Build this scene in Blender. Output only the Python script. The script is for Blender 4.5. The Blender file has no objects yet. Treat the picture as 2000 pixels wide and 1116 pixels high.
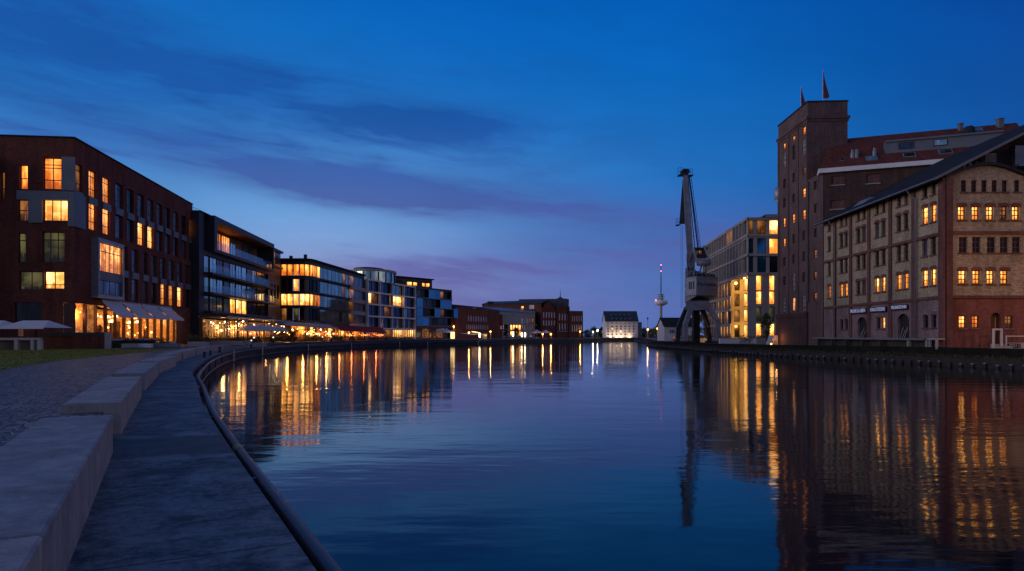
import bpy, math, random
from mathutils import Vector, Matrix
random.seed(7)
R = math.radians
C = bpy.context.scene.collection
S = bpy.context.scene
# ---- photograph geometry: eye 2.9 m above the water, looking along +Y, 24 mm lens, vertical shift
F, CX, HY, ZC = 1333.33, 1000.0, 655.0, 2.9
def GX(px, Y): return (px - CX) * Y / F
def GZ(py, Y): return ZC + (HY - py) * Y / F

# ------------------------------------------------------------------ mesh builder
class MB:
    def __init__(s): s.v = []; s.f = []; s.m = []; s.uv = []; s.smooth = []
    def face(s, pts, m=0, uv=None, sm=False):
        b = len(s.v); s.v += [Vector(p) for p in pts]
        s.f.append(tuple(range(b, b + len(pts)))); s.m.append(m); s.uv.append(uv); s.smooth.append(sm)
    def hexa(s, p, m=0):               # p: 8 points, bottom ring 0-3, top ring 4-7
        for q in ((3,2,1,0),(4,5,6,7),(0,1,5,4),(1,2,6,5),(2,3,7,6),(3,0,4,7)):
            s.face([p[i] for i in q], m)
    def box(s, x0, x1, y0, y1, z0, z1, m=0):
        s.hexa([(x0,y0,z0),(x1,y0,z0),(x1,y1,z0),(x0,y1,z0),(x0,y0,z1),(x1,y0,z1),(x1,y1,z1),(x0,y1,z1)], m)
    def prism(s, poly, z0, z1, m=0, cap=True, mt=None):
        n = len(poly)
        for i in range(n):
            a, b = poly[i], poly[(i+1) % n]
            s.face([(a[0],a[1],z0),(b[0],b[1],z0),(b[0],b[1],z1),(a[0],a[1],z1)], m)
        if cap:
            s.face([(p[0],p[1],z1) for p in poly], m if mt is None else mt)
            s.face([(p[0],p[1],z0) for p in reversed(poly)], m)
    def bar(s, a, b, w, d, m=0, up=(0,0,1)):   # rectangular bar from a to b
        a, b = Vector(a), Vector(b); t = (b - a).normalized(); up = Vector(up)
        if abs(t.dot(up)) > .98: up = Vector((1,0,0))
        x = t.cross(up).normalized(); y = x.cross(t).normalized()
        x *= w/2; y *= d/2
        s.hexa([a-x-y, a+x-y, a+x+y, a-x+y, b-x-y, b+x-y, b+x+y, b-x+y], m)
    def tube(s, pts, r, n=8, m=0, cap=True):
        pts = [Vector(p) for p in pts]; N = len(pts)
        rr = r if isinstance(r, (list, tuple)) else [r]*N
        base = len(s.v); ref = None
        for i, p in enumerate(pts):
            t = (pts[min(i+1, N-1)] - pts[max(i-1, 0)]).normalized()
            if ref is None:
                ref = Vector((0,0,1)) if abs(t.z) < .9 else Vector((1,0,0))
            x = t.cross(ref).normalized(); y = x.cross(t).normalized()
            if abs(t.z) < .95: ref = y.copy() if abs(y.length) > .1 else ref
            for k in range(n):
                a = 2*math.pi*k/n
                s.v.append(p + (x*math.cos(a) + y*math.sin(a))*rr[i])
        for i in range(N-1):
            for k in range(n):
                k2 = (k+1) % n
                s.f.append((base+i*n+k, base+i*n+k2, base+(i+1)*n+k2, base+(i+1)*n+k)); s.m.append(m); s.uv.append(None); s.smooth.append(True)
        if cap:
            for o in (0, N-1):
                s.f.append(tuple(base+o*n+k for k in range(n))); s.m.append(m); s.uv.append(None); s.smooth.append(False)
    def lathe(s, prof, n=20, cx=0, cy=0, m=0, sx=1, sy=1):
        base = len(s.v)
        for r, z in prof:
            for k in range(n):
                a = 2*math.pi*k/n
                s.v.append(Vector((cx + r*sx*math.cos(a), cy + r*sy*math.sin(a), z)))
        for i in range(len(prof)-1):
            for k in range(n):
                k2 = (k+1) % n
                s.f.append((base+i*n+k, base+i*n+k2, base+(i+1)*n+k2, base+(i+1)*n+k)); s.m.append(m); s.uv.append(None); s.smooth.append(n > 10)
        for o in (0, len(prof)-1):
            if prof[o][0] > 1e-4:
                s.f.append(tuple(base+o*n+k for k in range(n))); s.m.append(m); s.uv.append(None); s.smooth.append(False)
    def ball(s, c, r, m=0, n=10, k=6, sz=1):
        s.lathe([(r*math.sin(math.pi*i/k), c[2] + sz*r*-math.cos(math.pi*i/k)) for i in range(k+1)], n, c[0], c[1], m)
    def leaf(s, c, size, m=0):
        a = Vector((random.gauss(0,1), random.gauss(0,1), random.gauss(0,1))).normalized()
        b = a.orthogonal().normalized(); b.rotate(Matrix.Rotation(random.random()*6.28, 3, a))
        d = a.cross(b)*size*random.uniform(.6,1.2); b = b*size*random.uniform(.4,.8)
        c = Vector(c); s.face([c-d, c-b*.8, c+d, c+b*.8], m)
    def build(s, name, mats, parent=None, org=(0,0,0), loc=None):
        org = Vector(org)
        me = bpy.data.meshes.new(name)
        me.from_pydata([p - org for p in s.v], [], s.f)
        if not isinstance(mats, (list, tuple)): mats = [mats]
        for mm in mats: me.materials.append(mm)
        me.polygons.foreach_set('material_index', s.m)
        me.polygons.foreach_set('use_smooth', s.smooth)
        uvl = me.uv_layers.new(name='UVMap').data
        for i, poly in enumerate(me.polygons):
            q = s.uv[i]
            if q is None:
                nn = poly.normal
                if abs(nn.z) > .75:
                    q = [(s.v[j].x, s.v[j].y) for j in s.f[i]]
                else:
                    t = Vector((-nn.y, nn.x, 0)).normalized()
                    q = [(s.v[j].dot(t), s.v[j].z) for j in s.f[i]]
            for k, li in enumerate(poly.loop_indices): uvl[li].uv = q[k]
        me.update()
        o = bpy.data.objects.new(name, me); C.objects.link(o)
        if parent is not None: o.parent = parent
        else: o.location = org if loc is None else loc
        return o

def tag(o, label=None, cat=None, group=None, kind=None):
    if label: o['label'] = label
    if cat: o['category'] = cat
    if group: o['group'] = group
    if kind: o['kind'] = kind
    return o
def empty(name, label, cat, loc=(0,0,0), group=None, rz=0):
    o = bpy.data.objects.new(name, None); C.objects.link(o)
    o.location = loc; o.rotation_euler = (0,0,rz); o.empty_display_size = .5
    return tag(o, label, cat, group)
def copy_tree(o, parent=None):
    c = o.copy(); C.objects.link(c)
    if parent is not None: c.parent = parent
    for ch in list(o.children): copy_tree(ch, c)
    return c
def place(proto, used, loc, rz=0, label=None, group=None, scale=None):
    o = proto if not used[0] else copy_tree(proto)
    used[0] = True
    o.location = loc; o.rotation_euler = (0,0,rz)
    if scale is not None: o.scale = (scale,)*3 if not isinstance(scale, tuple) else scale
    if label: o['label'] = label
    if group: o['group'] = group
    return o
def point_light(name, loc, power, col, rad=.15, parent=None):
    l = bpy.data.lights.new(name, 'POINT'); l.energy = power; l.color = col; l.shadow_soft_size = rad
    o = bpy.data.objects.new(name, l); C.objects.link(o)
    if parent is not None: o.parent = parent; o.location = loc
    else: o.location = loc
    return o
def text_mesh(name, body, size, mat, parent, M, depth=.02, sx=1.0):
    cu = bpy.data.curves.new(name, 'FONT'); cu.body = body; cu.size = size; cu.extrude = depth
    cu.align_x = 'CENTER'; cu.align_y = 'CENTER'
    to = bpy.data.objects.new(name + '_curve', cu); C.objects.link(to)
    dg = bpy.context.evaluated_depsgraph_get(); dg.update()
    me = bpy.data.meshes.new_from_object(to.evaluated_get(dg))
    bpy.data.objects.remove(to)
    w = max(v.co.x for v in me.vertices) - min(v.co.x for v in me.vertices)
    k = (sx / w) if sx != 1.0 else 1.0
    me.transform(M @ Matrix.Diagonal((k, 1, 1, 1)))
    me.materials.clear(); me.materials.append(mat); me.name = name
    o = bpy.data.objects.new(name, me); C.objects.link(o); o.parent = parent
    return o

# ------------------------------------------------------------------ facade frame
class Fac:
    def __init__(s, p0, p1, ref=(0,0)):
        s.o = Vector((p0[0], p0[1])); e = Vector((p1[0], p1[1])) - s.o
        s.L = e.length; s.d = e / s.L
        n = Vector((-s.d.y, s.d.x))
        if n.dot(Vector(ref) - (s.o + e/2)) < 0: n = -n
        s.n = n
    def pt(s, u, v, z):
        p = s.o + s.d*u + s.n*v
        return Vector((p.x, p.y, z))
    def u(s, px, v=0):
        k = (px - CX)/F; o = s.o + s.n*v
        return (k*o.y - o.x)/(s.d.x - k*s.d.y)
    def z(s, px, py, v=0):
        u = s.u(px, v); return GZ(py, (s.o + s.d*u + s.n*v).y)
    def box(s, mb, u0, u1, v0, v1, z0, z1, m=0):
        p = [s.pt(u0,v0,z0), s.pt(u1,v0,z0), s.pt(u1,v1,z0), s.pt(u0,v1,z0), s.pt(u0,v0,z1), s.pt(u1,v0,z1), s.pt(u1,v1,z1), s.pt(u0,v1,z1)]
        mb.hexa(p, m)
    def quad(s, mb, u0, u1, z0, z1, v=0, m=0, uv=None):
        mb.face([s.pt(u0,v,z0), s.pt(u1,v,z0), s.pt(u1,v,z1), s.pt(u0,v,z1)], m, uv)
    def rect(s, x0, x1, y0, y1):       # photo rectangle -> (u0,u1,z0,z1)
        xm = (x0+x1)/2
        a, b = sorted((s.u(x0), s.u(x1))); z0, z1 = sorted((s.z(xm, y0), s.z(xm, y1)))
        return (a, b, z0, z1)
    def span(s, x0, x1, z0, z1):
        a, b = sorted((s.u(x0), s.u(x1))); return (a, b, z0, z1)

def wall_grid(mb, fac, u0, u1, z0, z1, holes, rev=.25, m=0, mr=None):
    mr = m if mr is None else mr
    us = sorted({u0, u1, *[min(max(h[i],u0),u1) for h in holes for i in (0,1)]})
    zs = sorted({z0, z1, *[min(max(h[i],z0),z1) for h in holes for i in (2,3)]})
    for j in range(len(zs)-1):
        zm = (zs[j]+zs[j+1])/2
        if zs[j+1]-zs[j] < 1e-5: continue
        run = None
        for i in range(len(us)-1):
            if us[i+1]-us[i] < 1e-6: continue
            um = (us[i]+us[i+1])/2
            hole = any(h[0] < um < h[1] and h[2] < zm < h[3] for h in holes)
            if not hole:
                run = [us[i], us[i+1]] if run is None else [run[0], us[i+1]]
            if (hole or i == len(us)-2) and run is not None:
                fac.quad(mb, run[0], run[1], zs[j], zs[j+1], 0, m); run = None
        if run is not None: fac.quad(mb, run[0], run[1], zs[j], zs[j+1], 0, m)
    for (a,b,c,d) in holes:
        for q in (((a,0,c),(b,0,c),(b,-rev,c),(a,-rev,c)), ((a,0,d),(b,0,d),(b,-rev,d),(a,-rev,d)),
                  ((a,0,c),(a,0,d),(a,-rev,d),(a,-rev,c)), ((b,0,c),(b,0,d),(b,-rev,d),(b,-rev,c))):
            mb.face([fac.pt(*p) for p in q], mr)

def window(fac, hole, mf, mp, parent, org, cols=2, rows=(.72,), rev=.25, bar=.07, sill=None, lintel=None, name='window', arch=0, mull=None):
    a,b,c,d = hole; mb = MB(); v0, v1 = -rev+.02, -rev+.08
    mull = bar if mull is None else mull
    fac.box(mb, a, a+bar, v0, v1, c, d); fac.box(mb, b-bar, b, v0, v1, c, d)
    fac.box(mb, a+bar, b-bar, v0, v1, c, c+bar); fac.box(mb, a+bar, b-bar, v0, v1, d-bar, d)
    for i in range(1, cols):
        u = a + (b-a)*i/cols; fac.box(mb, u-mull/2, u+mull/2, v0, v1-.01, c+bar, d-bar)
    for r in rows:
        z = c + (d-c)*r; fac.box(mb, a+bar, b-bar, v0, v1-.016, z-mull/2, z+mull/2)
    w = mb.build(name, mf, parent, org)
    pb = MB(); fac.quad(pb, a+bar*.5, b-bar*.5, c+bar*.5, d-bar*.5, -rev+.045, 0, [(0,0),(1,0),(1,1),(0,1)])
    pb.build('pane', mp, w, org)
    if sill is not None:
        sb = MB(); fac.box(sb, a-.12, b+.12, -.05, .12, c-.16, c-.01); sb.build('sill', sill, w, org)
    if lintel is not None:
        lb = MB(); n = 6; h = arch; t = .28
        for i in range(n):
            t0, t1 = i/n, (i+1)/n
            za = d + h*(1-(2*t0-1)**2)-h*.5 ; zb2 = d + h*(1-(2*t1-1)**2)-h*.5
            ua, ub = a-.14+(b-a+.28)*t0, a-.14+(b-a+.28)*t1
            p = [fac.pt(ua,-.1,za-.06), fac.pt(ub,-.1,zb2-.06), fac.pt(ub,.05,zb2-.06), fac.pt(ua,.05,za-.06),
                 fac.pt(ua,-.1,za+t), fac.pt(ub,-.1,zb2+t), fac.pt(ub,.05,zb2+t), fac.pt(ua,.05,za+t)]
            lb.hexa(p)
        lb.build('lintel', lintel, w, org)
    return w

# ------------------------------------------------------------------ node helpers & materials
class NT:
    def __init__(s, tree): s.t = tree; s.n = tree.nodes; s.l = tree.links
    def new(s, typ, **kw):
        n = s.n.new(typ)
        for k, v in kw.items(): setattr(n, k, v)
        return n
    def put(s, sock, v):
        if hasattr(v, 'is_linked'): s.l.new(v, sock)
        elif isinstance(v, (tuple, list)) and len(v) == 3 and sock.type == 'RGBA': sock.default_value = (*v, 1)
        else: sock.default_value = v
    def m(s, op, a, b=0.0, c=None, clamp=False):
        n = s.new('ShaderNodeMath', operation=op, use_clamp=clamp)
        s.put(n.inputs[0], a); s.put(n.inputs[1], b)
        if c is not None: s.put(n.inputs[2], c)
        return n.outputs[0]
    def vm(s, op, a, b):
        n = s.new('ShaderNodeVectorMath', operation=op); s.put(n.inputs[0], a); s.put(n.inputs[1], b); return n.outputs[0]
    def mix(s, f, a, b, blend='MIX'):
        n = s.new('ShaderNodeMix', data_type='RGBA', blend_type=blend)
        s.put(n.inputs[0], f); s.put(n.inputs[6], a); s.put(n.inputs[7], b); return n.outputs[2]
    def noise(s, vec, scale, detail=3, rough=.55, out=0, dist=0.0):
        n = s.new('ShaderNodeTexNoise'); s.l.new(vec, n.inputs['Vector'])
        n.inputs['Scale'].default_value = scale; n.inputs['Detail'].default_value = detail; n.inputs['Roughness'].default_value = rough
        n.inputs['Distortion'].default_value = dist
        return n.outputs[out]
    def mapping(s, vec, scale=(1,1,1), loc=(0,0,0), rot=(0,0,0)):
        n = s.new('ShaderNodeMapping'); s.l.new(vec, n.inputs[0])
        n.inputs['Scale'].default_value = scale; n.inputs['Location'].default_value = loc; n.inputs['Rotation'].default_value = rot
        return n.outputs[0]
    def smooth(s, x, a, b):
        n = s.new('ShaderNodeMapRange', interpolation_type='SMOOTHSTEP'); s.put(n.inputs[0], x)
        n.inputs[1].default_value = a; n.inputs[2].default_value = b; return n.outputs[0]
    def comb(s, x, y, z=0.0):
        n = s.new('ShaderNodeCombineXYZ'); s.put(n.inputs[0], x); s.put(n.inputs[1], y); s.put(n.inputs[2], z); return n.outputs[0]
    def sep(s, v):
        n = s.new('ShaderNodeSeparateXYZ'); s.l.new(v, n.inputs[0]); return n.outputs
    def bump(s, h, strength=.3, dist=.02):
        n = s.new('ShaderNodeBump'); s.l.new(h, n.inputs['Height']); n.inputs['Strength'].default_value = strength; n.inputs['Distance'].default_value = dist
        return n.outputs[0]
def newmat(name):
    m = bpy.data.materials.new(name); m.use_nodes = True
    nt = NT(m.node_tree); b = m.node_tree.nodes['Principled BSDF']
    return m, nt, b
def plain(name, col, rough=.7, var=.25, scale=1.5, metal=0.0, bump=0.0, fine=12.0, spec=.4):
    m, nt, b = newmat(name)
    tc = nt.new('ShaderNodeTexCoord'); vec = tc.outputs['Object']
    n1 = nt.noise(vec, scale, 5, .6); n2 = nt.noise(vec, fine, 3, .6)
    f = nt.m('ADD', nt.m('MULTIPLY', n1, .7), nt.m('MULTIPLY', n2, .3))
    f = nt.smooth(f, .3, .7)
    lo = tuple(c*(1-var) for c in col); hi = tuple(min(1, c*(1+var)) for c in col)
    nt.l.new(nt.mix(f, lo, hi), b.inputs['Base Color'])
    b.inputs['Roughness'].default_value = rough; b.inputs['Metallic'].default_value = metal
    b.inputs['Specular IOR Level'].default_value = spec
    if bump: nt.l.new(nt.bump(n2, bump, .02), b.inputs['Normal'])
    return m
def brick(name, c1, c2, mortar, w=.25, h=.08, ms=.012, dirt=.45, rough=.85):
    m, nt, b = newmat(name)
    uv = nt.new('ShaderNodeTexCoord').outputs['UV']
    bt = nt.new('ShaderNodeTexBrick'); nt.l.new(uv, bt.inputs['Vector'])
    bt.inputs['Scale'].default_value = 1; bt.inputs['Brick Width'].default_value = w; bt.inputs['Row Height'].default_value = h
    bt.inputs['Mortar Size'].default_value = ms; bt.inputs['Bias'].default_value = -.1
    bt.inputs['Color1'].default_value = (*c1,1); bt.inputs['Color2'].default_value = (*c2,1); bt.inputs['Mortar'].default_value = (*mortar,1)
    n = nt.noise(uv, .35, 6, .65); n2 = nt.noise(nt.mapping(uv, (3,.25,1)), .5, 4, .6); n3 = nt.noise(uv, 3.2, 2, .6)
    d = nt.m('MULTIPLY', nt.m('ADD', n, n2), .5)
    d = nt.smooth(nt.m('ADD', nt.m('MULTIPLY', d, .75), nt.m('MULTIPLY', n3, .25)), .35, .65)
    k = nt.m('ADD', 1-dirt, nt.m('MULTIPLY', d, dirt*1.5))
    col = nt.mix(1.0, bt.outputs['Color'], nt.comb(k, k, k), 'MULTIPLY')
    nt.l.new(col, b.inputs['Base Color']); b.inputs['Roughness'].default_value = rough; b.inputs['Specular IOR Level'].default_value = .2
    nt.l.new(nt.bump(bt.outputs['Fac'], -.25, .02), b.inputs['Normal'])
    return m
def lit(name, c_lo, c_hi, strength, furn=.35, stripes=0.0):
    """a lit room seen through a pane: lamp, wall, furniture, curtain"""
    m, nt, b = newmat(name)
    uv = nt.new('ShaderNodeTexCoord').outputs['UV']; rnd = nt.new('ShaderNodeObjectInfo').outputs['Random']
    x, y, _ = nt.sep(uv)
    off = nt.m('MULTIPLY', rnd, 37.0)
    v = nt.comb(nt.m('ADD', nt.m('MULTIPLY', x, 1.6), off), nt.m('MULTIPLY', y, 2.2), off)
    n = nt.noise(v, 2.2, 4, .6)
    n1 = nt.noise(nt.comb(nt.m('ADD', nt.m('MULTIPLY', x, 5.0), off), off, 3.0), 1.3, 2, .5)
    hgt = nt.m('SUBTRACT', nt.m('MULTIPLY', nt.smooth(n1, .3, .7), .42), .04)
    f_m = nt.smooth(nt.m('SUBTRACT', y, hgt), -.03, .03)             # 0 in furniture
    lampx = nt.m('FRACT', nt.m('MULTIPLY', rnd, 7.3))
    dx = nt.m('SUBTRACT', x, lampx); dy = nt.m('SUBTRACT', y, .8)
    r2 = nt.m('ADD', nt.m('MULTIPLY', dx, dx), nt.m('MULTIPLY', dy, dy))
    glow = nt.m('POWER', 2.718, nt.m('MULTIPLY', r2, -7.0))
    bk = nt.new('ShaderNodeTexBrick'); nt.l.new(nt.comb(nt.m('ADD', x, off), nt.m('ADD', y, off)), bk.inputs['Vector']); bk.offset = .37
    for k_, v_ in (('Scale',1),('Mortar Size',0),('Brick Width',.43),('Row Height',.31),('Bias',.1)): bk.inputs[k_].default_value = v_
    bk.inputs['Color1'].default_value = (1,1,1,1); bk.inputs['Color2'].default_value = (.45,.45,.45,1)
    blk = nt.sep(bk.outputs['Color'])[0]
    br = nt.m('ADD', nt.m('MULTIPLY', nt.m('MULTIPLY', nt.m('ADD', .45, nt.m('MULTIPLY', nt.smooth(n, .2, .8), .5)), blk), .95), nt.m('MULTIPLY', glow, .7))
    if stripes:
        w = nt.m('SINE', nt.m('ADD', nt.m('MULTIPLY', x, 26.0), nt.m('MULTIPLY', n, 9.0)))
        br = nt.m('MULTIPLY', br, nt.m('ADD', 1-stripes*.5, nt.m('MULTIPLY', w, stripes*.5)))
    br = nt.m('MULTIPLY', br, nt.m('ADD', 1-furn*1.6 if furn < .6 else .05, nt.m('MULTIPLY', f_m, furn*1.6 if furn < .6 else .95)))
    br = nt.m('MULTIPLY', br, nt.m('ADD', .65, nt.m('MULTIPLY', nt.m('FRACT', nt.m('MULTIPLY', rnd, 3.7)), .7)))
    col = nt.mix(nt.smooth(br, .2, 1.0), c_lo, c_hi)
    nt.l.new(col, b.inputs['Emission Color'])
    nt.l.new(nt.m('MULTIPLY', nt.m('ADD', br, .18), strength), b.inputs['Emission Strength'])
    b.inputs['Base Color'].default_value = (.01,.01,.01,1); b.inputs['Roughness'].default_value = .06
    return m
def bustle(name, c_lo, c_hi, strength, scale=(2.2,1.6)):
    """a busy lit dining room behind glass: lamps, shelves and dark furniture"""
    m, nt, b = newmat(name)
    uv = nt.new('ShaderNodeTexCoord').outputs['UV']; x, y, _ = nt.sep(uv)
    v = nt.comb(nt.m('MULTIPLY', x, scale[0]), nt.m('MULTIPLY', y, scale[1]))
    n = nt.noise(v, 1.0, 4, .7); n2 = nt.noise(v, 2.6, 2, .5)
    vo = nt.new('ShaderNodeTexVoronoi'); nt.l.new(v, vo.inputs['Vector']); vo.inputs['Scale'].default_value = 1.5
    spot = nt.smooth(vo.outputs['Distance'], .22, .06)
    pick = nt.m('GREATER_THAN', nt.sep(vo.outputs['Color'])[0], .55)
    spot = nt.m('MULTIPLY', spot, pick)
    br = nt.m('ADD', nt.m('POWER', nt.smooth(n, .28, .8), 1.4), nt.m('MULTIPLY', spot, 1.6))
    br = nt.m('MULTIPLY', br, nt.smooth(n2, .28, .55))
    nt.l.new(nt.mix(nt.smooth(br, .1, 1.1), c_lo, c_hi), b.inputs['Emission Color'])
    nt.l.new(nt.m('MULTIPLY', nt.m('ADD', br, .05), strength), b.inputs['Emission Strength'])
    b.inputs['Base Color'].default_value = (.02,.015,.01,1); b.inputs['Roughness'].default_value = .2
    return m
def glassmat(name, col, metal=.85, rough=.06, curtain=.4):
    m, nt, b = newmat(name)
    uv = nt.new('ShaderNodeTexCoord').outputs['UV']; rnd = nt.new('ShaderNodeObjectInfo').outputs['Random']
    x, y, _ = nt.sep(uv)
    off = nt.m('MULTIPLY', rnd, 23.0)
    n = nt.noise(nt.comb(nt.m('ADD', nt.m('MULTIPLY', x, 6.0), off), nt.m('MULTIPLY', y, .5), off), 1.0, 3, .6)
    k = nt.m('ADD', 1-curtain, nt.m('MULTIPLY', nt.smooth(n, .35, .65), curtain*1.3))
    k = nt.m('MULTIPLY', k, nt.m('ADD', .7, nt.m('MULTIPLY', rnd, .5)))
    nt.l.new(nt.mix(1.0, col, nt.comb(k, k, k), 'MULTIPLY'), b.inputs['Base Color'])
    b.inputs['Metallic'].default_value = metal; b.inputs['Roughness'].default_value = rough
    return m
def emit(name, col, strength):
    m, nt, b = newmat(name)
    b.inputs['Base Color'].default_value = (.1,.1,.1,1)
    b.inputs['Emission Color'].default_value = (*col,1); b.inputs['Emission Strength'].default_value = strength
    return m

M = {}
M['brick_red'] = brick('dark red brick', (.24,.06,.035), (.15,.036,.024), (.11,.055,.04))
M['brick_far'] = brick('weathered red brick', (.24,.07,.045), (.16,.045,.03), (.12,.07,.055))
M['brick_mill'] = brick('brown mill brick', (.19,.105,.09), (.13,.07,.065), (.13,.10,.09))
M['brick_dark'] = brick('dark mill brick', (.12,.06,.05), (.07,.04,.036), (.08,.06,.05))  # darker brick: mill front, tower plinth and arches, upper warehouse gable
M['brick_yellow'] = brick('yellow clinker brick', (.52,.41,.26), (.28,.205,.125), (.31,.26,.2), w=.3, h=.1, ms=.014, dirt=.35)
M['brick_pink'] = brick('pinkish red brick', (.30,.19,.19), (.22,.13,.13), (.25,.19,.19))
M['brick_trim'] = brick('red brick trim', (.21,.085,.07), (.15,.06,.05), (.15,.09,.08))
M['brick_quay'] = brick('red quay brick', (.3,.09,.06), (.21,.06,.045), (.18,.11,.09))
M['concrete'] = plain('pale cast concrete', (.37,.34,.32), .8, .18, .8, bump=.25, fine=18)
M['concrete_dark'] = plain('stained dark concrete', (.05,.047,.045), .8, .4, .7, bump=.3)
M['white_render'] = plain('white render', (.78,.74,.72), .8, .1, .5)
M['grey_panel'] = plain('grey metal panel', (.17,.18,.19), .5, .15, .6, .2)
M['dark_panel'] = plain('dark cladding', (.035,.035,.042), .5, .25, .6)
M['wood_soffit'] = plain('timber soffit', (.3,.13,.06), .6, .25, 2)
M['beige_stone'] = plain('beige stone cladding', (.37,.325,.295), .8, .14, .5)
M['frame_dark'] = plain('dark window frame', (.03,.028,.028), .5, .2, 3)
M['frame_brown'] = plain('brown window frame', (.09,.03,.02), .6, .2, 3)
M['frame_white'] = plain('white window frame', (.6,.58,.56), .6, .1, 3)
M['roof_dark'] = plain('dark roofing', (.035,.035,.04), .9, .3, .6, bump=.2, spec=.05)
M['roof_tile'] = brick('red roof tiles', (.22,.06,.04), (.15,.04,.03), (.07,.025,.02), w=.3, h=.32, ms=.03, dirt=.4)
M['roof_slate'] = plain('blue slate', (.04,.06,.07), .6, .3, .8)
M['zinc'] = plain('zinc sheet', (.24,.27,.29), .45, .15, .7, .3)
M['metal_dark'] = plain('dark painted steel', (.045,.045,.05), .5, .25, 2, .2)
M['steel'] = plain('galvanised steel', (.33,.34,.36), .45, .2, 3, .5)
M['crane_grey'] = plain('weathered grey crane paint', (.27,.275,.30), .65, .28, .7, .1, bump=.15, fine=5)
M['crane_light'] = plain('lighter grey crane paint', (.36,.37,.41), .65, .2, .8, .1)
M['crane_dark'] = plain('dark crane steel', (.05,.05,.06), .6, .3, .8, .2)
M['canvas'] = plain('white canvas', (.66,.63,.62), .85, .08, .6)
M['canvas_beige'] = plain('beige canvas', (.5,.45,.42), .85, .12, .6)
M['canvas_red'] = plain('red canvas', (.36,.02,.03), .85, .15, .6)
M['bark'] = plain('bark', (.07,.05,.035), .9, .35, 4, bump=.4)
M['black'] = plain('black paint', (.012,.012,.014), .5, .2, 3)
M['paint_red'] = plain('red cloth', (.13,.045,.06), .8, .2, 3)
M['sign_blue'] = plain('dark blue sign board', (.012,.013,.03), .6, .2, 2)
M['lit_yellow'] = lit('lit room yellow', (1.0,.27,.025), (1.0,.46,.11), 3.0)
M['lit_warm'] = lit('lit room orange', (.9,.17,.012), (1.0,.33,.05), 1.8)
M['lit_pale'] = lit('lit room pale', (1.0,.34,.05), (1.0,.54,.18), 2.6)
M['lit_dim'] = lit('dim room', (.25,.07,.012), (.6,.22,.045), .4)
M['lit_green'] = lit('dim greenish room', (.08,.07,.02), (.28,.24,.07), .3)
M['lit_curtain'] = lit('lit curtains', (.9,.24,.03), (1.0,.42,.11), 1.6, .2, .7)
M['lit_beige'] = lit('softly lit office', (.5,.18,.035), (.9,.4,.1), .8, .4, .3)
M['bustle'] = bustle('busy restaurant', (.7,.14,.012), (1.0,.48,.11), 2.4, (1.5,1.7))
M['bustle_red'] = bustle('busy bar', (.8,.1,.01), (1.0,.4,.1), 1.2, (1.2,1.3))
M['bustle_dim'] = bustle('dim restaurant', (.5,.12,.015), (1.0,.5,.16), .6, (1.1,1.3))
M['glass_dark'] = glassmat('dark glass', (.12,.14,.17), .9, .07, .5)
M['glass_pale'] = glassmat('pale curtained glass', (.62,.56,.62), .35, .2, .3)
M['glass_sky'] = glassmat('sky reflecting glass', (.78,.98,.8), .85, .05, .45)
M['glass_mid'] = glassmat('grey curtain glass', (.3,.3,.36), .7, .15, .65)
M['glass_blue'] = glassmat('blue balcony glass', (.09,.36,.55), .85, .08, .2)
M['balcony_glass'] = glassmat('clear balcony glass', (.3,.6,.75), .5, .05, .1); M['balcony_glass'].node_tree.nodes['Principled BSDF'].inputs['Alpha'].default_value = .38
M['glass_black'] = glassmat('black glass', (.03,.03,.035), .6, .12, .4)
M['bulb_warm'] = emit('warm bulb', (1.0,.45,.1), 9)
M['bulb_orange'] = emit('sodium bulb', (1.0,.36,.05), 11)
M['bulb_white'] = emit('white bulb', (1.0,.82,.55), 22)
M['bulb_red'] = emit('red amber bulb', (1.0,.2,.04), 8)
M['lamp_soft'] = emit('lamp shade glow', (1.0,.62,.25), 4)
M['beacon'] = emit('red beacon', (1.0,.12,.3), 6)
M['sign_letters'] = emit('pale emissive letters', (.5,.55,.9), .42)  # faint emission put into the sign letters so they read pale
M['column_glow'] = emit('backlit column', (1.0,.68,.28), 1.9)
# ================================================================== camera, render, sky
cam = bpy.data.cameras.new('camera'); camo = bpy.data.objects.new('camera', cam); C.objects.link(camo)
camo.location = (0,0,ZC); camo.rotation_euler = (R(90),0,0)
cam.sensor_width = 36; cam.lens = 24; cam.shift_y = (HY-558)/2000; cam.clip_start = .1; cam.clip_end = 9000
S.camera = camo
S.view_settings.view_transform = 'Standard'; S.view_settings.look = 'None'; S.view_settings.exposure = 0; S.view_settings.gamma = 1
S.render.engine = 'CYCLES'
try:
    S.cycles.use_denoising = True; S.cycles.max_bounces = 6; S.cycles.diffuse_bounces = 3; S.cycles.glossy_bounces = 4
    S.cycles.sample_clamp_indirect = 4; S.cycles.use_light_tree = True; S.cycles.caustics_reflective = False
except Exception: pass

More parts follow.
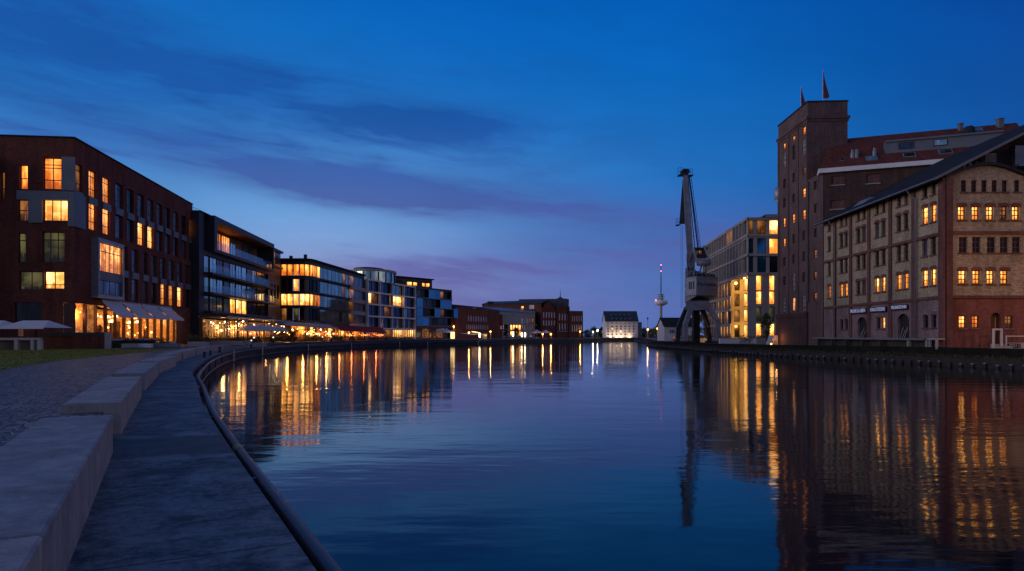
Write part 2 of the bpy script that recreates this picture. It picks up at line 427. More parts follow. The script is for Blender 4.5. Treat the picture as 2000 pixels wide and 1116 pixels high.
W = bpy.data.worlds.new('World'); S.world = W; W.use_nodes = True
nt = NT(W.node_tree); bg = W.node_tree.nodes['Background']
vec = nt.new('ShaderNodeTexCoord').outputs['Generated']
X, Y, Z = nt.sep(vec)
az = nt.m('MULTIPLY', nt.m('ARCTAN2', X, Y), 57.2958)
el = nt.m('MULTIPLY', nt.m('ARCSINE', Z), 57.2958)
def gauss(caz, cel, saz, sel, tilt=0.0):
    dx = nt.m('SUBTRACT', az, caz)
    dy = nt.m('SUBTRACT', nt.m('SUBTRACT', el, cel), nt.m('MULTIPLY', dx, tilt))
    a = nt.m('DIVIDE', dx, saz); b = nt.m('DIVIDE', dy, sel)
    return nt.m('POWER', 2.71828, nt.m('MULTIPLY', nt.m('ADD', nt.m('MULTIPLY', a, a), nt.m('MULTIPLY', b, b)), -1.0))
ramp = nt.new('ShaderNodeValToRGB'); nt.l.new(nt.m('DIVIDE', el, 90.0, clamp=True), ramp.inputs[0])
cr = ramp.color_ramp
stops = [(0,(.10,.165,.45)), (3,(.085,.162,.46)), (7,(.038,.165,.50)), (12,(.013,.165,.53)), (15,(.008,.16,.527)), (20,(.002,.135,.51)), (26,(.0003,.109,.47)), (36,(.003,.08,.32)), (60,(.05,.09,.24)), (90,(.08,.11,.24))]
cr.elements[0].position = 0; cr.elements[0].color = (*stops[0][1],1)
cr.elements[1].position = 1; cr.elements[1].color = (*stops[-1][1],1)
for p, c in stops[1:-1]:
    e = cr.elements.new(p/90); e.color = (*c,1)
col = ramp.outputs[0]
# the after-glow low in the north-west, and a rose band over the roofs
g1 = gauss(-16, 10.0, 17, 6.0); col = nt.mix(g1, col, nt.mix(1.0, col, (.10,.165,.16), 'ADD'))
g2 = gauss(-15, 4.0, 15, 4.5); col = nt.mix(g2, col, nt.mix(1.0, col, (.145,.05,.0), 'ADD'))
g4 = gauss(-36, 20.0, 24, 9.0); col = nt.mix(g4, col, nt.mix(1.0, col, (.004,.045,.07), 'ADD'))
# darker towards the north-east
dk = nt.smooth(az, 5.0, 45.0); col = nt.mix(dk, col, nt.mix(1.0, col, (.28,.42,.6), 'MULTIPLY'))
# behind the viewer: plain grey-violet dusk
beh = nt.smooth(nt.m('ABSOLUTE', az), 55.0, 110.0)
col = nt.mix(nt.m('MULTIPLY', beh, nt.smooth(el, 50.0, 10.0)), col, (.06,.09,.21))
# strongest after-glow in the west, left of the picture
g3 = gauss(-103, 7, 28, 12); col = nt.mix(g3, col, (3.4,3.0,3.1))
# pale sky lobe added right of and behind the viewer to brighten right-facing fronts
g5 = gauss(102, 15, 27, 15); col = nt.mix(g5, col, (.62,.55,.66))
# thin cloud streaks
warp = nt.noise(nt.comb(nt.m('MULTIPLY', az, .035), nt.m('MULTIPLY', el, .12), 0.0), 1.0, 3, .5)
wv = nt.m('MULTIPLY', nt.m('SUBTRACT', warp, .5), 5.0)
tilted = nt.m('ADD', nt.m('ADD', el, nt.m('MULTIPLY', az, .085)), wv)
n1 = nt.noise(nt.comb(nt.m('MULTIPLY', az, .05), nt.m('MULTIPLY', tilted, .30), 3.3), 1.0, 5, .52)
n2 = nt.noise(nt.comb(nt.m('MULTIPLY', az, .16), nt.m('MULTIPLY', tilted, .95), 9.1), 1.0, 4, .6)
streak = nt.m('ADD', nt.m('MULTIPLY', n1, .68), nt.m('MULTIPLY', n2, .32))
bands = [(-24,18.6,24,2.3,-.06,.85), (-6.5,17.3,7,1.0,.02,.8), (-33,15.8,13,1.8,-.13,.8), (-20,13.6,11,1.6,-.13,.55),
         (-11,12.2,15,1.4,-.055,1.0), (5,10.6,15,1.5,-.05,.75), (-4,5.6,13,1.1,.0,.45), (8,6.2,16,1.4,.02,.5), (-36,23.0,14,2.4,-.05,.7), (14,8.0,14,1.2,.0,.35), (-2,2.6,14,.8,0,.3)]
tot = None
for b in bands:
    g = nt.m('MULTIPLY', gauss(b[0], nt.m('ADD', b[1], nt.m('MULTIPLY', wv, .22)), b[2], b[3]*1.3, b[4]), b[5])
    tot = g if tot is None else nt.m('ADD', tot, g)
region = nt.m('MULTIPLY', nt.smooth(az, 22.0, -5.0), nt.smooth(el, 27.0, 15.0))
bgcl = nt.m('MULTIPLY', nt.m('MULTIPLY', nt.smooth(streak, .47, .66), region), .5)
cl = nt.m('ADD', nt.m('MULTIPLY', tot, nt.m('ADD', .45, nt.m('MULTIPLY', nt.smooth(streak, .26, .72), .75))), bgcl, clamp=True)
ccol = nt.mix(nt.smooth(el, 3.0, 18.0), (.12,.115,.36), (.008,.075,.34))
col = nt.mix(nt.m('MULTIPLY', cl, .85), col, ccol)
# fine mottling of the high haze
mot = nt.noise(nt.comb(nt.m('MULTIPLY', az, .09), nt.m('MULTIPLY', tilted, .28), 5.0), 1.0, 5, .6)
mk = nt.m('ADD', .84, nt.m('MULTIPLY', mot, .32)); col = nt.mix(1.0, col, nt.comb(mk, mk, mk), 'MULTIPLY')
sky = nt.new('ShaderNodeTexSky'); sky.sky_type = 'NISHITA'; sky.sun_disc = False
sky.sun_elevation = R(-2.5); sky.sun_rotation = R(-25)
col = nt.mix(1.0, col, nt.mix(1.0, sky.outputs[0], (.012,.02,.02), 'MULTIPLY'), 'ADD')
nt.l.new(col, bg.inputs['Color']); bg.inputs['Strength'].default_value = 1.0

# the sun is already below the horizon: no sun lamp, only the after-glow in the sky

# ================================================================== water
m, nt, b = newmat('canal water')
vec = nt.new('ShaderNodeTexCoord').outputs['Object']
b.inputs['Base Color'].default_value = (.003,.008,.014,1); b.inputs['Roughness'].default_value = .055; b.inputs['IOR'].default_value = 1.34
patch = nt.smooth(nt.noise(nt.mapping(vec, (.03,.055,1), rot=(0,0,.25)), 1.0, 3, .55), .40, .62)
swell = nt.noise(nt.mapping(vec, (.42,.9,1), rot=(0,0,.15)), .5, 3, .55)
rip = nt.noise(nt.mapping(vec, (.55,2.1,1), rot=(0,0,-.06)), 1.4, 3, .6, dist=.4)
h = nt.m('ADD', nt.m('MULTIPLY', swell, .022), nt.m('MULTIPLY', rip, nt.m('ADD', .0022, nt.m('MULTIPLY', patch, .0075))))
bn = nt.new('ShaderNodeBump'); nt.l.new(h, bn.inputs['Height']); bn.inputs['Strength'].default_value = 1; bn.inputs['Distance'].default_value = 1.0
nt.l.new(bn.outputs[0], b.inputs['Normal']); M['water'] = m
mb = MB(); mb.face([(-220,-60,0),(220,-60,0),(220,372,0),(-220,372,0)])
tag(mb.build('water', M['water']), 'dark calm canal water mirroring the sky and lamps', kind='structure')

# ================================================================== left bank: edge curve and everything laid along it
def catmull(pts, step=1.0):
    P = [Vector(p) for p in pts]; out = []
    for i in range(1, len(P)-2):
        a, b_, c, d = P[i-1], P[i], P[i+1], P[i+2]
        n = max(2, int((c-b_).length/step))
        for k in range(n):
            t = k/n
            out.append(.5*((2*b_) + (c-a)*t + (2*a-5*b_+4*c-d)*t*t + (3*b_-a-3*c+d)*t**3))
    out.append(P[-2]); return out
E = catmull([(9,-15),(6,-10),(3.0,-4.0),(0,2.2),(-3.71,9.29),(-5.0,11.74),(-7.9,17.4),(-11.5,24.9),(-14.5,31),(-17.6,38.4),(-22.2,50),(-28.2,67),(-33.0,84),
             (-36,102),(-36.8,115),(-36.3,130),(-35,146),(-32.0,160),(-26.4,174),(-17.5,190),(-9.0,207),(0,228),(20,268),(34,300),(50,332),(70,370)], 1.2)
SE = [0]
for i in range(1, len(E)): SE.append(SE[-1] + (E[i]-E[i-1]).length)
NE = []
for i in range(len(E)):
    t = (E[min(i+1,len(E)-1)] - E[max(i-1,0)]).normalized(); NE.append(Vector((-t.y, t.x)))   # to the left of travel = landward
def off(i, d): p = E[i] + NE[i]*d; return (p.x, p.y)
def at_s(s, d=0.0):
    s = min(max(s, 0), SE[-1]-.01)
    lo = max(i for i in range(len(SE)) if SE[i] <= s) if s < 60 else next(i for i in range(len(SE)-1) if SE[i+1] > s)
    t = (s-SE[lo])/(SE[lo+1]-SE[lo]); p = E[lo].lerp(E[lo+1], t); n = NE[lo].lerp(NE[lo+1], t).normalized()
    return p + n*d, n
def s_at_y(y):
    for i in range(len(E)-1):
        if E[i].y <= y <= E[i+1].y: return SE[i] + (SE[i+1]-SE[i])*(y-E[i].y)/(E[i+1].y-E[i].y)
    return SE[-1]
ZW, ZG, ZB = 1.2, 1.59, 1.755
def strip(name, mat, d0, d1, z0, z1, label, i0=0, i1=None, kind='structure', cat=None):
    mb = MB(); i1 = len(E)-1 if i1 is None else i1
    for i in range(i0, i1):
        a, b2, c, d = off(i,d0), off(i+1,d0), off(i+1,d1), off(i,d1)
        mb.face([(*a,z0),(*b2,z0),(*c,z1),(*d,z1)], 0, [(SE[i],d0),(SE[i+1],d0),(SE[i+1],d1 if z0==z1 else d1+z1-z0),(SE[i],d1 if z0==z1 else d1+z1-z0)])
    return tag(mb.build(name, mat), label, cat, kind=kind)
# walkway concrete, seams and one smoother darker slab band
m, nt, b = newmat('worn walkway concrete')
uv = nt.new('ShaderNodeTexCoord').outputs['UV']; s_, d_, _ = nt.sep(uv)
n1 = nt.noise(uv, 1.3, 7, .68, dist=.6); n2 = nt.noise(uv, 14, 4, .75); n3 = nt.noise(nt.mapping(uv, (1.6,.8,1)), 3.4, 6, .75, dist=1.0)
f = nt.m('ADD', nt.m('MULTIPLY', n1, .5), nt.m('ADD', nt.m('MULTIPLY', n3, .3), nt.m('MULTIPLY', n2, .2)))
c = nt.mix(nt.smooth(f, .41, .60), (.026,.03,.036), (.235,.235,.24))
s0 = s_at_y(10.05); 
band = nt.m('MULTIPLY', nt.smooth(s_, s0, s0+.04), nt.smooth(s_, s0+1.9, s0+1.86))
c = nt.mix(nt.m('MULTIPLY', band, .7), c, (.042,.036,.036))
sj = s_at_y(5.6)
seam = nt.m('ABSOLUTE', nt.m('SUBTRACT', nt.m('FRACT', nt.m('ADD', nt.m('DIVIDE', nt.m('SUBTRACT', s_, sj), 9.7), .5)), .5))
sm = nt.smooth(seam, .0017, .0008); c = nt.mix(nt.m('MULTIPLY', sm, .85), c, (.01,.01,.012))
nt.l.new(c, b.inputs['Base Color']); nt.l.new(nt.m('ADD', .55, nt.m('MULTIPLY', n1, .4)), b.inputs['Roughness'])
nt.l.new(nt.bump(nt.m('SUBTRACT', f, nt.m('MULTIPLY', sm, .5)), .35, .02), b.inputs['Normal']); M['walk'] = m
strip('walkway', M['walk'], 0, 1.85, ZW, ZW, 'narrow dark concrete walkway curving along the canal edge')
mb = MB()
for i in range(len(E)-1):
    a, b2 = off(i,0), off(i+1,0)
    mb.face([(*a,-.6),(*b2,-.6),(*b2,ZW),(*a,ZW)], 0, [(SE[i],-.6),(SE[i+1],-.6),(SE[i+1],ZW),(SE[i],ZW)])
mb.face([(E[-1].x,E[-1].y,-.6),(74,346,-.6),(74,346,ZG-.006),(E[-1].x,E[-1].y,ZG-.006)])
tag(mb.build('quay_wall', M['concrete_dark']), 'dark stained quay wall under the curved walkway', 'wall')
mb = MB()
for i in range(len(E)-1):
    a, b2 = off(i,1.8), off(i+1,1.8)
    mb.face([(*a,ZW-.1),(*b2,ZW-.1),(*b2,ZG),(*a,ZG)], 0)
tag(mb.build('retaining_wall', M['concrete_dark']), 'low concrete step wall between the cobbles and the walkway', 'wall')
# ground behind
mb = MB()
for i in range(len(E)-1):
    a, b2 = off(i,1.8), off(i+1,1.8)
    mb.face([(*a,ZG-.006),(*b2,ZG-.006),(-3000,b2[1],ZG-.006),(-3000,a[1],ZG-.006)])
y_end = off(len(E)-1,1.8)
mb.face([(-3000,y_end[1],ZG-.006),(*y_end,ZG-.006),(E[-1].x,E[-1].y,ZG-.006),(74,346,ZG-.006),(3000,346,ZG-.006),(3000,6000,ZG-.006),(-3000,6000,ZG-.006)])
M['ground'] = plain('dark paved ground', (.07,.06,.055), .85, .3, .3, bump=.2)
tag(mb.build('ground', M['ground']), 'dark paved ground of the waterfront reaching to the horizon', kind='structure')
# cobbled promenade
m, nt, b = newmat('granite cobbles')
uv = nt.new('ShaderNodeTexCoord').outputs['UV']
vo = nt.new('ShaderNodeTexVoronoi'); vo.feature = 'DISTANCE_TO_EDGE'; nt.l.new(uv, vo.inputs['Vector']); vo.inputs['Scale'].default_value = 6.2; vo.inputs['Randomness'].default_value = .62
vc = nt.new('ShaderNodeTexVoronoi'); nt.l.new(uv, vc.inputs['Vector']); vc.inputs['Scale'].default_value = 6.2; vc.inputs['Randomness'].default_value = .62
n = nt.noise(uv, .7, 5, .65); stone = nt.smooth(vo.outputs['Distance'], .03, .16); tone = nt.sep(vc.outputs['Color'])[0]
k = nt.m('MULTIPLY', nt.m('ADD', .5, nt.m('MULTIPLY', tone, .75)), nt.m('ADD', .5, nt.m('MULTIPLY', n, .9)))
cc = nt.mix(stone, (.012,.012,.015), (.27,.245,.24)); nt.l.new(nt.mix(1.0, cc, nt.comb(k,k,k), 'MULTIPLY'), b.inputs['Base Color'])
nt.l.new(nt.bump(nt.m('ADD', stone, nt.m('ADD', nt.m('MULTIPLY', tone, .35), nt.m('MULTIPLY', nt.noise(uv, 25, 2, .6), .25))), 1.0, .05), b.inputs['Normal'])
b.inputs['Roughness'].default_value = .5; M['cobble'] = m
strip('promenade', M['cobble'], 1.8, 11.5, ZG, ZG, 'cobbled promenade behind the concrete seat blocks')
# lawn
lawn_edge = [(-14.2,15),(-19.1,25.5),(-22.5,33),(-25.2,42),(-28.6,54),(-31.6,63.6)]
poly = lawn_edge + [(-60,65.5),(-75,60),(-75,12)]
mb = MB(); mb.face([(x,y,ZG+.006) for x,y in poly])
M['turf'] = plain('turf', (.15,.17,.022), .95, .35, .5, bump=.4, fine=8)
tag(mb.build('lawn', M['turf']), 'dark lawn in front of the brick hotel', kind='structure')
def inside(x, y, pl):
    r = False; j = len(pl)-1
    for i in range(len(pl)):
        if (pl[i][1] > y) != (pl[j][1] > y) and x < (pl[j][0]-pl[i][0])*(y-pl[i][1])/(pl[j][1]-pl[i][1])+pl[i][0]: r = not r
        j = i
    return r
mb = MB(); k = 0
while k < 15000:
    y = random.uniform(22, 65); x = random.uniform(-62, -15)
    if x/y < -.8 or not inside(x, y, poly): continue
    k += 1; a = random.uniform(0, 6.28); w = random.uniform(.03,.09); hh = random.uniform(.015,.05)
    dx, dy = math.cos(a)*w, math.sin(a)*w
    mb.face([(x-dx,y-dy,ZG+.004),(x+dx,y+dy,ZG+.004),(x+random.uniform(-.05,.05),y+random.uniform(-.05,.05),ZG+hh)], random.randint(0,1))
M['grass1'] = plain('grass blades', (.17,.2,.025), .9, .3, 2); M['grass2'] = plain('dry grass blades', (.22,.2,.03), .9, .3, 2)
tag(mb.build('grass', [M['grass1'], M['grass2']]), 'short grass of the lawn by the promenade', kind='stuff')

# ---- seat blocks
BM = []
for nme, cc in (('concrete seat block', (.40,.36,.33)), ('concrete seat block cool', (.35,.33,.33))):
    m, nt, b = newmat(nme); vec = nt.new('ShaderNodeTexCoord').outputs['Object']
    n1 = nt.noise(vec, 1.6, 8, .7, dist=.8); n2 = nt.noise(vec, 60, 3, .8); n3 = nt.noise(nt.mapping(vec, (5,5,.35)), 1.0, 4, .65)
    f = nt.m('ADD', nt.m('MULTIPLY', n1, .45), nt.m('ADD', nt.m('MULTIPLY', n2, .25), nt.m('MULTIPLY', n3, .3)))
    nt.l.new(nt.mix(nt.smooth(f, .33, .67), tuple(v*.42 for v in cc), tuple(v*1.12 for v in cc)), b.inputs['Base Color'])
    b.inputs['Roughness'].default_value = .72; nt.l.new(nt.bump(f, .3, .015), b.inputs['Normal']); BM.append(m)
def seat_block(p, q, w, label, mat, zb=ZB, z0=ZW-.05):
    p, q = Vector(p), Vector(q); t = (q-p).normalized(); n = Vector((-t.y, t.x)); g = .012
    ring = [p+t*g, q-t*g, q-t*g+n*w, p+t*g+n*w]; ch = .018
    c0 = sum(ring, Vector((0,0)))/4
    def inset(r, d): return [v + (t*(d if (v-c0).dot(t) < 0 else -d) + n*(d if (v-c0).dot(n) < 0 else -d)) for v in r]
    mb = MB(); lo = [(v.x,v.y,z0) for v in ring]; mid = [(v.x,v.y,zb-ch) for v in ring]; up = [(v.x,v.y,zb) for v in inset(ring, ch)]
    for i in range(4):
        j = (i+1) % 4; mb.face([lo[i],lo[j],mid[j],mid[i]]); mb.face([mid[i],mid[j],up[j],up[i]])
    mb.face(up)
    return tag(mb.build('seat_block', mat, org=((p.x+q.x)/2,(p.y+q.y)/2,z0)), label, 'bench', 'concrete seat blocks along the walkway')
def eo(y, d=1.57): v, n = at_s(s_at_y(y), d); return (v.x, v.y)
blocks = [((-.9,.45),(-2.70,3.93),'seat block nearest the viewer, cut by the picture edge beyond a joint line'),
          ((-2.70,3.93),(-5.76,9.85),'longest concrete seat block, beside the dark slab band of the walkway'),
          ((-6.72,11.74),(-10.35,19.08),'concrete seat block with its square front end standing clear, second along the cobbles'),
          ((-11.24,20.9),(-15.0,29),'third free-standing concrete block, with a thin shadow under its near end'),
          ((-15.75,30.5),(-18.6,37.8),'fourth concrete block, where the walkway starts to bend'),
          (eo(39.6),eo(47.5),'fifth concrete block, level with the tip of the lawn'),
          (eo(48.6),eo(57.5),'sixth concrete block, on the bend beyond the lawn'),
          (eo(58.5),eo(68.5),'seventh concrete block, facing the planter walls'),
          (eo(69.3),eo(80),'eighth concrete block, near the mooring cleats'),
          (eo(80.8),eo(92),'ninth concrete block, before the low hedge and umbrellas'),
          (eo(93),eo(106),'last pale concrete block, farthest along the curve')]
for i, (p, q, lab) in enumerate(blocks): seat_block(p, q, .86, lab, BM[i % 2])

# ---- rubbing pipe on the quay wall
root = empty('rubbing_rail', 'long dark steel pipe fixed along the edge of the curved walkway', 'rail', (E[6].x, E[6].y, 0))
org = root.location.copy()
M['pipe'] = plain('scuffed brown pipe paint', (.085,.06,.065), .45, .35, 1.2, .3, bump=.2, fine=9)
iA = 3; iB = next(i for i in range(len(E)) if E[i].y > 215)
mb = MB(); mb.tube([(E[i].x-NE[i].x*.21, E[i].y-NE[i].y*.21, ZW-.2) for i in range(iA, iB)], .08, 12)
mb.build('pipe', M['pipe'], root, org)
sc = s_at_y(11.0)
def collar(s0, L, mat):
    mb = MB(); pts = []
    for k in range(4):
        v, n = at_s(s0 + L*k/3, -.21); pts.append((v.x, v.y, ZW-.2))
    mb.tube(pts, .085, 12); return mb.build('collar', mat, root, org)
M['yellow'] = plain('worn yellow paint', (.42,.32,.08), .6, .4, 5)
collar(sc, .42, M['yellow'])
mb = MB(); mb.tube([(E[i].x-NE[i].x*.12, E[i].y-NE[i].y*.12, .22) for i in range(iA, iB)], .05, 8)
mb.build('waterline_pipe', M['pipe'], root, org)
s = 6.0
while s < s_at_y(150):
    v, n = at_s(s); a = v - n*.3; b2 = v - n*.02
    mb = MB(); mb.bar((v.x-n.x*.02, v.y-n.y*.02, ZW-.2), (v.x-n.x*.14, v.y-n.y*.14, ZW-.2), .08, .12)
    mb.bar((v.x-n.x*.06, v.y-n.y*.06, .15), (v.x-n.x*.06, v.y-n.y*.06, ZW-.17), .1, .06)
    mb.build('bracket', M['metal_dark'], root, org); s += 7.5
# ladders / fender posts on the quay wall
used = [False]; mb = MB()
fp = empty('fender_post', 'x', 'post', (0,0,0), 'pale fender posts on the quay wall')
mb.box(-.11,.11,-.36,-.26,.1,1.25); mb.build('plank', M['frame_white'], fp)
for z_ in (.5,1.0): mb = MB(); mb.box(-.05,.05,-.26,-.02,z_,z_+.08); mb.build('bracket', M['metal_dark'], fp)
for y, lab in ((73,'pale fender post below the mooring cleats, nearest of the row'), (95,'pale fender post under the pair of bollard lights'), (122,'pale fender post on the outermost bulge of the quay'),
               (147,'pale fender post below the red awning'), (170,'pale fender post below the white grid building'), (181,'pale fender post below the blue glass building'), (204,'pale fender post below the low red brick hall')):
    v, n = at_s(s_at_y(y)); place(fp, used, (v.x, v.y, 0), math.atan2(-n.x, n.y), lab)
# mooring cleats
used = [False]; cl_ = empty('mooring_cleat', 'x', 'cleat', (0,0,0), 'mooring cleats on the walkway edge')
mb = MB(); mb.box(-.16,.16,-.12,.12,0,.05); mb.build('base_plate', M['black'], cl_)
mb = MB(); mb.lathe([(.08,.05),(.07,.3),(.11,.36),(.11,.42),(.05,.45)], 12); mb.build('post', M['black'], cl_)
mb = MB(); mb.tube([(-.22,0,.33),(.22,0,.33)], .035, 8); mb.build('horn', M['black'], cl_)
for y, sc_, lab in ((52,1.0,'small black mooring cleat at the bend, first of the group'), (58,.9,'small black mooring cleat between its two neighbours'), (67,1.25,'larger black mooring cleat in front of the eighth seat block')):
    v, n = at_s(s_at_y(y), .45); place(cl_, used, (v.x, v.y, ZW), math.atan2(-n.x, n.y), lab, scale=sc_)
# bollard lights
used = [False]; bo = empty('bollard_light', 'x', 'bollard', (0,0,0), 'bollard lights on the promenade')
mb = MB(); mb.lathe([(.13,0),(.12,.85),(.12,.86)], 12); mb.build('post', M['black'], bo)
mb = MB(); mb.lathe([(.10,.86),(.12,.95),(.10,1.05)], 12); mb.build('lamp', emit('bollard glow', (1,.85,.6), 1.6), bo)
mb = MB(); mb.lathe([(.14,1.05),(.13,1.1),(.02,1.13)], 12); mb.build('cap', M['black'], bo)
for y, d, lab in ((94,1.0,'bollard light with dark post on the walkway beside the last seat block'), (101,2.2,'bollard light on the cobbles just past the last seat block'), (112,2.4,'bollard light before the beige awning'),
                  (137,2.2,'bollard light in front of the red awning, nearer one'), (143,2.6,'bollard light in front of the red awning, brighter one'), (240,3.0,'bollard light before the big brick works, first of two'), (247,3.0,'bollard light before the big brick works, second of two')):
    v, n = at_s(s_at_y(y), d); place(bo, used, (v.x, v.y, ZG if d > 1.6 else ZW), 0, lab)
# ================================================================== left bank buildings
class Bld:
    def __init__(s, name, label, loc, cat='building', group=None):
        s.root = empty(name, label, cat, loc, group); s.org = Vector(loc)
    def part(s, name, mb, mats, parent=None, label=None):
        o = mb.build(name, mats, parent or s.root, s.org)
        if label: o['label'] = label
        return o
    def win(s, fac, hole, frame, pane, **k): return window(fac, hole, M[frame], M[pane], s.root, s.org, **k)
def close_box(mb, fac, u0, u1, depth, z0, z1, m=0, roof=None, sides=True):
    if sides:
        for u in (u0, u1): mb.face([fac.pt(u,0,z0), fac.pt(u,-depth,z0), fac.pt(u,-depth,z1), fac.pt(u,0,z1)], m)
    mb.face([fac.pt(u0,-depth,z0), fac.pt(u1,-depth,z0), fac.pt(u1,-depth,z1), fac.pt(u0,-depth,z1)], m)
    if roof is not None: mb.face([fac.pt(u0,0,roof), fac.pt(u1,0,roof), fac.pt(u1,-depth,roof), fac.pt(u0,-depth,roof)], m)
rnd = random.Random(11)

# ---------------------------------------------------------------- hotel: dark red brick
B = Bld('brick_hotel', 'dark red brick hotel with grey framed bays and a glowing corner restaurant', (-46,75,ZG))
fa = Fac((-44.9,70), (-44.9-.128*36,106)); ff = Fac((-44.9,70), (-66,67.6))
ZT = GZ(270,70); z_up = 6.25
wf, holes_s, holes_f = [], [], []
zA = (fa.z(233,407), fa.z(233,360)); zBh = (fa.z(233,466), fa.z(233,416)); zC = (fa.z(243,528), fa.z(243,482)); zD = (fa.z(243,587), fa.z(243,540))
colsAB = [(144.8,160.7),(173.4,188.8),(200.6,215.4),(225.8,240),(248.6,261.3),(269.3,281.4),(288.5,299.8),(306.6,317),(322.8,332.3),(338.8,348),(354.5,364),(369.3,379.6)]
colsCD = [(236,249.5),(257.8,270),(279,289),(296,306),(313.7,323.4),(330,339.7),(346.5,356),(362.5,372),(376.7,385)]
plan = []
for i, (x0,x1) in enumerate(colsAB):
    plan.append((fa.span(max(x0,146),x1,*zA), {0:'lit_dim',1:'lit_curtain',2:'lit_curtain',11:'lit_warm'}.get(i, rnd.choice(['glass_mid','glass_mid','glass_dark']))))
    if i > 0: plan.append((fa.span(x0,x1,*zBh), {1:'lit_curtain',2:'lit_curtain',5:'lit_pale',6:'lit_pale'}.get(i, rnd.choice(['glass_mid','glass_dark','glass_black','glass_mid']))))
for i, (x0,x1) in enumerate(colsCD):
    plan.append((fa.span(x0,x1,*zC), rnd.choice(['glass_mid','glass_mid','glass_dark'])))
    plan.append((fa.span(x0,x1,*zD), {4:'lit_curtain',5:'lit_curtain',6:'lit_pale'}.get(i, rnd.choice(['glass_mid','glass_dark','glass_black']))))
bay = fa.rect(181,227,470,521); bay = (bay[0], bay[1], fa.z(200,533), fa.z(200,477))
bayp = (bay[0], bay[1], fa.z(200,577), bay[2]-.15)
holes_s = [p[0] for p in plan]
rest_u = 29.0
holes_s2 = holes_s
mbw = MB(); wall_grid(mbw, fa, 0, 36, z_up, ZT, holes_s, .3)
# ground floor right of the restaurant
wall_grid(mbw, fa, rest_u, 36, ZG, z_up, [], .3)
fplan = [(ff.rect(38,54,322,370),'lit_warm',1,(.45,)), (ff.rect(84,120,308,370),'lit_warm',2,(.30,.68,.78)), (ff.rect(35,55,390,432),'lit_dim',1,(.5,)),
         (ff.rect(84,133,390,432),'lit_pale',3,()), (ff.rect(35,50,455,513),'lit_green',1,(.75,)), (ff.rect(82,126,453,513),'lit_green',3,(.74,)),
         (ff.rect(37,83,530,567),'lit_green',2,()), (ff.rect(86,125,530,565),'lit_pale',2,(.25,)), (ff.rect(1,9,335,390),'lit_dim',1,(.4,)),(ff.rect(27,80,585,640),'glass_black',1,())]
uR = ff.u(124)                      # restaurant starts here on the front face
wall_grid(mbw, ff, 0, ff.L, z_up, ZT, [p[0] for p in fplan if p[0][2] > z_up-1], .3)
wall_grid(mbw, ff, uR, ff.L, ZG, z_up, [p[0] for p in fplan if p[0][2] <= z_up-1], .3)
close_box(mbw, fa, 0.01, 36, 18, ZG, ZT, sides=False); mbw.face([fa.pt(36,0,ZG), fa.pt(36,-18,ZG), fa.pt(36,-18,ZT), fa.pt(36,0,ZT)])
B.part('wall', mbw, M['brick_red'])
mb = MB(); mb.face([fa.pt(0,-.3,ZT-.4), fa.pt(36,-.3,ZT-.4), fa.pt(36,-20,ZT-.4), ff.pt(ff.L,-18,ZT-.4), ff.pt(ff.L,-.3,ZT-.4)])
fa.box(mb, -.1, 36, -.35, .12, ZT, ZT+.12); ff.box(mb, .12, ff.L, -.35, .12, ZT, ZT+.12); B.part('roof', mb, M['roof_dark'])
mb = MB(); mb.face([fa.pt(27,-2,ZT), fa.pt(36,-2,ZT), fa.pt(36,-6,ZT+1.6), fa.pt(27,-6,ZT+1.6)]); mb.face([fa.pt(27,-2,ZT), fa.pt(27,-6,ZT+1.6), fa.pt(27,-10,ZT)]); mb.face([fa.pt(27,-6,ZT+1.6), fa.pt(36,-6,ZT+1.6), fa.pt(36,-10,ZT), fa.pt(27,-10,ZT)])
B.part('roof_lantern', mb, M['roof_slate'])
for h, p in plan:
    w = B.win(fa, h, 'frame_dark', p, cols=2, rows=(.3,.78), rev=.3, bar=.08)
    if abs(h[2]-zA[0]) < .3 or abs(h[2]-zC[0]) < .3:
        sb = MB(); fa.box(sb, h[0]-.05, h[1]+.05, -.05, .10, h[2]-.85, h[2]-.06); sb.build('sill_panel', M['grey_panel'], w, B.org)
for h, p, c, r in fplan: B.win(ff, h, 'frame_dark', p, cols=c, rows=r, rev=.3, bar=.09)
# grey bay frame with its tall window
mb = MB(); a,b,c,d = bay; e = bayp[2]
fa.box(mb, a-.35, b+.35, -.02, .75, d, d+.4); fa.box(mb, a-.35, b+.35, -.02, .75, e-.4, e)
fa.box(mb, a-.35, a, -.02, .75, e, d); fa.box(mb, b, b+.35, -.02, .75, e, d)
bf = B.part('bay_frame', mb, M['steel'])
window(fa, (a,b,c,d), M['frame_dark'], M['lit_curtain'], B.root, B.org, cols=6, rows=(.7,), rev=-.45, bar=.09)
window(fa, (a,b,e,c-.9), M['frame_dark'], M['glass_mid'], B.root, B.org, cols=4, rows=(), rev=-.45, bar=.07)
mb = MB(); fa.box(mb, a, b, .1, .6, c-.9, c); B.part('bay_panel', mb, M['grey_panel'])
# grey corner cladding between the two top floors
zq0, zq1, zq2 = fa.z(152,445), ff.z(100,374), ff.z(100,306)
u3 = ff.rect(84,133,390,432)
mb = MB()
ff.box(mb, -.12, u3[0]-.02, -.02, .14, zq0, zq1); ff.box(mb, u3[1]+.02, ff.u(57), -.02, .14, zq0+.3, zq1-.9); ff.box(mb, u3[0], ff.u(34), -.02, .15, zq1-.9, zq1); ff.box(mb, -.12, ff.u(121), -.02, .12, zq1+.1, zq2)
fa.box(mb, -.13, fa.u(165), -.02, .14, zq0, zq1-.1); B.part('corner_cladding', mb, M['grey_panel'])
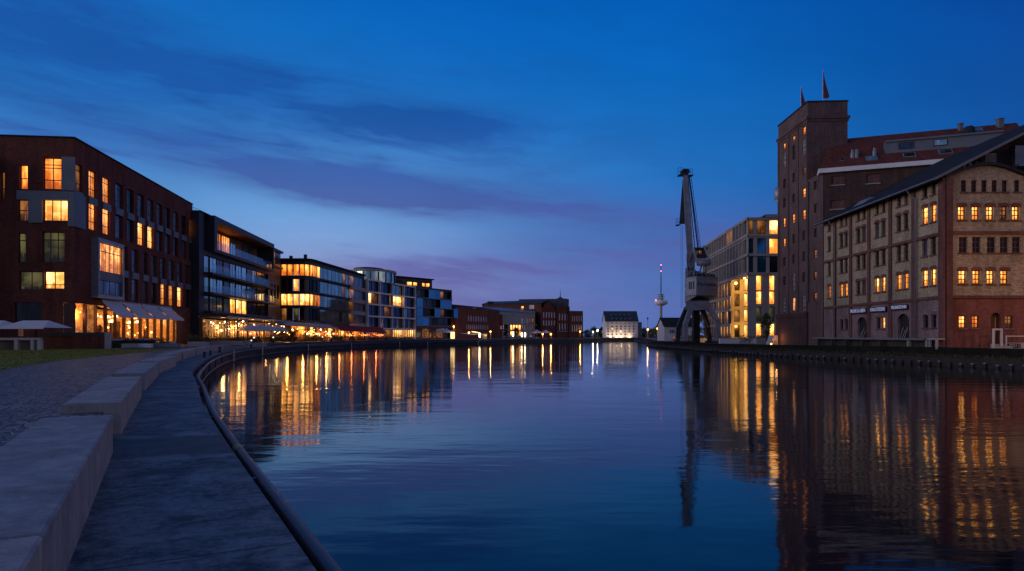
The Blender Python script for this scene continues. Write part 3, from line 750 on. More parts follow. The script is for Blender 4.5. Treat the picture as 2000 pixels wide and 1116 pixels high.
# restaurant room in the corner, behind glass
mb = MB()
fa.quad(mb, 2.2, rest_u, ZG, z_up, -6.5); ff.quad(mb, 6.3, uR, ZG, z_up, -3.2)
mb.face([fa.pt(rest_u,0,ZG), fa.pt(rest_u,-6.5,ZG), fa.pt(rest_u,-6.5,z_up), fa.pt(rest_u,0,z_up)])
mb.face([ff.pt(uR,0,ZG), ff.pt(uR,-6.5,ZG), ff.pt(uR,-6.5,z_up), ff.pt(uR,0,z_up)])
M['room_wall'] = bustle('ochre dining room with lamps and shelves', (.8,.22,.02), (1.0,.6,.2), .9, (.9,1.1)); M['room_wall'].node_tree.nodes['Principled BSDF'].inputs['Base Color'].default_value = (.62,.33,.12,1)
B.part('dining_room', mb, M['room_wall'])
mb = MB(); mb.face([fa.pt(-.0,-.01,z_up-.05), fa.pt(rest_u,-.01,z_up-.05), fa.pt(rest_u,-7,z_up-.05), ff.pt(uR,-6,z_up-.05), ff.pt(uR,-.01,z_up-.05)]); B.part('ceiling', mb, M['wood_soffit'])
mb = MB(); mb.face([fa.pt(-.0,-.01,ZG+.45), fa.pt(rest_u,-.01,ZG+.45), fa.pt(rest_u,-7,ZG+.45), ff.pt(uR,-6,ZG+.45), ff.pt(uR,-.01,ZG+.45)])
fa.box(mb, 0, rest_u, -.3, 0, ZG, ZG+.45); ff.box(mb, .0, uR, -.3, 0, ZG, ZG+.45); B.part('terrace_floor', mb, M['concrete'])
for i in range(13):
    u = .25 + i*(rest_u-.6)/12
    mb = MB(); w = .24 if i % 2 else .13; fa.box(mb, u-w/2, u+w/2, -.35, -.02, ZG+.45, z_up-.06); B.part('column', mb, M['frame_brown'])
for i in range(1, 5):
    mb = MB(); u = uR*i/4 - .1; ff.box(mb, u-.12, u+.12, -.35, -.02, ZG+.45, z_up-.06); B.part('column', mb, M['frame_brown'])
mb = MB(); mb.bar(ff.pt(uR*.78,-.5,ZG+2.7), ff.pt(.2,-.5,z_up-.3), .3, .3); B.part('diagonal_brace', mb, M['frame_brown'])
for i in range(12):
    u = 1.5 + i*2.2; v = -2.2 - (i % 3)*1.4; z = z_up - 1.0 - (i % 2)*.6
    mb = MB(); p = fa.pt(u, v, z); mb.tube([p+Vector((0,0,.2)), Vector((p.x,p.y,z_up-.1))], .015, 5); o = B.part('pendant_lamp', mb, M['black'])
    mb = MB(); mb.lathe([(.06,p.z+.22),(.34,p.z+.05),(.38,p.z-.12),(.02,p.z-.14)], 12, p.x, p.y); mb.build('lamp_shade', M['lamp_soft'], o, B.org)
for u, v in ((2,-3),(8,-3),(14,-3),(20,-3),(26,-3)):
    p = fa.pt(u, v, z_up-1.4); point_light('dining_light', (p.x,p.y,p.z), 230, (1,.5,.16), .3)
for k in range(34):
    u, v, z = rnd.uniform(.5, rest_u-1), -rnd.uniform(.8, 5.5), rnd.uniform(ZG+1.3, z_up-.8); p = fa.pt(u, v, z)
    mb = MB(); mb.ball(p, rnd.uniform(.06,.16), 0, 8, 5); B.part('lamp', mb, M[rnd.choice(['bulb_warm','lamp_soft','lamp_soft'])])
for k in range(16):
    u, v = rnd.uniform(.5, rest_u-2), -rnd.uniform(1.0, 5.0); p = fa.pt(u, v, ZG+.45); w = rnd.uniform(.3,1.1); hh_ = rnd.uniform(.8,2.1)
    mb = MB(); mb.box(p.x-w/2,p.x+w/2,p.y-.25,p.y+.25,ZG+.46,ZG+.46+hh_*.45); mb.box(p.x-w*.1,p.x+w*.1,p.y-.2,p.y+.2,ZG+.46+hh_*.45,ZG+.46+hh_); B.part('furniture', mb, M['frame_brown'])
for k in range(4):
    p = fa.pt(2+k*7,-6.3,ZG+.5); mb = MB(); fa.box(mb, 2+k*7, 4.6+k*7, -6.45, -6.2, ZG+.5, ZG+3.2); B.part('bar_shelf', mb, M['frame_brown'])
p = ff.pt(uR*.6,-2.5,z_up-1.2); point_light('dining_light', (p.x,p.y,p.z), 180, (1,.5,.16), .3)
# wall light over the restaurant corner
# side wing at the picture's left edge with its balconies
W2 = Bld('neighbour_house', 'brick house with dark balconies at the left picture edge, lit window behind', (-54.5,66,ZG))
fw = Fac((-52.75,66.5),(-63,65.4)); h1 = (.3,2.2,GZ(385,66),GZ(335,66))
mb = MB(); wall_grid(mb, fw, .12, fw.L, ZG, GZ(290,66), [h1]); mb.face([fw.pt(.12,0,ZG), fw.pt(.12,-2,ZG), fw.pt(.12,-2,GZ(290,66)), fw.pt(.12,0,GZ(290,66))]); W2.part('wall', mb, M['brick_red'])
W2.win(fw, h1, 'frame_dark', 'lit_dim', cols=1, rows=(.35,))
for y0 in (392, 470):
    mb = MB(); fw.box(mb, .05, 5, .01, 1.0, GZ(y0+40,66), GZ(y0+4,66)); W2.part('balcony', mb, M['dark_panel'])
mb = MB(); fw.box(mb, 0, fw.L, -2, .15, GZ(290,66), GZ(286,66)); W2.part('roof', mb, M['roof_dark'])
# awnings
used = [False]; aw = empty('awning', 'x', 'awning', (0,0,0), 'white awnings of the brick hotel')
L = 5.1; mb = MB(); zt, zb, vo = 6.75, 5.15, 1.75
n = 6
def awn(u0, u1):
    mb = MB()
    for k in range(n):
        t0, t1 = k/n, (k+1)/n
        f = lambda t: (vo*t+.15, zt + (zb-zt)*t - .10*math.sin(math.pi*t))
        (va, za), (vb, zb_) = f(t0), f(t1)
        for dz, mm in ((0,0),(-.03,0)):
            mb.face([fa.pt(u0,va,za+dz), fa.pt(u1,va,za+dz), fa.pt(u1,vb,zb_+dz), fa.pt(u0,vb,zb_+dz)], 0)
    fa.box(mb, u0, u1, vo+.12, vo+.18, zb-.22, zb+.02)
    return mb
for i, lab in enumerate(('white sloping awning at the glazed corner, first of the hotel row', 'second white hotel awning, between two glowing slits', 'third white hotel awning, between two glowing slits', 'last white hotel awning, next to the dark neighbour building')):
    u0 = 5.6 + i*5.35; A = Bld('awning', lab, tuple(fa.pt(u0+2.5, 0, zt)), 'awning', 'white awnings of the brick hotel')
    A.part('canvas', awn(u0, u0+4.85), M['canvas'])
    mb = MB(); fa.box(mb, u0, u0+5.1, .02, .2, zt-.1, zt+.12); A.part('cassette', mb, M['steel'])
    for u in (u0+.5, u0+4.6):
        mb = MB(); mb.bar(fa.pt(u,.1,zt-.7), fa.pt(u,vo,zb-.08), .05, .05); A.part('arm', mb, M['metal_dark'])
bpy.data.objects.remove(aw)
for u in (10.85, 16.2, 21.55):
    p = fa.pt(u, .7, 5.75); point_light('awning_slit_light', (p.x,p.y,p.z), 30, (1,.5,.15), .1)

# ---------------------------------------------------------------- dark glass building with framed loggia
B = Bld('glass_apartment_house', 'dark apartment house with a framed roof loggia and glass balcony fronts', (-50,124,ZG))
fb = Fac((-48.13,105), (-51.0,143.5)); Lb = fb.L; ZT2 = 22.0
zz = lambda y, x=412: fb.z(x, y)
u_f0 = fb.u(412); zl0, zl1 = zz(487), zz(434)
loggia = (u_f0+.2, Lb-.5, zl0, zl1)
rows = [(zz(531,399), zz(497,399)), (zz(570,399), zz(535,399)), (zz(607,399), zz(575,399))]
rows = [(r[0], r[1]) for r in rows]
uA = fb.u(399)
mb = MB(); fb.box(mb, 0, uA-.1, -12, -.0, ZG, ZT2); B.part('end_wall', mb, M['dark_panel'])
mb = MB(); holes = [(uA, Lb-.9, r[0], r[1]) for r in rows]
wall_grid(mb, fb, uA-.1, Lb, 5.9, zl0-.4, holes, .5)
close_box(mb, fb, 0.02, Lb, 14, ZG, ZT2-.3, roof=ZT2-.3); B.part('wall', mb, M['dark_panel'])
# loggia frame
mb = MB(); fb.box(mb, u_f0-1.2, Lb, -4, 1.0, ZT2-.75, ZT2); fb.box(mb, u_f0-1.2, Lb, -4, 1.0, zl0-.5, zl0-.02); fb.box(mb, u_f0-1.2, u_f0+.2, -3, 1.0, zl0-.02, ZT2-.75); fb.box(mb, Lb-.5, Lb, -3, 1.0, zl0-.02, ZT2-.75)
B.part('loggia_frame', mb, M['dark_panel'])
mb = MB(); fb.box(mb, u_f0+.2, Lb-.5, -2.4, .98, ZT2-.85, ZT2-.76); B.part('soffit', mb, M['wood_soffit'])
mb = MB(); fb.quad(mb, u_f0+.2, Lb-.5, zl0, ZT2-.85, -2.4); B.part('loggia_wall', mb, M['wood_soffit'])
ul = [fb.u(x) for x in (414,421,429,437,449)]
xs = [(413.5,418.5,'lit_curtain'),(420.5,427,'lit_curtain'),(428,431,'lit_curtain'),(433,449,'lit_curtain'),(450,460.5,'glass_sky'),(475,484,'glass_sky'),(487,495,'glass_sky'),(505,510,'glass_black')]
for x0, x1, p in xs:
    h = (fb.u(x0,-2.2), fb.u(x1,-2.2), zl0+.1, zl1-.4)
    window(fb, h, M['frame_dark'], M[p], B.root, B.org, cols=2 if x1-x0 > 8 else 1, rows=(), rev=2.3, bar=.1)
def balustrade(u0, u1, v, z0, z1, mat):
    mb = MB(); fb.quad(mb, u0, u1, z0, z1, v); fb.box(mb, u0, u1, v-.03, v+.03, z1, z1+.06); return mb
B.part('balcony_glass', balustrade(u_f0+.3, Lb-.55, .8, zl0, zl0+1.25, 0), M['balcony_glass'])
for ri, r in enumerate(rows):
    mb = MB(); fb.box(mb, uA-.1, Lb-.3, .02, 1.3, r[0]-.4, r[0]-.06); B.part('balcony_slab', mb, M['dark_panel'])
    if ri < 2: B.part('balcony_glass', balustrade(uA, Lb-.9, 1.2, r[0]-.05, r[0]+1.2, 0), M['balcony_glass'])
    nwin = 11
    for i in range(nwin):
        u0 = uA + .15 + (Lb-1.1-uA)*i/nwin; u1 = u0 + (Lb-1.1-uA)/nwin - (.55 if i % 2 == 0 else .25)
        lit_ = ri == 2 and 4 <= i <= 6
        p = ('lit_yellow','lit_pale','lit_yellow')[i-4] if lit_ else ('glass_black' if (ri == 2 and i > 6) or rnd.random() < .12 else 'glass_sky')
        window(fb, (u0,u1,r[0]+.02,r[1]-.02), M['frame_dark'], M[p], B.root, B.org, cols=2 if i % 3 else 1, rows=(), rev=.42, bar=.09)
mb = MB()
fb.box(mb, 0, Lb, -12, .25, ZT2, ZT2+.12); B.part('roof', mb, M['roof_dark'])
mb = MB(); 
for i in range(8): p = fb.pt(1+i*.7,-1.5,ZT2+.1); mb.tube([p, p+Vector((0,0,.8))], .025, 4)
a, b2 = fb.pt(1,-1.5,ZT2+.9), fb.pt(5.9,-1.5,ZT2+.9); mb.tube([a,b2], .03, 4); B.part('roof_railing', mb, M['steel'])
# set-back stair wing
B2 = Bld('stair_wing', 'slim dark wing between the loggia house and the glazed corner office', (-51.5,147,ZG))
fs = Fac((-51.2,144), (-51.9,153)); zt = 21.6
hs = [(1+ i*2.6, 2.6+i*2.6, GZ(555-j*34,147)-3, GZ(555-j*34,147)) for i in range(3) for j in range(3)]
mb = MB(); wall_grid(mb, fs, 0, 9, ZG, zt-3.6, [h for h in hs if h[3] < zt-4]); close_box(mb, fs, 0, 9, 10, ZG, zt-.2, roof=zt-.2); B2.part('wall', mb, M['dark_panel'])
for h in hs:
    if h[3] < zt-4: B2.win(fs, h, 'frame_dark', 'glass_dark', cols=1, rows=(.5,))
mb = MB(); fs.box(mb, -.2, 9.2, -6, .6, zt-.45, zt); fs.box(mb, -.2, 9.2, -6, .6, zt-3.9, zt-3.6); B2.part('roof', mb, M['dark_panel'])
for i in range(4): B2.win(fs, (.3+i*2.2, 2.2+i*2.2, zt-3.5, zt-.5), 'frame_dark', 'lit_dim' if i < 2 else 'glass_mid', cols=2, rows=(), rev=0)

# ---------------------------------------------------------------- glazed corner office
B = Bld('corner_office', 'office building with a rounded glazed corner, two floors brightly lit', (-46,158,ZG))
pts = [(-53.9,155),(-47.0,155),(-46.1,155.9),(-45.75,157.4),(-45.6,160),(-42.6,197)]
ZT3 = GZ(508.5,155)
fl = [(GZ(539,155),GZ(516,155)), (GZ(569,155),GZ(545,155)), (GZ(597,155),GZ(574,155)), (GZ(626,155),GZ(602,155))]
facs = [Fac(pts[i],pts[i+1]) for i in range(5)]
tops = [ZG+4.2] + []
mb = MB()
for f in facs:
    holes = [(0.001, f.L-.001, a, b) for a, b in fl]
    wall_grid(mb, f, 0, f.L, 5.2, ZT3, holes, .35)
mb.face([(p[0],p[1],ZT3-.2) for p in pts] + [(-58,197,ZT3-.2),(-58,155,ZT3-.2)])
mb.face([(-53.9,155,ZG),(-53.9,168,ZG),(-53.9,168,ZT3),(-53.9,155,ZT3)]); mb.face([(-42.6,197,ZG),(-58,197,ZG),(-58,197,ZT3),(-42.6,197,ZT3)])
B.part('wall', mb, M['dark_panel'])
mb = MB()
ring = [Vector(p) for p in pts]; outr = []
for i, p in enumerate(ring):
    n = (facs[max(i-1,0)].n + facs[min(i,4)].n).normalized(); outr.append(p + n*.45)
for i in range(5):
    a, b2 = outr[i], outr[i+1]; c, d = ring[i+1], ring[i]
    mb.hexa([(*a,ZT3-.05),(*b2,ZT3-.05),(c.x-3*facs[i].n.x,c.y-3*facs[i].n.y,ZT3-.05),(d.x-3*facs[i].n.x,d.y-3*facs[i].n.y,ZT3-.05),(*a,ZT3+.4),(*b2,ZT3+.4),(c.x-3*facs[i].n.x,c.y-3*facs[i].n.y,ZT3+.4),(d.x-3*facs[i].n.x,d.y-3*facs[i].n.y,ZT3+.4)])
B.part('roof', mb, M['roof_dark'])
for x, y, h in ((-47.2,156,1.0),(-50.5,156,.7)):
    mb = MB(); mb.box(x-.3,x+.3,y-.3,y+.3,ZT3+.4,ZT3+.4+h); B.part('chimney', mb, M['roof_dark'])
litrows = {0:('lit_yellow','lit_warm','lit_yellow','lit_warm'), 2:('lit_yellow','lit_pale','lit_warm','lit_yellow')}
for ri, (a, b) in enumerate(fl):
    for fi, f in enumerate(facs[:4]):
        nw = 5 if fi == 0 else 1 if fi < 3 else 2
        for i in range(nw):
            u0, u1 = f.L*i/nw+.06, f.L*(i+1)/nw-.06
            p = rnd.choice(litrows[ri]) if ri in litrows else ('lit_pale' if (ri == 1 and fi == 0 and i == 3) else 'lit_green' if ri == 3 and fi == 0 and i == 3 else 'lit_dim' if (ri == 3 and fi == 0 and i in (0,1)) else 'glass_black')
            window(f, (u0,u1,a,b), M['frame_dark'], M[p], B.root, B.org, cols=1 if fi < 3 else 3, rows=(), rev=.25, bar=.09)
    f = facs[4]
    uE = f.u(626.5); uM = f.u(682)
    ups = [0] + [uE + (uM-uE)*k/8 for k in range(9)] + [uM + (f.L-uM)*k/3 for k in range(1,4)]
    for k in range(len(ups)-1):
        u0, u1 = ups[k]+.05, ups[k+1]-.05
        if k == 0: p = rnd.choice(litrows[ri]) if ri in litrows else 'glass_black'
        elif k <= 8: p = 'glass_sky' if not (ri == 3 and k == 6) else 'glass_black'
        else: p = 'lit_dim' if k == 9 else 'glass_mid'
        if k == 7 and ri in (0,1): p = 'lit_dim'
        window(f, (u0,u1,a,b), M['frame_dark'], M[p], B.root, B.org, cols=3 if k <= 8 else 1, rows=(), rev=.25, bar=.08)
    mb = MB(); f.box(mb, uM, f.L, .02, .3, a-1.1, a-.02); B.part('parapet', mb, M['beige_stone'])
    mb = MB(); f.box(mb, uE, uM, .02, .7, a-.45, a-.25); B.part('balcony_slab', mb, M['dark_panel'])
for fi, f in enumerate(facs):
    n = max(1, int(f.L/2.4))
    for i in range(n):
        window(f, (f.L*i/n+.04, f.L*(i+1)/n-.04, ZG+.05, 5.15), M['frame_dark'], M[rnd.choice(['bustle','lit_dim','lit_pale','bustle','lit_green','bustle_dim','lit_warm'])], B.root, B.org, cols=2, rows=(.72,), rev=.2, bar=.12, name='shopfront')

# ---------------------------------------------------------------- white grid building
B = Bld('white_grid_building', 'apartment building with a white concrete grid front, lower right cells lit behind slats', (-38,214,ZG))
fg = Fac((-42.2,198), (-33.0,231)); ZT4 = 19.1
xc = [716.5,740.6,764.8,787.6,809.6]; us = [fg.u(x) for x in xc]
hf = (ZT4-4.9)/4; zs = [ZG, ZG+3.3] + [ZG+3.3+hf*k for k in range(1,5)]
hf = (ZT4-zs[1])/4; zs = [ZG, zs[1]] + [zs[1]+hf*k for k in range(1,5)]
t = .22
mb = MB()
for u in us: fg.box(mb, u-t, u+t, -.25, .45, ZG, ZT4+t)
for z in zs[1:]:
    for i in range(4): fg.box(mb, us[i]+t, us[i+1]-t, -.25, .44, z-t, z+t)
for i in range(2,4): fg.box(mb, us[i]+t, us[i+1]-t, -.25, .44, ZG, ZG+.5)
B.part('grid_frame', mb, M['white_render'])
mb = MB(); close_box(mb, fg, us[0], us[4], 13, ZG, ZT4, roof=ZT4-.02); fg.quad(mb, us[0], us[4], ZG, ZT4, -.9); B.part('wall', mb, M['grey_panel'])
for r in range(4):
    for i in range(4):
        z0, z1 = zs[r+1]+t, zs[r+2]-t; a, b = us[i]+t, us[i+1]-t; mid = (a+b)/2
        row = 3-r
        for k, (x0,x1) in enumerate(((a,mid),(mid,b))):
            p = 'glass_mid' if rnd.random() < .6 else 'glass_dark'
            if row == 1 and i == 0 and k == 0: p = 'lit_pale'
            if row == 1 and i == 2: p = 'lit_pale'
            if row == 1 and i == 0 and k == 1: p = 'lit_dim'
            if row == 0 and i == 2: p = 'glass_sky'
            if row == 2 and i == 1 and k == 1: p = 'lit_dim'
            if row == 2 and i == 3 and k == 0: p = 'glass_sky'
            window(fg, (x0+.1,x1-.1,z0+.05,z1-.05), M['frame_dark'], M[p], B.root, B.org, cols=1+(rnd.random() < .5), rows=(.3,) if rnd.random() < .5 else (), rev=.6, bar=.1)
for i in range(4):
    a, b = us[i]+t, us[i+1]-t
    if i >= 2:
        w = window(fg, (a,b,ZG+.5,zs[1]-t), M['frame_dark'], M['lit_pale'], B.root, B.org, cols=1, rows=(), rev=.6, bar=.12)
        mb = MB(); nn = 5
        for k in range(nn): u = a+(b-a)*(k+.9)/(nn+.8); fg.box(mb, u-.28, u+.05, -.5, -.3, ZG+.5, zs[1]-t)
        mb.build('slats', M['frame_dark'], w, B.org)
    else: window(fg, (a,b,ZG+.1,zs[1]-t), M['frame_dark'], M['lit_dim' if i == 1 else 'bustle_red'], B.root, B.org, cols=3, rows=(), rev=.6, bar=.12)
# round penthouse
P_ = Bld('round_penthouse', 'round glazed penthouse with a flat roof rim above the white grid building', (-46,212,ZT4))
def ell(cx, cy, rx, ry, n=36): return [(cx+rx*math.cos(2*math.pi*i/n), cy+ry*math.sin(2*math.pi*i/n)) for i in range(n)]
c0 = (-43.5, 214); rx, ry = 6.6, 9.5
zp = lambda y: GZ(y, 206)
mb = MB(); mb.prism(ell(*c0, rx, ry), ZT4-.1, zp(530)); P_.part('drum', mb, M['glass_sky'])
for i in range(18):
    a = 2*math.pi*i/18; mb = MB(); x, y = c0[0]+(rx+.03)*math.cos(a), c0[1]+(ry+.03)*math.sin(a)
    if math.sin(a) > .75: continue
    mb.box(x-.16,x+.16,y-.16,y+.16,ZT4-.05,zp(531)); P_.part('mullion', mb, M['dark_panel'])
mb = MB(); mb.prism(ell(*c0, rx+.5, ry+.5), zp(530), zp(526)); P_.part('roof', mb, M['concrete'])
mb = MB(); mb.prism(ell(c0[0]-1.2, c0[1], rx-2.0, ry-2.5), zp(526), zp(521)); P_.part('roof_crown', mb, M['dark_panel'])

# ---------------------------------------------------------------- blue-glass dark building
B = Bld('blue_glass_building', 'dark apartment building with scattered blue glass balcony panels', (-27,240,ZG))
fd = Fac((-32.8,231.5), (-22.0,250)); Ld = fd.L; ZT5 = 19.4
sl = [GZ(636,231), GZ(618,231), GZ(600,231), GZ(581,231)]
mb = MB(); holes = []
lv = [(sl[0],sl[1]),(sl[1],sl[2]),(sl[2],sl[3]),(sl[3],ZT5-.5)]
hl = [(.6, Ld-.5, a+.35, b-.25) for a, b in lv]
wall_grid(mb, fd, 0, Ld, ZG, ZT5, hl + [(.6,Ld-.5,ZG+.2,sl[0]-.9)], 1.0); close_box(mb, fd, 0, Ld, 12, ZG, ZT5, roof=ZT5-.02); B.part('wall', mb, M['dark_panel'])
blue = {(3,2):1,(3,3):1,(2,0):1,(2,5):1,(2,4):1,(1,0):1,(1,3):1,(0,0):1,(0,1):1}
for r, h in enumerate(hl):
    for i in range(6):
        u0 = h[0]+(h[1]-h[0])*i/6; u1 = h[0]+(h[1]-h[0])*(i+1)/6
        p = 'lit_dim' if (r, i) in ((3,4),(1,4)) else ('glass_dark' if rnd.random() < .4 else 'glass_black')
        window(fd, (u0+.05,u1-.05,h[2],h[3]), M['frame_dark'], M[p], B.root, B.org, cols=2, rows=(), rev=.9, bar=.1)
        if (r,i) in blue: mb = MB(); fd.box(mb, u0, u1, .05, .13, h[2]-.3, h[3]+.1); B.part('balcony_panel', mb, M['glass_blue'])
    mb = MB(); fd.box(mb, .2, Ld, .02, .5, h[2]-.55, h[2]-.32); B.part('balcony_slab', mb, M['grey_panel'])
mb = MB(); fd.box(mb, Ld-.2, Ld+2.4, -2, 1.0, sl[1]-.1, sl[2]+.1); B.part('balcony_box', mb, M['glass_blue'])
for i in range(5):
    u0 = .6+(Ld-1.1)*i/5; window(fd, (u0+.1,u0+(Ld-1.1)/5-.1,ZG+.2,sl[0]-.9), M['frame_dark'], M[('glass_black','bustle_dim','glass_black','bustle_dim','glass_black')[i]], B.root, B.org, cols=3, rows=(.7,), rev=.8, bar=.12)
PH = Bld('penthouse', 'dark flat-roofed penthouse with a few lit windows on top of the blue glass building', (-33,245,ZT5))
fp_ = Fac((-40.5,238), (-29.5,252)); hp = [(fp_.L*.30,fp_.L*.44),(fp_.L*.47,fp_.L*.58),(fp_.L*.72,fp_.L*.8),(fp_.L*.82,fp_.L*.93)]
zt = GZ(540,240)
hs = [(a,b,ZT5+1.2,ZT5+2.5) for a,b in hp]
mb = MB(); wall_grid(mb, fp_, 0, fp_.L, ZT5-.2, zt-.4, hs); close_box(mb, fp_, 0, fp_.L, 8, ZT5-.2, zt-.4); PH.part('wall', mb, M['dark_panel'])
for h in hs: PH.win(fp_, h, 'frame_dark', 'lit_yellow', cols=2, rows=())
mb = MB(); fp_.box(mb, -.5, fp_.L+.4, -9, .8, zt-.4, zt); PH.part('roof', mb, M['roof_dark'])

# ---------------------------------------------------------------- low red brick hall
B = Bld('brick_hall', 'low red brick hall with two rows of narrow windows beside the blue glass building', (-14,276,ZG))
fh = Fac((-21.2,257), (-5.5,297)); zt = fh.z(925,602)
h1 = [(*sorted((fh.u(914+i*4.9), fh.u(916.6+i*4.9))), fh.z(930,628), fh.z(930,618)) for i in range(8)]
h2 = [(*sorted((fh.u(911+i*3.7), fh.u(913.2+i*3.7))), fh.z(930,643.5), fh.z(930,635)) for i in range(12)]
mb = MB(); wall_grid(mb, fh, 0, fh.L, ZG, zt, h1+h2, .2); close_box(mb, fh, 0, fh.L, 20, ZG, zt)
mb.face([fh.pt(0,0,zt), fh.pt(0,-20,zt), fh.pt(0,-10,zt+1.6)]); B.part('wall', mb, M['brick_far'])
for h in h1+h2: B.win(fh, h, 'frame_white', 'glass_pale', cols=2, rows=(.5,), rev=.15, bar=.08)
mb = MB(); mb.face([fh.pt(-.3,.3,zt+.05), fh.pt(fh.L,.3,zt+.05), fh.pt(fh.L,-10,zt+1.7), fh.pt(-.3,-10,zt+1.7)]); mb.face([fh.pt(-.3,-20,zt), fh.pt(fh.L,-20,zt), fh.pt(fh.L,-10,zt+1.7), fh.pt(-.3,-10,zt+1.7)]); B.part('roof', mb, M['roof_dark'])
mb = MB(); p = fh.pt(3,-6,zt+.9); mb.lathe([(.9,p.z),(.9,p.z+1),(.6,p.z+1.5),(0,p.z+1.6)], 12, p.x, p.y); B.part('roof_vent', mb, M['roof_dark'])
# darker brick annexe
B = Bld('brick_annexe', 'dark brick annexe under a strip of white upper windows', (-6,297,ZG))
fx = Fac((-11.2,293), (-4.2,302)); zt = fx.z(972,616)
hs = [(*sorted((fx.u(964+i*4.6), fx.u(967+i*4.6))), fx.z(972,643), fx.z(972,636)) for i in range(5)]
mb = MB(); wall_grid(mb, fx, 0, fx.L, ZG, zt, hs, .2); close_box(mb, fx, 0, fx.L, 12, ZG, zt, roof=zt-.02); B.part('wall', mb, M['brick_red'])
for h in hs: B.win(fx, h, 'frame_dark', 'glass_pale', cols=1, rows=(.5,), rev=.15, bar=.1)
mb = MB(); fx.box(mb, -.2, fx.L+.2, -12, .2, zt, zt+.3); B.part('roof', mb, M['roof_dark'])

# ---------------------------------------------------------------- zinc and glass block
B = Bld('zinc_office', 'pale zinc office block with window bands, its lower two floors lit', (2,305,ZG))
fz = Fac((-10.5,303), (10.6,315)); LZ = fz.L
z3, z2, z1 = (fz.z(1030,633), fz.z(1030,622)), (fz.z(1030,645.5), fz.z(1030,635)), (fz.z(1030,656), fz.z(1030,647))
ztop = fz.z(1000,607); ub = fz.u(994)
holes, wl = [], []
for i in range(14): 
    u = .3 + i*(ub-.5)/14; wl.append(((u, u+.42, fz.z(975,617), fz.z(975,609)), 'glass_pale'))
for zi, zr in enumerate((z3,z2,z1)):
    for i in range(9):
        u = ub + .8 + i*(LZ-ub-1.2)/9
        p = 'lit_yellow' if (zi >= 1 and i < 4) else ('lit_dim' if rnd.random() < .35 else 'glass_pale')
        if zi == 0 and i < 4: continue
        wl.append(((u, u+(LZ-ub-1.2)/9-.3, zr[0], zr[1]), p))
mb = MB(); wall_grid(mb, fz, 0, LZ, ZG, ztop, [w[0] for w in wl], .2); close_box(mb, fz, 0, LZ, 18, ZG, ztop); B.part('wall', mb, M['zinc'])
for h, p in wl: B.win(fz, h, 'frame_dark', p, cols=1, rows=(), rev=.15, bar=.08)
mb = MB(); zr = fz.z(985,599); mb.face([fz.pt(-.3,.4,ztop), fz.pt(LZ+.3,.4,ztop-1.0), fz.pt(LZ+.3,-9,zr-.4), fz.pt(-.3,-9,zr)]); mb.face([fz.pt(-.3,-9,zr), fz.pt(LZ+.3,-9,zr-.4), fz.pt(LZ+.3,-18,ztop), fz.pt(-.3,-18,ztop)]); B.part('roof', mb, M['zinc'])
for zr in (z3,z2): mb = MB(); fz.box(mb, ub, LZ+.5, .02, .9, zr[0]-.6, zr[0]-.3); B.part('ledge', mb, M['zinc'])
mb = MB(); fz.box(mb, ub-1, LZ+1.5, .02, 2.0, z1[0]-.9, z1[0]-.6); B.part('canopy', mb, M['zinc'])

# ---------------------------------------------------------------- big brick works
B = Bld('brick_works', 'big old red brick works with a stepped outline, blue slate roof block and a finial', (20,330,ZG))
fl_ = Fac((-14.5,330), (13.6,318)); fr = Fac((13.6,316), (34.3,330)); zg = GZ
zt = zg(604,316)
hr = []
for i in range(5):
    u = fr.u(1061+i*5.2); u2 = fr.u(1063.4+i*5.2)
    hr += [(u,u2,zg(621,318),zg(610,318)), (u,u2,zg(636,318),zg(626,318))]
for i in range(4):
    u = fr.u(1092+i*5.4); u2 = fr.u(1094.2+i*5.4); hr += [(u,u2,zg(626,322),zg(613,322)), (u,u2,zg(645,322),zg(632,322))]
for i in range(5):
    u = fr.u(1117+i*4.4); u2 = fr.u(1119+i*4.4); hr += [(u,u2,zg(628,326),zg(617,326)), (u,u2,zg(648,326),zg(634,326))]
mb = MB(); uS1, uS2 = fr.u(1086), fr.u(1111)
def hh(a, b): return [h for h in hr if a <= h[0] < b]
wall_grid(mb, fr, 0, uS1, ZG, zt, hh(0,uS1), .3); wall_grid(mb, fr, uS1, uS2, ZG, zg(598,322), hh(uS1,uS2), .3); wall_grid(mb, fr, uS2, fr.L, ZG, zg(610,328), hh(uS2,99), .3)
mb.face([fr.pt(0,0,zt), fr.pt(uS1,0,zt), fr.pt(uS1*.45,0,zg(586,318))])
fr.box(mb, uS1-.01, uS1+.5, -8, .6, ZG, zg(599,320)); fr.box(mb, uS2-.4, uS2+.1, -8, .5, ZG, zg(599,324))
hl_ = [(fl_.u(1003),fl_.u(1008),zg(612,325),zg(608,325)), (fl_.u(1017.5),fl_.u(1022.5),zg(603.3,323),zg(598.5,323)), (fl_.u(1033),fl_.u(1043),zg(604,320),zg(596,320))]
wall_grid(mb, fl_, 0, fl_.L, ZG, zg(592,320), hl_, .3)
close_box(mb, fr, 0, uS1, 16, ZG, zt); close_box(mb, fr, uS1, fr.L, 16, ZG, zg(612,328), roof=zg(612,328)); B.part('wall', mb, M['brick_far'])
for h in hr: B.win(fr, h, 'frame_white', 'glass_pale', cols=2, rows=(.3,.6), rev=.2, bar=.08)
for h, p in zip(hl_, ('lit_dim','lit_pale','glass_mid')): B.win(fl_, h, 'frame_white', p, cols=3, rows=(.5,), rev=.2, bar=.1)
mb = MB(); a = zg(593,320)
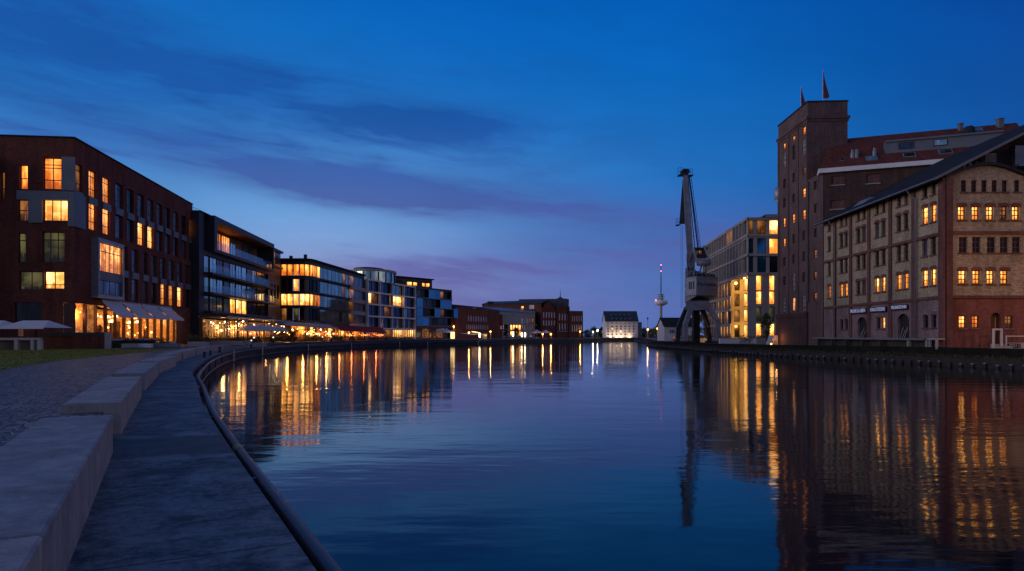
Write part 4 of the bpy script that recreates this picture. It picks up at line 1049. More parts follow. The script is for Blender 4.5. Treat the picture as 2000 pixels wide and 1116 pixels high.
mb.face([fl_.pt(-.5,.4,a), fl_.pt(fl_.L,.4,a), fr.pt(uS1*.45,0,zg(586.2,318)), fl_.pt(0,-8,zg(588,330))]); mb.face([fr.pt(uS1*.45,.3,zg(586,318)), fr.pt(uS1+.3,.3,zt+.1), fr.pt(uS1+.3,-14,zt+.1), fr.pt(uS1*.45,-14,zg(586,318))]); B.part('roof', mb, M['roof_slate'])
mb = MB(); mb.prism([(3.4,332),(26,326),(27.5,330),(27,344),(3.4,345)], zg(600,326), zg(584.5,330)); 
B.part('slate_block', mb, M['roof_slate'])
mb = MB(); mb.lathe([(2.6,zg(584.6,330)),(1.2,zg(582.5,330)),(.2,zg(579.5,330)),(.06,zg(566,330))], 8, 23.4, 331); B.part('finial', mb, M['roof_slate'])
for i in range(9):
    u = uS2+.4+i*(fr.L-uS2-.8)/8; mb = MB(); fr.box(mb, u-.22, u+.22, -.5, .1, zg(610,328)-.2, zg(607.5,328)); B.part('merlon', mb, M['brick_far'])
for zz_ in (zg(628,322),): mb = MB(); fr.box(mb, uS1+.6, uS2-.5, .02, .2, zg(648,322), zg(646.8,322)); B.part('cornice', mb, M['concrete'])
# ================================================================== right bank
RB = catmull([(60,8),(50,30),(45.5,45),(42.6,57),(41.0,64.5),(39.6,73),(37.6,83),(35.3,94),(34.4,105),(34.1,120),(34.0,145),(33.9,168),(35.6,180),(38.6,196),(45,230),(58,326),(64,352),(70,380)], 1.1)
def zgr(y): return 1.6 if y < 70 else 1.6 - .3*min(1, (y-70)/45)
SR = [0]
for i in range(1, len(RB)): SR.append(SR[-1] + (RB[i]-RB[i-1]).length)
NR = []
for i in range(len(RB)):
    t = (RB[min(i+1,len(RB)-1)] - RB[max(i-1,0)]).normalized(); NR.append(Vector((t.y, -t.x)))     # landward = right
def offr(i, d): p = RB[i] + NR[i]*d; return (p.x, p.y)
def rstrip(name, mat, d0, d1, z0f, z1f, label, kind='structure', cat=None):
    mb = MB()
    for i in range(len(RB)-1):
        a, b2, c, d = offr(i,d0), offr(i+1,d0), offr(i+1,d1), offr(i,d1)
        ya, yb = RB[i].y, RB[i+1].y
        mb.face([(*a,z0f(ya)),(*b2,z0f(yb)),(*c,z1f(yb)),(*d,z1f(ya))], 0, [(SR[i],d0),(SR[i+1],d0),(SR[i+1],d1),(SR[i],d1)])
    return tag(mb.build(name, mat), label, cat, kind=kind)
M['kerb'] = plain('mossy black kerb', (.016,.017,.013), .9, .4, 1.0, spec=.1)
M['asphalt'] = plain('worn asphalt', (.055,.055,.06), .8, .25, .5, bump=.3, fine=14)
M['bank'] = plain('weedy earth bank', (.03,.032,.012), .95, .45, .8, bump=.5)
rstrip('bank_slope', M['bank'], .15, 1.5, lambda y: .72, lambda y: .98, 'weedy earth ledge above the sheet pile wall')
rstrip('quay_road', M['asphalt'], 1.5, 5.2, zgr, zgr, 'quay road along the right bank')
mb = MB()
for i in range(len(RB)-1):
    a, b2 = offr(i,1.5), offr(i+1,1.5); c, d = offr(i+1,1.75), offr(i,1.75); za, zb = zgr(RB[i].y)+.12, zgr(RB[i+1].y)+.12
    mb.face([(*a,.9),(*b2,.9),(*b2,zb),(*a,za)]); mb.face([(*a,za),(*b2,zb),(*c,zb),(*d,za)]); mb.face([(*d,za),(*c,zb),(*c,zb-.12),(*d,za-.12)])
tag(mb.build('kerb_wall', M['kerb']), 'dark concrete kerb wall between the quay road and the weedy ledge', 'wall')
mb = MB()
for i in range(len(RB)-1):
    a, b2 = offr(i,5.2), offr(i+1,5.2); za, zb = zgr(RB[i].y)-.006, zgr(RB[i+1].y)-.006
    mb.face([(*a,za),(*b2,zb),(3000,b2[1],zb),(3000,a[1],za)])
tag(mb.build('quayside_ground', M['ground']), 'dark ground of the right quayside under the mill buildings', kind='structure')
# sheet pile wall with its piles
root = empty('sheet_pile_wall', 'dark steel sheet pile wall with a row of pale-headed piles at the right bank', 'wall', (40,70,0)); org = Vector((40,70,0))
mb = MB()
for i in range(len(RB)-1):
    a, b2 = offr(i,0.15), offr(i+1,0.15); c, d = offr(i+1,.5), offr(i,.5)
    mb.face([(*a,-.6),(*b2,-.6),(*b2,.78),(*a,.78)]); mb.face([(*a,.78),(*b2,.78),(*c,.78),(*d,.78)])
M['pile_steel'] = plain('rusty sheet pile steel', (.035,.028,.022), .8, .4, 1.5, bump=.3)
mb.build('sheet', M['pile_steel'], root, org)
M['weed1'] = plain('dark weeds', (.045,.05,.012), .9, .4, 2); M['weed2'] = plain('dry weeds', (.085,.07,.02), .9, .4, 2)
M['pile_head'] = plain('pale pile head', (.17,.165,.165), .8, .3, 4)
s = 14.0; k = 0; rest = MB()
def r_at(s, d=0.0):
    i = next((i for i in range(len(SR)-1) if SR[i+1] > s), len(SR)-2); t = (s-SR[i])/(SR[i+1]-SR[i])
    p = RB[i].lerp(RB[i+1], t); n = NR[i].lerp(NR[i+1], t).normalized(); return p + n*d, n
while s < SR[-1]-70:
    p, n = r_at(s); 
    mb = MB() if k < 90 else rest; hj = random.uniform(-.12,.06); hm = 1 if random.random() < .8 else 0
    t = Vector((-n.y, n.x)); q = lambda a, b, z: (p.x+t.x*a+n.x*b, p.y+t.y*a+n.y*b, z)
    mb.hexa([q(-.16,-.1,-.5),q(.16,-.1,-.5),q(.16,.16,-.5),q(-.16,.16,-.5),q(-.16,-.1,.30+hj),q(.16,-.1,.30+hj),q(.16,.16,.30+hj),q(-.16,.16,.30+hj)], 0)
    mb.hexa([q(-.17,-.11,.30+hj),q(.17,-.11,.30+hj),q(.17,.16,.30+hj),q(-.17,.16,.30+hj),q(-.12,-.05,.42+hj),q(.12,-.05,.42+hj),q(.12,.14,.42+hj),q(-.12,.14,.42+hj)], hm)
    if k < 90: mb.build('pile', [M['pile_steel'], M['pile_head']], root, org)
    k += 1; s += 1.25
if rest.f: rest.build('pile', [M['pile_steel'], M['pile_head']], root, org)['kind'] = 'stuff'
# weeds on the ledge
mb = MB()
for _ in range(5200):
    s = random.uniform(12, 150); p, n = r_at(s, random.uniform(.2,1.5)); a = random.uniform(0,6.28); w = random.uniform(.04,.12); hh = random.uniform(.08,.34)*random.uniform(.5,1.2)
    dx, dy = math.cos(a)*w, math.sin(a)*w; z = .72 + .2*random.random()
    mb.face([(p.x-dx,p.y-dy,z),(p.x+dx,p.y+dy,z),(p.x+random.uniform(-.15,.15),p.y+random.uniform(-.15,.15),z+hh)], random.randint(0,1))
tag(mb.build('weeds', [M['weed1'], M['weed2']]), 'weeds and grass growing on the ledge of the right bank', kind='stuff')

# ---------------------------------------------------------------- yellow brick warehouse
B = Bld('yellow_warehouse', 'yellow brick warehouse with red brick pilasters, painted letter signs and a loading dock', (46,76,1.6))
XY = 43.0; fl = Fac((43.0,68), (43.69,95.6)); fr = Fac((43.0,68), (72,68)); Lw = fl.L
ZE = ZC+16.0; Zs1, Zs0 = ZC+10.2, ZC+3.83
zr_ = lambda a, b: (GZ(b,72.3), GZ(a,72.3))
R1, R2, R3, R4, R5 = zr_(368,390), zr_(409,441), zr_(471,503), zr_(530,561), zr_(616,641)
wl = []
bays = [(1800.5,1809,1814.5,1823),(1744.5,1752,1758,1765.5),(1704.5,1711,1716,1722.5),(1667,1673,1677,1683),(1636,1641,1644,1649)]
bays = [(1801,1811.5,1818,1828),(1751,1760,1765,1774),(1709,1717,1721.5,1729.5),(1672.5,1680,1683.5,1691),(1640,1646.5,1649.5,1655.5)]
lit_l = {0:{2:1,4:1},1:{4:1},2:{4:1},3:{},4:{4:1}}
dk = lambda: rnd.choice(['glass_dark','glass_dark','glass_mid','glass_black'])
for bi, (a,b_,c,d) in enumerate(bays):
    for ri, rr in enumerate((R1,R2,R3,R4)):
        for x0, x1 in ((a,b_),(c,d)):
            if ri == 0: x0, x1 = x0+.6, x1-.6
            wl.append((fl.span(x0,x1,*rr), 'lit_yellow' if (ri+1) in lit_l[bi] else dk(), ri))
for ri, rr in enumerate((R1,R2,R3,R4)): wl.append((fl.span(1617,1622.5,*rr), 'lit_warm' if ri == 3 else 'glass_dark', ri))
gl = [(fl.span(1803,1813,*R5),'glass_black'),(fl.span(1819,1829,*R5),'glass_black'),(fl.span(1712,1719,*R5),'glass_black'),(fl.span(1721,1729,*R5),'lit_pale'),(fl.span(1641,1647,*R5),'glass_black'),(fl.span(1650,1656,*R5),'glass_black')]
doors = [fl.span(1675,1693,ZC-.35,GZ(620,86)), fl.span(1753.5,1775.5,ZC-.35,GZ(614,77))]
mb = MB(); wall_grid(mb, fl, 0, Lw, Zs0, ZE, [w[0] for w in wl], .3); B.part('wall', mb, M['brick_yellow'])
mb = MB(); wall_grid(mb, fl, 0, Lw, .8, Zs0, [g[0] for g in gl] + doors, .35); B.part('base_wall', mb, M['brick_pink'])
for h, p, ri in wl: window(fl, h, M['frame_brown'], M[p], B.root, B.org, cols=2, rows=(.72,.38), rev=.26, bar=.07, sill=M['brick_trim'], lintel=M['brick_trim'] if ri else M['brick_yellow'], arch=.14 if ri else .02)
for h, p in gl: window(fl, h, M['frame_dark'], M[p], B.root, B.org, cols=2, rows=(.65,), rev=.3, bar=.08, sill=M['brick_trim'], lintel=M['brick_pink'], arch=.3)
for i, h in enumerate(doors):
    mb = MB(); fl.quad(mb, h[0], h[1], h[2], h[3], -.33)
    for k in range(7): u = h[0]+(h[1]-h[0])*k/6; fl.box(mb, u-.03, u+.03, -.32, -.28, h[2], h[3])
    d_ = B.part('door', mb, M['frame_dark'])
    n = 8; mb = MB(); um = (h[0]+h[1])/2; ra = (h[1]-h[0])/2
    for k in range(n):
        a0, a1 = math.pi*k/n, math.pi*(k+1)/n; f = lambda a, r: fl.pt(um-math.cos(a)*ra*r, .03, h[3]-.75+math.sin(a)*.75*r)
        mb.face([f(a0,1.0), f(a1,1.0), f(a1,1.16), f(a0,1.16)])
    for sgn in (0,1):                                   # masonry over the shoulders of the arch
        for k in range(n//2):
            a0, a1 = math.pi*k/n, math.pi*(k+1)/n
            pts_ = [(um-math.cos(a)*ra, h[3]-.75+math.sin(a)*.75) for a in (a0,a1)]
            if sgn: pts_ = [(2*um-u, z) for u, z in pts_]
            mb.face([fl.pt(pts_[0][0],-.02,pts_[0][1]), fl.pt(pts_[1][0],-.02,pts_[1][1]), fl.pt(pts_[1][0],-.02,h[3]+.01), fl.pt(pts_[0][0],-.02,h[3]+.01)])
    mb.build('arch', M['brick_pink'], d_, B.org)
# pilasters and string courses
for x in (1785.5,1740,1698,1662.5,1631.5):
    u = fl.u(x); mb = MB(); fl.box(mb, u-.3, u+.3, -.02, .16, .8, ZE-.35); B.part('pilaster', mb, M['brick_trim'])
mb = MB(); fl.box(mb, -.2, .62, -.05, .2, Zs0, ZE-.3); fl.box(mb, -.2, .6, -.05, .17, .8, Zs0); B.part('pilaster', mb, M['brick_trim'])
for z in (Zs1, Zs0): mb = MB(); fl.box(mb, -.22, Lw, -.02, .235, z-.18, z+.12); B.part('string_course', mb, M['brick_trim'])
# gable end facing the viewer
xs = lambda a, b, y0, y1: fr.rect(a, b, y0, y1)
fw_ = []
for x in (1877,1897,1917,1937,1957,1981): fw_.append((xs(x,x+11.5,352,375),'glass_black',0))
for i, x in enumerate((1871.5,1898.5,1926.5,1953,1977)): fw_.append((xs(x,x+14.5,403,430),'lit_dim' if i == 3 else 'lit_yellow',1))
for x in (1873,1899,1928,1953,1977,2003): fw_.append((xs(x,x+17,463,494),'glass_black',2))
for x in (1872.5,1900,1927.5,1954.5): fw_.append((xs(x,x+15,528,555),'lit_yellow',1))
g_ = [(xs(1873,1887,617,641),'lit_yellow'),(xs(1898.5,1912.5,617,641),'lit_warm'),(xs(1963,1978,617,641),'lit_dim')]
dr = xs(1935,1954,611,680)
ztop = GZ(347,68)
mb = MB(); wall_grid(mb, fr, 0, 26, Zs0, ztop, [w[0] for w in fw_], .3)
uc = fr.u(1926); ws = 14
for k in range(ws):                                      # low curved pediment
    t0, t1 = k/ws, (k+1)/ws; f = lambda t: (uc*2*t, ztop + 1.15*math.sin(math.pi*t)**1.3)
    (a0,b0),(a1,b1) = f(t0), f(t1); mb.face([fr.pt(a0,0,ztop-.01), fr.pt(a1,0,ztop-.01), fr.pt(a1,0,b1), fr.pt(a0,0,b0)])
B.part('gable_wall', mb, M['brick_yellow'])
mb = MB()
for k in range(ws):
    t0, t1 = k/ws, (k+1)/ws; (a0,b0),(a1,b1) = f(t0), f(t1)
    mb.hexa([fr.pt(a0,-2.4,b0), fr.pt(a0,.45,b0), fr.pt(a1,.45,b1), fr.pt(a1,-2.4,b1), fr.pt(a0,-2.4,b0+.3), fr.pt(a0,.45,b0+.3), fr.pt(a1,.45,b1+.3), fr.pt(a1,-2.4,b1+.3)])
fr.box(mb, uc*2, 26, -2.4, .45, ztop, ztop+.3)
B.part('pediment_roof', mb, M['roof_dark'])
mb = MB(); wall_grid(mb, fr, 0, 26, .9, Zs0, [g[0] for g in g_] + [dr], .35); B.part('gable_base_wall', mb, M['brick_quay'])
for h, p, k in fw_: window(fr, h, M['frame_brown'], M[p], B.root, B.org, cols=2, rows=(.70,.35), rev=.28, bar=.09, sill=M['brick_trim'], lintel=M['brick_trim'] if k == 1 else None, arch=.12)
for h, p in g_: window(fr, h, M['frame_brown'], M[p], B.root, B.org, cols=2, rows=(.72,.36), rev=.28, bar=.08, sill=M['brick_pink'], lintel=M['brick_quay'], arch=.15)
mb = MB(); fr.box(mb, .17, .8, -.02, .2, .9, ztop-.05); B.part('pilaster', mb, M['brick_trim'])
for z in (Zs1, Zs0): mb = MB(); fr.box(mb, .2, 26, -.02, .24, z-.18, z+.12); B.part('string_course', mb, M['brick_trim'])
# entrance
mb = MB(); fr.quad(mb, dr[0], dr[1], dr[2], dr[3], -.34); e = B.part('door', mb, M['frame_brown'])
mb = MB(); u0, u1 = dr[0]+.15, dr[1]-.15; fr.quad(mb, u0+.5, u1-.12, 2.1, 4.7, -.32, 0, [(0,0),(1,0),(1,1),(0,1)]); mb.build('pane', M['lit_dim'], e, B.org)
mb = MB(); um, ra = (dr[0]+dr[1])/2, (dr[1]-dr[0])/2; n = 10
for k in range(n):
    a0, a1 = math.pi*k/n, math.pi*(k+1)/n; q = lambda a, r: fr.pt(um-math.cos(a)*ra*r, .03, dr[3]-ra+math.sin(a)*ra*r)
    mb.face([q(a0,1),q(a1,1),q(a1,1.22),q(a0,1.22)])
    pts_ = [(um-math.cos(a)*ra, dr[3]-ra+math.sin(a)*ra) for a in (a0,a1)]
    mb.face([fr.pt(pts_[0][0],-.02,pts_[0][1]), fr.pt(pts_[1][0],-.02,pts_[1][1]), fr.pt(pts_[1][0],-.02,dr[3]+.01), fr.pt(pts_[0][0],-.02,dr[3]+.01)])
mb.build('arch', M['brick_quay'], e, B.org)
# upper gable set back under the overhanging main roof
pit = .51; ov = 1.1; ridge = 16.0
def roof_z(u): return ZE - .35 + pit*(u+ov) if u < ridge else ZE - .35 + pit*(2*ridge-u+ov)
mb = MB(); fg2 = Fac((43.0,71.2),(80,71.2))
hs = [(fg2.u(1881),fg2.u(1885.5),GZ(330,71.2),GZ(320,71.2)),(fg2.u(1892),fg2.u(1897),GZ(329,71.2),GZ(319,71.2)),(fg2.u(1905),fg2.u(1911),GZ(327,71.2),GZ(315.5,71.2))]
for k in range(32):
    u0, u1 = k*1.0, (k+1)*1.0
    mb.face([fg2.pt(u0,0,ztop-1), fg2.pt(u1,0,ztop-1), fg2.pt(u1,0,roof_z(u1)-.05), fg2.pt(u0,0,roof_z(u0)-.05)])
B.part('upper_gable', mb, M['brick_dark'])
for h in hs: window(fg2, h, M['frame_white'], M['glass_sky'], B.root, B.org, cols=2, rows=(.5,), rev=-.02, bar=.05)
mb = MB(); fg2.box(mb, fg2.u(1914), fg2.u(1935.5), -.3, .8, ztop-.2, GZ(304,71.2)); B.part('chimney', mb, M['brick_yellow'])
mb = MB(); fg2.box(mb, fg2.u(1974), fg2.u(2040), -.3, 1.2, GZ(330,71.2), GZ(326,71.2)); fg2.box(mb, fg2.u(1976), fg2.u(2040), -.3, .5, GZ(326,71.2), GZ(287,71.2)); B.part('balcony', mb, M['zinc'])
# main roof: two slopes, fascia, gutter
y0, y1 = 67.6, 96.0
def rp(u, y, dz=0): return Vector((43.0 + .025*(y-68) + u, y, roof_z(u)+dz))
mb = MB(); th = .32
mb.face([rp(-ov,y0), rp(-ov,y1), rp(ridge,y1), rp(ridge,y0)]); mb.face([rp(ridge,y0), rp(ridge,y1), rp(2*ridge+ov,y1), rp(2*ridge+ov,y0)])
mb.face([rp(-ov,y0,-th), rp(-ov,y1,-th), rp(ridge,y1,-th), rp(ridge,y0,-th)])
mb.face([rp(-ov,y0,-th), rp(-ov,y1,-th), rp(-ov,y1), rp(-ov,y0)])
for y in (y0,y1): mb.face([rp(-ov,y,-th), rp(ridge,y,-th), rp(ridge,y), rp(-ov,y)])
B.part('roof', mb, M['roof_dark'])
mb = MB(); mb.tube([rp(-ov-.07,y0,-.12), rp(-ov-.07,y1,-.12)], .09, 8); B.part('gutter', mb, M['steel'])
mb = MB(); mb.bar(rp(-ov,y0-.04,-.14), rp(ridge,y0-.04,-.14), .09, .26); B.part('verge_board', mb, M['grey_panel'])
mb = MB(); f3 = [rp(.6,85.5,.03), rp(.6,88.5,.03), rp(1.5,88.5,.35), rp(1.5,85.5,.35)]; mb.face(f3); mb.face([rp(.6,85.5,.03), rp(1.5,85.5,.35), rp(2.1,85.5,.02)]); B.part('roof_light', mb, M['zinc'])
# downpipes
for x in (1786.5, 1630):
    u = fl.u(x)-.55; mb = MB(); mb.tube([rp(-ov-.07,fl.pt(u,0,0).y,-.15), fl.pt(u,.9,ZE-1.0), fl.pt(u,.24,ZE-1.5), fl.pt(u,.24,1.0)], .09, 8); B.part('downpipe', mb, M['steel'])
# loading dock along the canal front
Dk = Bld('loading_dock', 'concrete loading dock slab on short posts along the yellow warehouse', (42.6,82,1.5), 'platform')
ua, ub = fl.u(1808,1.1), Lw+.8
mb = MB(); fl.box(mb, ua, ub, .25, 1.3, ZC-.52, ZC-.30); Dk.part('slab', mb, M['grey_panel'])
mb = MB(); fl.box(mb, ua+.4, ub, .22, .3, 1.0, ZC-.52); Dk.part('back_wall', mb, M['concrete_dark'])
for x in (1806,1770): mb = MB(); u = fl.u(x, 1.3); fl.box(mb, u, u+.24, .8, 1.1, 1.4, ZC-.52); Dk.part('post', mb, M['concrete'])
for i in range(5): mb = MB(); u = ua+9+i*4.2; fl.box(mb, u, u+.35, .7, 1.1, .9, ZC-.52); Dk.part('post', mb, M['concrete_dark'])
St = Bld('loading_stage', 'small separate concrete stage at the end of the loading dock', (43,69,1.5), 'platform')
ua2 = fl.u(1833,.9); mb = MB(); fl.box(mb, ua2, ua-.3, .25, 1.15, ZC-.46, ZC-.3); St.part('slab', mb, M['concrete'])
for u in (ua2+.02, ua-.7): mb = MB(); fl.box(mb, u, u+.16, .9, 1.1, 1.5, ZC-.46); St.part('post', mb, M['concrete'])
# planks leaning in the doors
for i, h in enumerate(doors):
    for k in range(3):
        o = MB(); u = h[0]+.35+k*.42; o.bar(fl.pt(u,.3,ZC-.3), fl.pt(u+.45,-.25,ZC+.55+.3*((k+i)%2)), .05, .04)
        tag(o.build('plank', M['concrete'], org=tuple(fl.pt(u,.45,ZC-.3))), ('pale plank leaning in the %s dock door, ' % ('farther' if i == 0 else 'nearer')) + ('first from its near side','middle one','closest to its far side')[k], 'plank', 'planks leaning in the dock doors')
# letter signs
def fac_matrix(fac, u, v, z, flip=False):
    d = -fac.d if flip else fac.d
    x = Vector((d.x, d.y, 0)); y = Vector((0,0,1)); n = Vector((fac.n.x, fac.n.y, 0))
    return Matrix.Translation(fac.pt(u, v, z)) @ Matrix((( x.x, y.x, n.x, 0),(x.y, y.y, n.y, 0),(x.z, y.z, n.z, 0),(0,0,0,1)))
for (x0,x1,y0_,y1_,txt,lab) in ((1664.5,1695,603.5,612,'PRUNS SA EBEN','dark sign board over the farther arched dock door, pale letters'), (1703.5,1734,600.5,609,'KRAUTEEERE','dark sign board over the lit ground floor window, pale letters'), (1745,1776,596.5,604.5,'PRUNKSFOHN','dark sign board over the nearer arched dock door, pale letters')):
    xm = (x0+x1)/2; a, b = sorted((fl.u(x0), fl.u(x1))); z0, z1 = fl.z(xm,y1_), fl.z(xm,y0_)
    sg = Bld('letter_sign', lab, tuple(fl.pt((a+b)/2,.2,(z0+z1)/2)), 'sign', 'letter signs of the warehouse')
    mb = MB(); fl.box(mb, a, b, .17, .26, z0-.08, z1+.05); sg.part('board', mb, M['sign_blue'])
    Mx = Matrix.Translation(-sg.org) @ fac_matrix(fl, (a+b)/2, .28, (z0+z1)/2, True)
    text_mesh('lettering', txt, (z1-z0)*1.15, M['sign_letters'], sg.root, Mx, .01, (b-a)*.94)
# white porch frame, railing and plate in front of the gable
P_ = Bld('porch_frame', 'white steel frame standing before the arched entrance', (48.2,66.6,1.6), 'frame')
fp2 = Fac((44,66.6),(72,66.6)); a, b = fp2.u(1938.5), fp2.u(1957.5); zt, zb = GZ(642,66.6), 1.62
for u in (a,b-.16): mb = MB(); fp2.box(mb, u, u+.16, -.08, .08, zb, zt); P_.part('post', mb, M['frame_white'])
mb = MB(); fp2.box(mb, a+.16, b-.16, -.08, .08, zt-.16, zt); P_.part('beam', mb, M['frame_white'])
mb = MB(); fp2.box(mb, a+.16, a+1.8, -.5, .2, zb, zb+.22); fp2.box(mb, a+.16, a+1.8, -.5, -.1, zb+.22, zb+.42); P_.part('step', mb, M['concrete'])
Rl = Bld('ramp_railing', 'pale railing and ramp wall right of the arched entrance', (49.6,66.3,1.6), 'railing')
a = fp2.u(1964); mb = MB(); fp2.box(mb, a, a+14, -.05, .05, GZ(658,66.6), GZ(655.8,66.6)); Rl.part('handrail', mb, M['frame_white'])
for i in range(6): mb = MB(); u = a+.02+i*2.6; fp2.box(mb, u, u+.1, -.04, .04, zb, GZ(658,66.6)); Rl.part('post', mb, M['frame_white'])
mb = MB(); fp2.box(mb, a+.3, a+14, -.3, -.1, zb-.3, GZ(669.5,66.6)); Rl.part('ramp_wall', mb, M['concrete'])
mb = MB(); cx_ = fp2.u(1982); Mx = Matrix.Translation(-Rl.org) @ fac_matrix(fp2, cx_, -.06, GZ(676,66.6))
text_mesh('lettering', 'CG1 |', .46, M['frame_white'], Rl.root, Mx, .01, .95)
mb = MB(); fp2.box(mb, cx_-.7, cx_+.6, -.1, -.07, GZ(680,66.6), GZ(671.5,66.6)); Rl.part('plate', mb, M['black'])
mb = MB(); fp2.box(mb, cx_+.68, cx_+2.2, -.1, -.07, GZ(680,66.6), GZ(670.5,66.6)); Rl.part('plate', mb, M['canvas_beige'])
# wall camera and small lamp post
o = MB(); p = fl.pt(.6,.2,GZ(606,68)); o.box(p.x-.35,p.x,p.y-.06,p.y+.06,p.z-.06,p.z+.06); o.bar((p.x-.05,p.y,p.z),(p.x+.1,p.y,p.z),.05,.05); tag(o.build('wall_camera', M['frame_white'], org=tuple(p)), 'small white wall camera on the corner pilaster of the yellow warehouse', 'camera')

# ---------------------------------------------------------------- mill: hipped red roof block and tower
B = Bld('mill_building', 'dark brown brick mill block with a red tiled hipped roof and long zinc dormer', (52,102,1.4))
C0 = Vector((45.55,100)); C1 = Vector((45.65,105.4)); dv = Vector((.9327,-.3607)); nv = Vector((.3607,.9327))
fm = Fac(C0, C0+dv*24); fs = Fac(C0, C1); ZM = GZ(336,100)
hs = []
for (x0,x1,y0_,y1_) in ((1624,1649,344,361),(1692,1718,340,358),(1622,1650,391,408)): hs.append((fm.u(x0),fm.u(x1),fm.z((x0+x1)/2,y1_),fm.z((x0+x1)/2,y0_)))
mb = MB(); wall_grid(mb, fm, 0, 24, 1.0, ZM, hs, .2)
sh = [(2.0,3.2,GZ(y+17,102.5),GZ(y,102.5)) for y in (353,398,446,488,530,572)]
B.part('wall', mb, M['brick_dark'])
mb = MB(); wall_grid(mb, fs, 0, fs.L, 1.0, ZM, sh, .25); B.part('canal_wall', mb, M['brick_mill'])
for h in hs:
    mb = MB(); fm.quad(mb, *h, -.19); w = B.part('blind_window', mb, M['brick_trim']); mb = MB(); fm.box(mb, h[0]-.1, h[1]+.1, -.1, .12, h[2]-.15, h[2]-.01); mb.build('sill', M['concrete'], w, B.org)
for i, h in enumerate(sh): window(fs, h, M['frame_brown'], M['lit_dim' if i in (3,4,5) else 'glass_black'], B.root, B.org, cols=2, rows=(.33,.66), rev=.22, bar=.07)
def E3(v, z): return Vector((v.x, v.y, z))
oh = .55; ec = C0 - dv*oh - nv*oh; e_r = C0 + dv*26 - nv*oh; e_b = C0 - dv*oh + nv*12.5
rg0 = C0 + dv*1.6 + nv*8.6; rg1 = C0 + dv*26 + nv*8.6; ZR = 33.6
zeav = ZM+.35
mb = MB(); mb.face([E3(ec,zeav), E3(e_r,zeav), E3(rg1,ZR), E3(rg0,ZR)]); mb.face([E3(ec,zeav), E3(rg0,ZR), E3(e_b+nv*5,zeav)]); mb.face([E3(rg0,ZR), E3(rg1,ZR), E3(e_r+nv*18,zeav), E3(e_b+nv*5,zeav)])
B.part('roof', mb, M['roof_tile'])
mb = MB(); t1 = nv*.08
mb.hexa([E3(ec-t1,zeav-.62), E3(e_r-t1,zeav-.62), E3(e_r+nv*.5,zeav-.62), E3(ec+nv*.5,zeav-.62), E3(ec-t1,zeav+.02), E3(e_r-t1,zeav+.02), E3(e_r+nv*.5,zeav+.02), E3(ec+nv*.5,zeav+.02)])
e2 = ec + nv*7.2
mb.hexa([E3(ec-dv*.08,zeav-.62), E3(e2-dv*.08,zeav-.62), E3(e2+dv*.5,zeav-.62), E3(ec+dv*.5,zeav-.62), E3(ec-dv*.08,zeav+.03), E3(e2-dv*.08,zeav+.03), E3(e2+dv*.5,zeav+.03), E3(ec+dv*.5,zeav+.03)])
B.part('cornice', mb, M['white_render'])
# dormer band: on the front slope
def sl(a, t): # a along dv, t 0..1 up the slope
    base = C0 + dv*a - nv*oh; top = C0 + dv*a + nv*8.6; p = base.lerp(top, t); return E3(p, zeav + (ZR-zeav)*t)
def dorm(a0, a1, t0, t1, mat, name, roofm='zinc'):
    mb = MB(); z1 = sl(a0,t1).z + .1
    f0, f1 = sl(a0,t0), sl(a1,t0); g0, g1 = sl(a0,t1), sl(a1,t1)
    F0, F1 = Vector((f0.x,f0.y,z1)), Vector((f1.x,f1.y,z1))
    mb.face([f0,f1,F1,F0], 0); mb.face([f0,F0,g0], 0); mb.face([f1,F1,g1], 0)
    o_ = -Vector((nv.x,nv.y,0))*.3
    mb.hexa([F0+o_+Vector((0,0,.002)), F1+o_+Vector((0,0,.002)), g1+Vector((0,0,.1)), g0+Vector((0,0,.1)), F0+o_+Vector((0,0,.25)), F1+o_+Vector((0,0,.25)), g1+Vector((0,0,.36)), g0+Vector((0,0,.36))], 0)
    return B.part(name, mb, M[mat]), f0, f1, z1
def a_of(px, t):          # position along the roof for a photo column
    k = (px-CX)/F; b = C0 - nv*oh + (nv*(8.6+oh))*t; return (k*b.y - b.x)/(dv.x - k*dv.y)
dz, f0, f1, zt = dorm(a_of(1729,.33), a_of(1960,.33), .33, .56, 'grey_panel', 'dormer')
fdm = Fac((f0.x,f0.y),(f1.x,f1.y)); zb = f0.z
for x0, x1, p in ((1755,1784,'glass_dark'),(1823,1850,'lit_dim')):
    h = (fdm.u(x0), fdm.u(x1), zb+.45, zt-.2); window(fdm, h, M['frame_dark'], M['glass_sky' if p == 'lit_dim' else p], B.root, B.org, cols=1, rows=(), rev=-.06, bar=.1)
def skylight(px, t, w, h, mat, name='skylight'):
    a = a_of(px, t); mb = MB(); n = Vector((0,0,1)); q = [sl(a,t), sl(a+w,t), sl(a+w,t+h), sl(a,t+h)]
    sn = (q[1]-q[0]).cross(q[3]-q[0]).normalized(); sn = sn if sn.z > 0 else -sn
    mb.hexa([v - sn*.02 for v in q] + [v + sn*.14 for v in q]); o = B.part(name, mb, M['zinc'])
    mb = MB(); c = (q[0]+q[2])/2; mb.face([c+(v-c)*.82+sn*.15 for v in q], 0, [(0,0),(1,0),(1,1),(0,1)]); mb.build('pane', M[mat], o, B.org)
skylight(1692,.13,1.5,.13,'glass_sky'); skylight(1765,.14,1.6,.13,'glass_dark'); skylight(1835,.15,1.7,.13,'glass_dark'); skylight(1641,.2,.6,.07,'glass_dark'); skylight(1902,.82,1.2,.1,'glass_sky')
for x in (1665,1673,1708):
    a = a_of(x,.3); p = sl(a,.3); mb = MB(); mb.lathe([(.26,p.z-.3),(.26,p.z+.5),(.16,p.z+1.1),(.0,p.z+1.12)], 8, p.x, p.y); B.part('roof_vent', mb, M['zinc'])
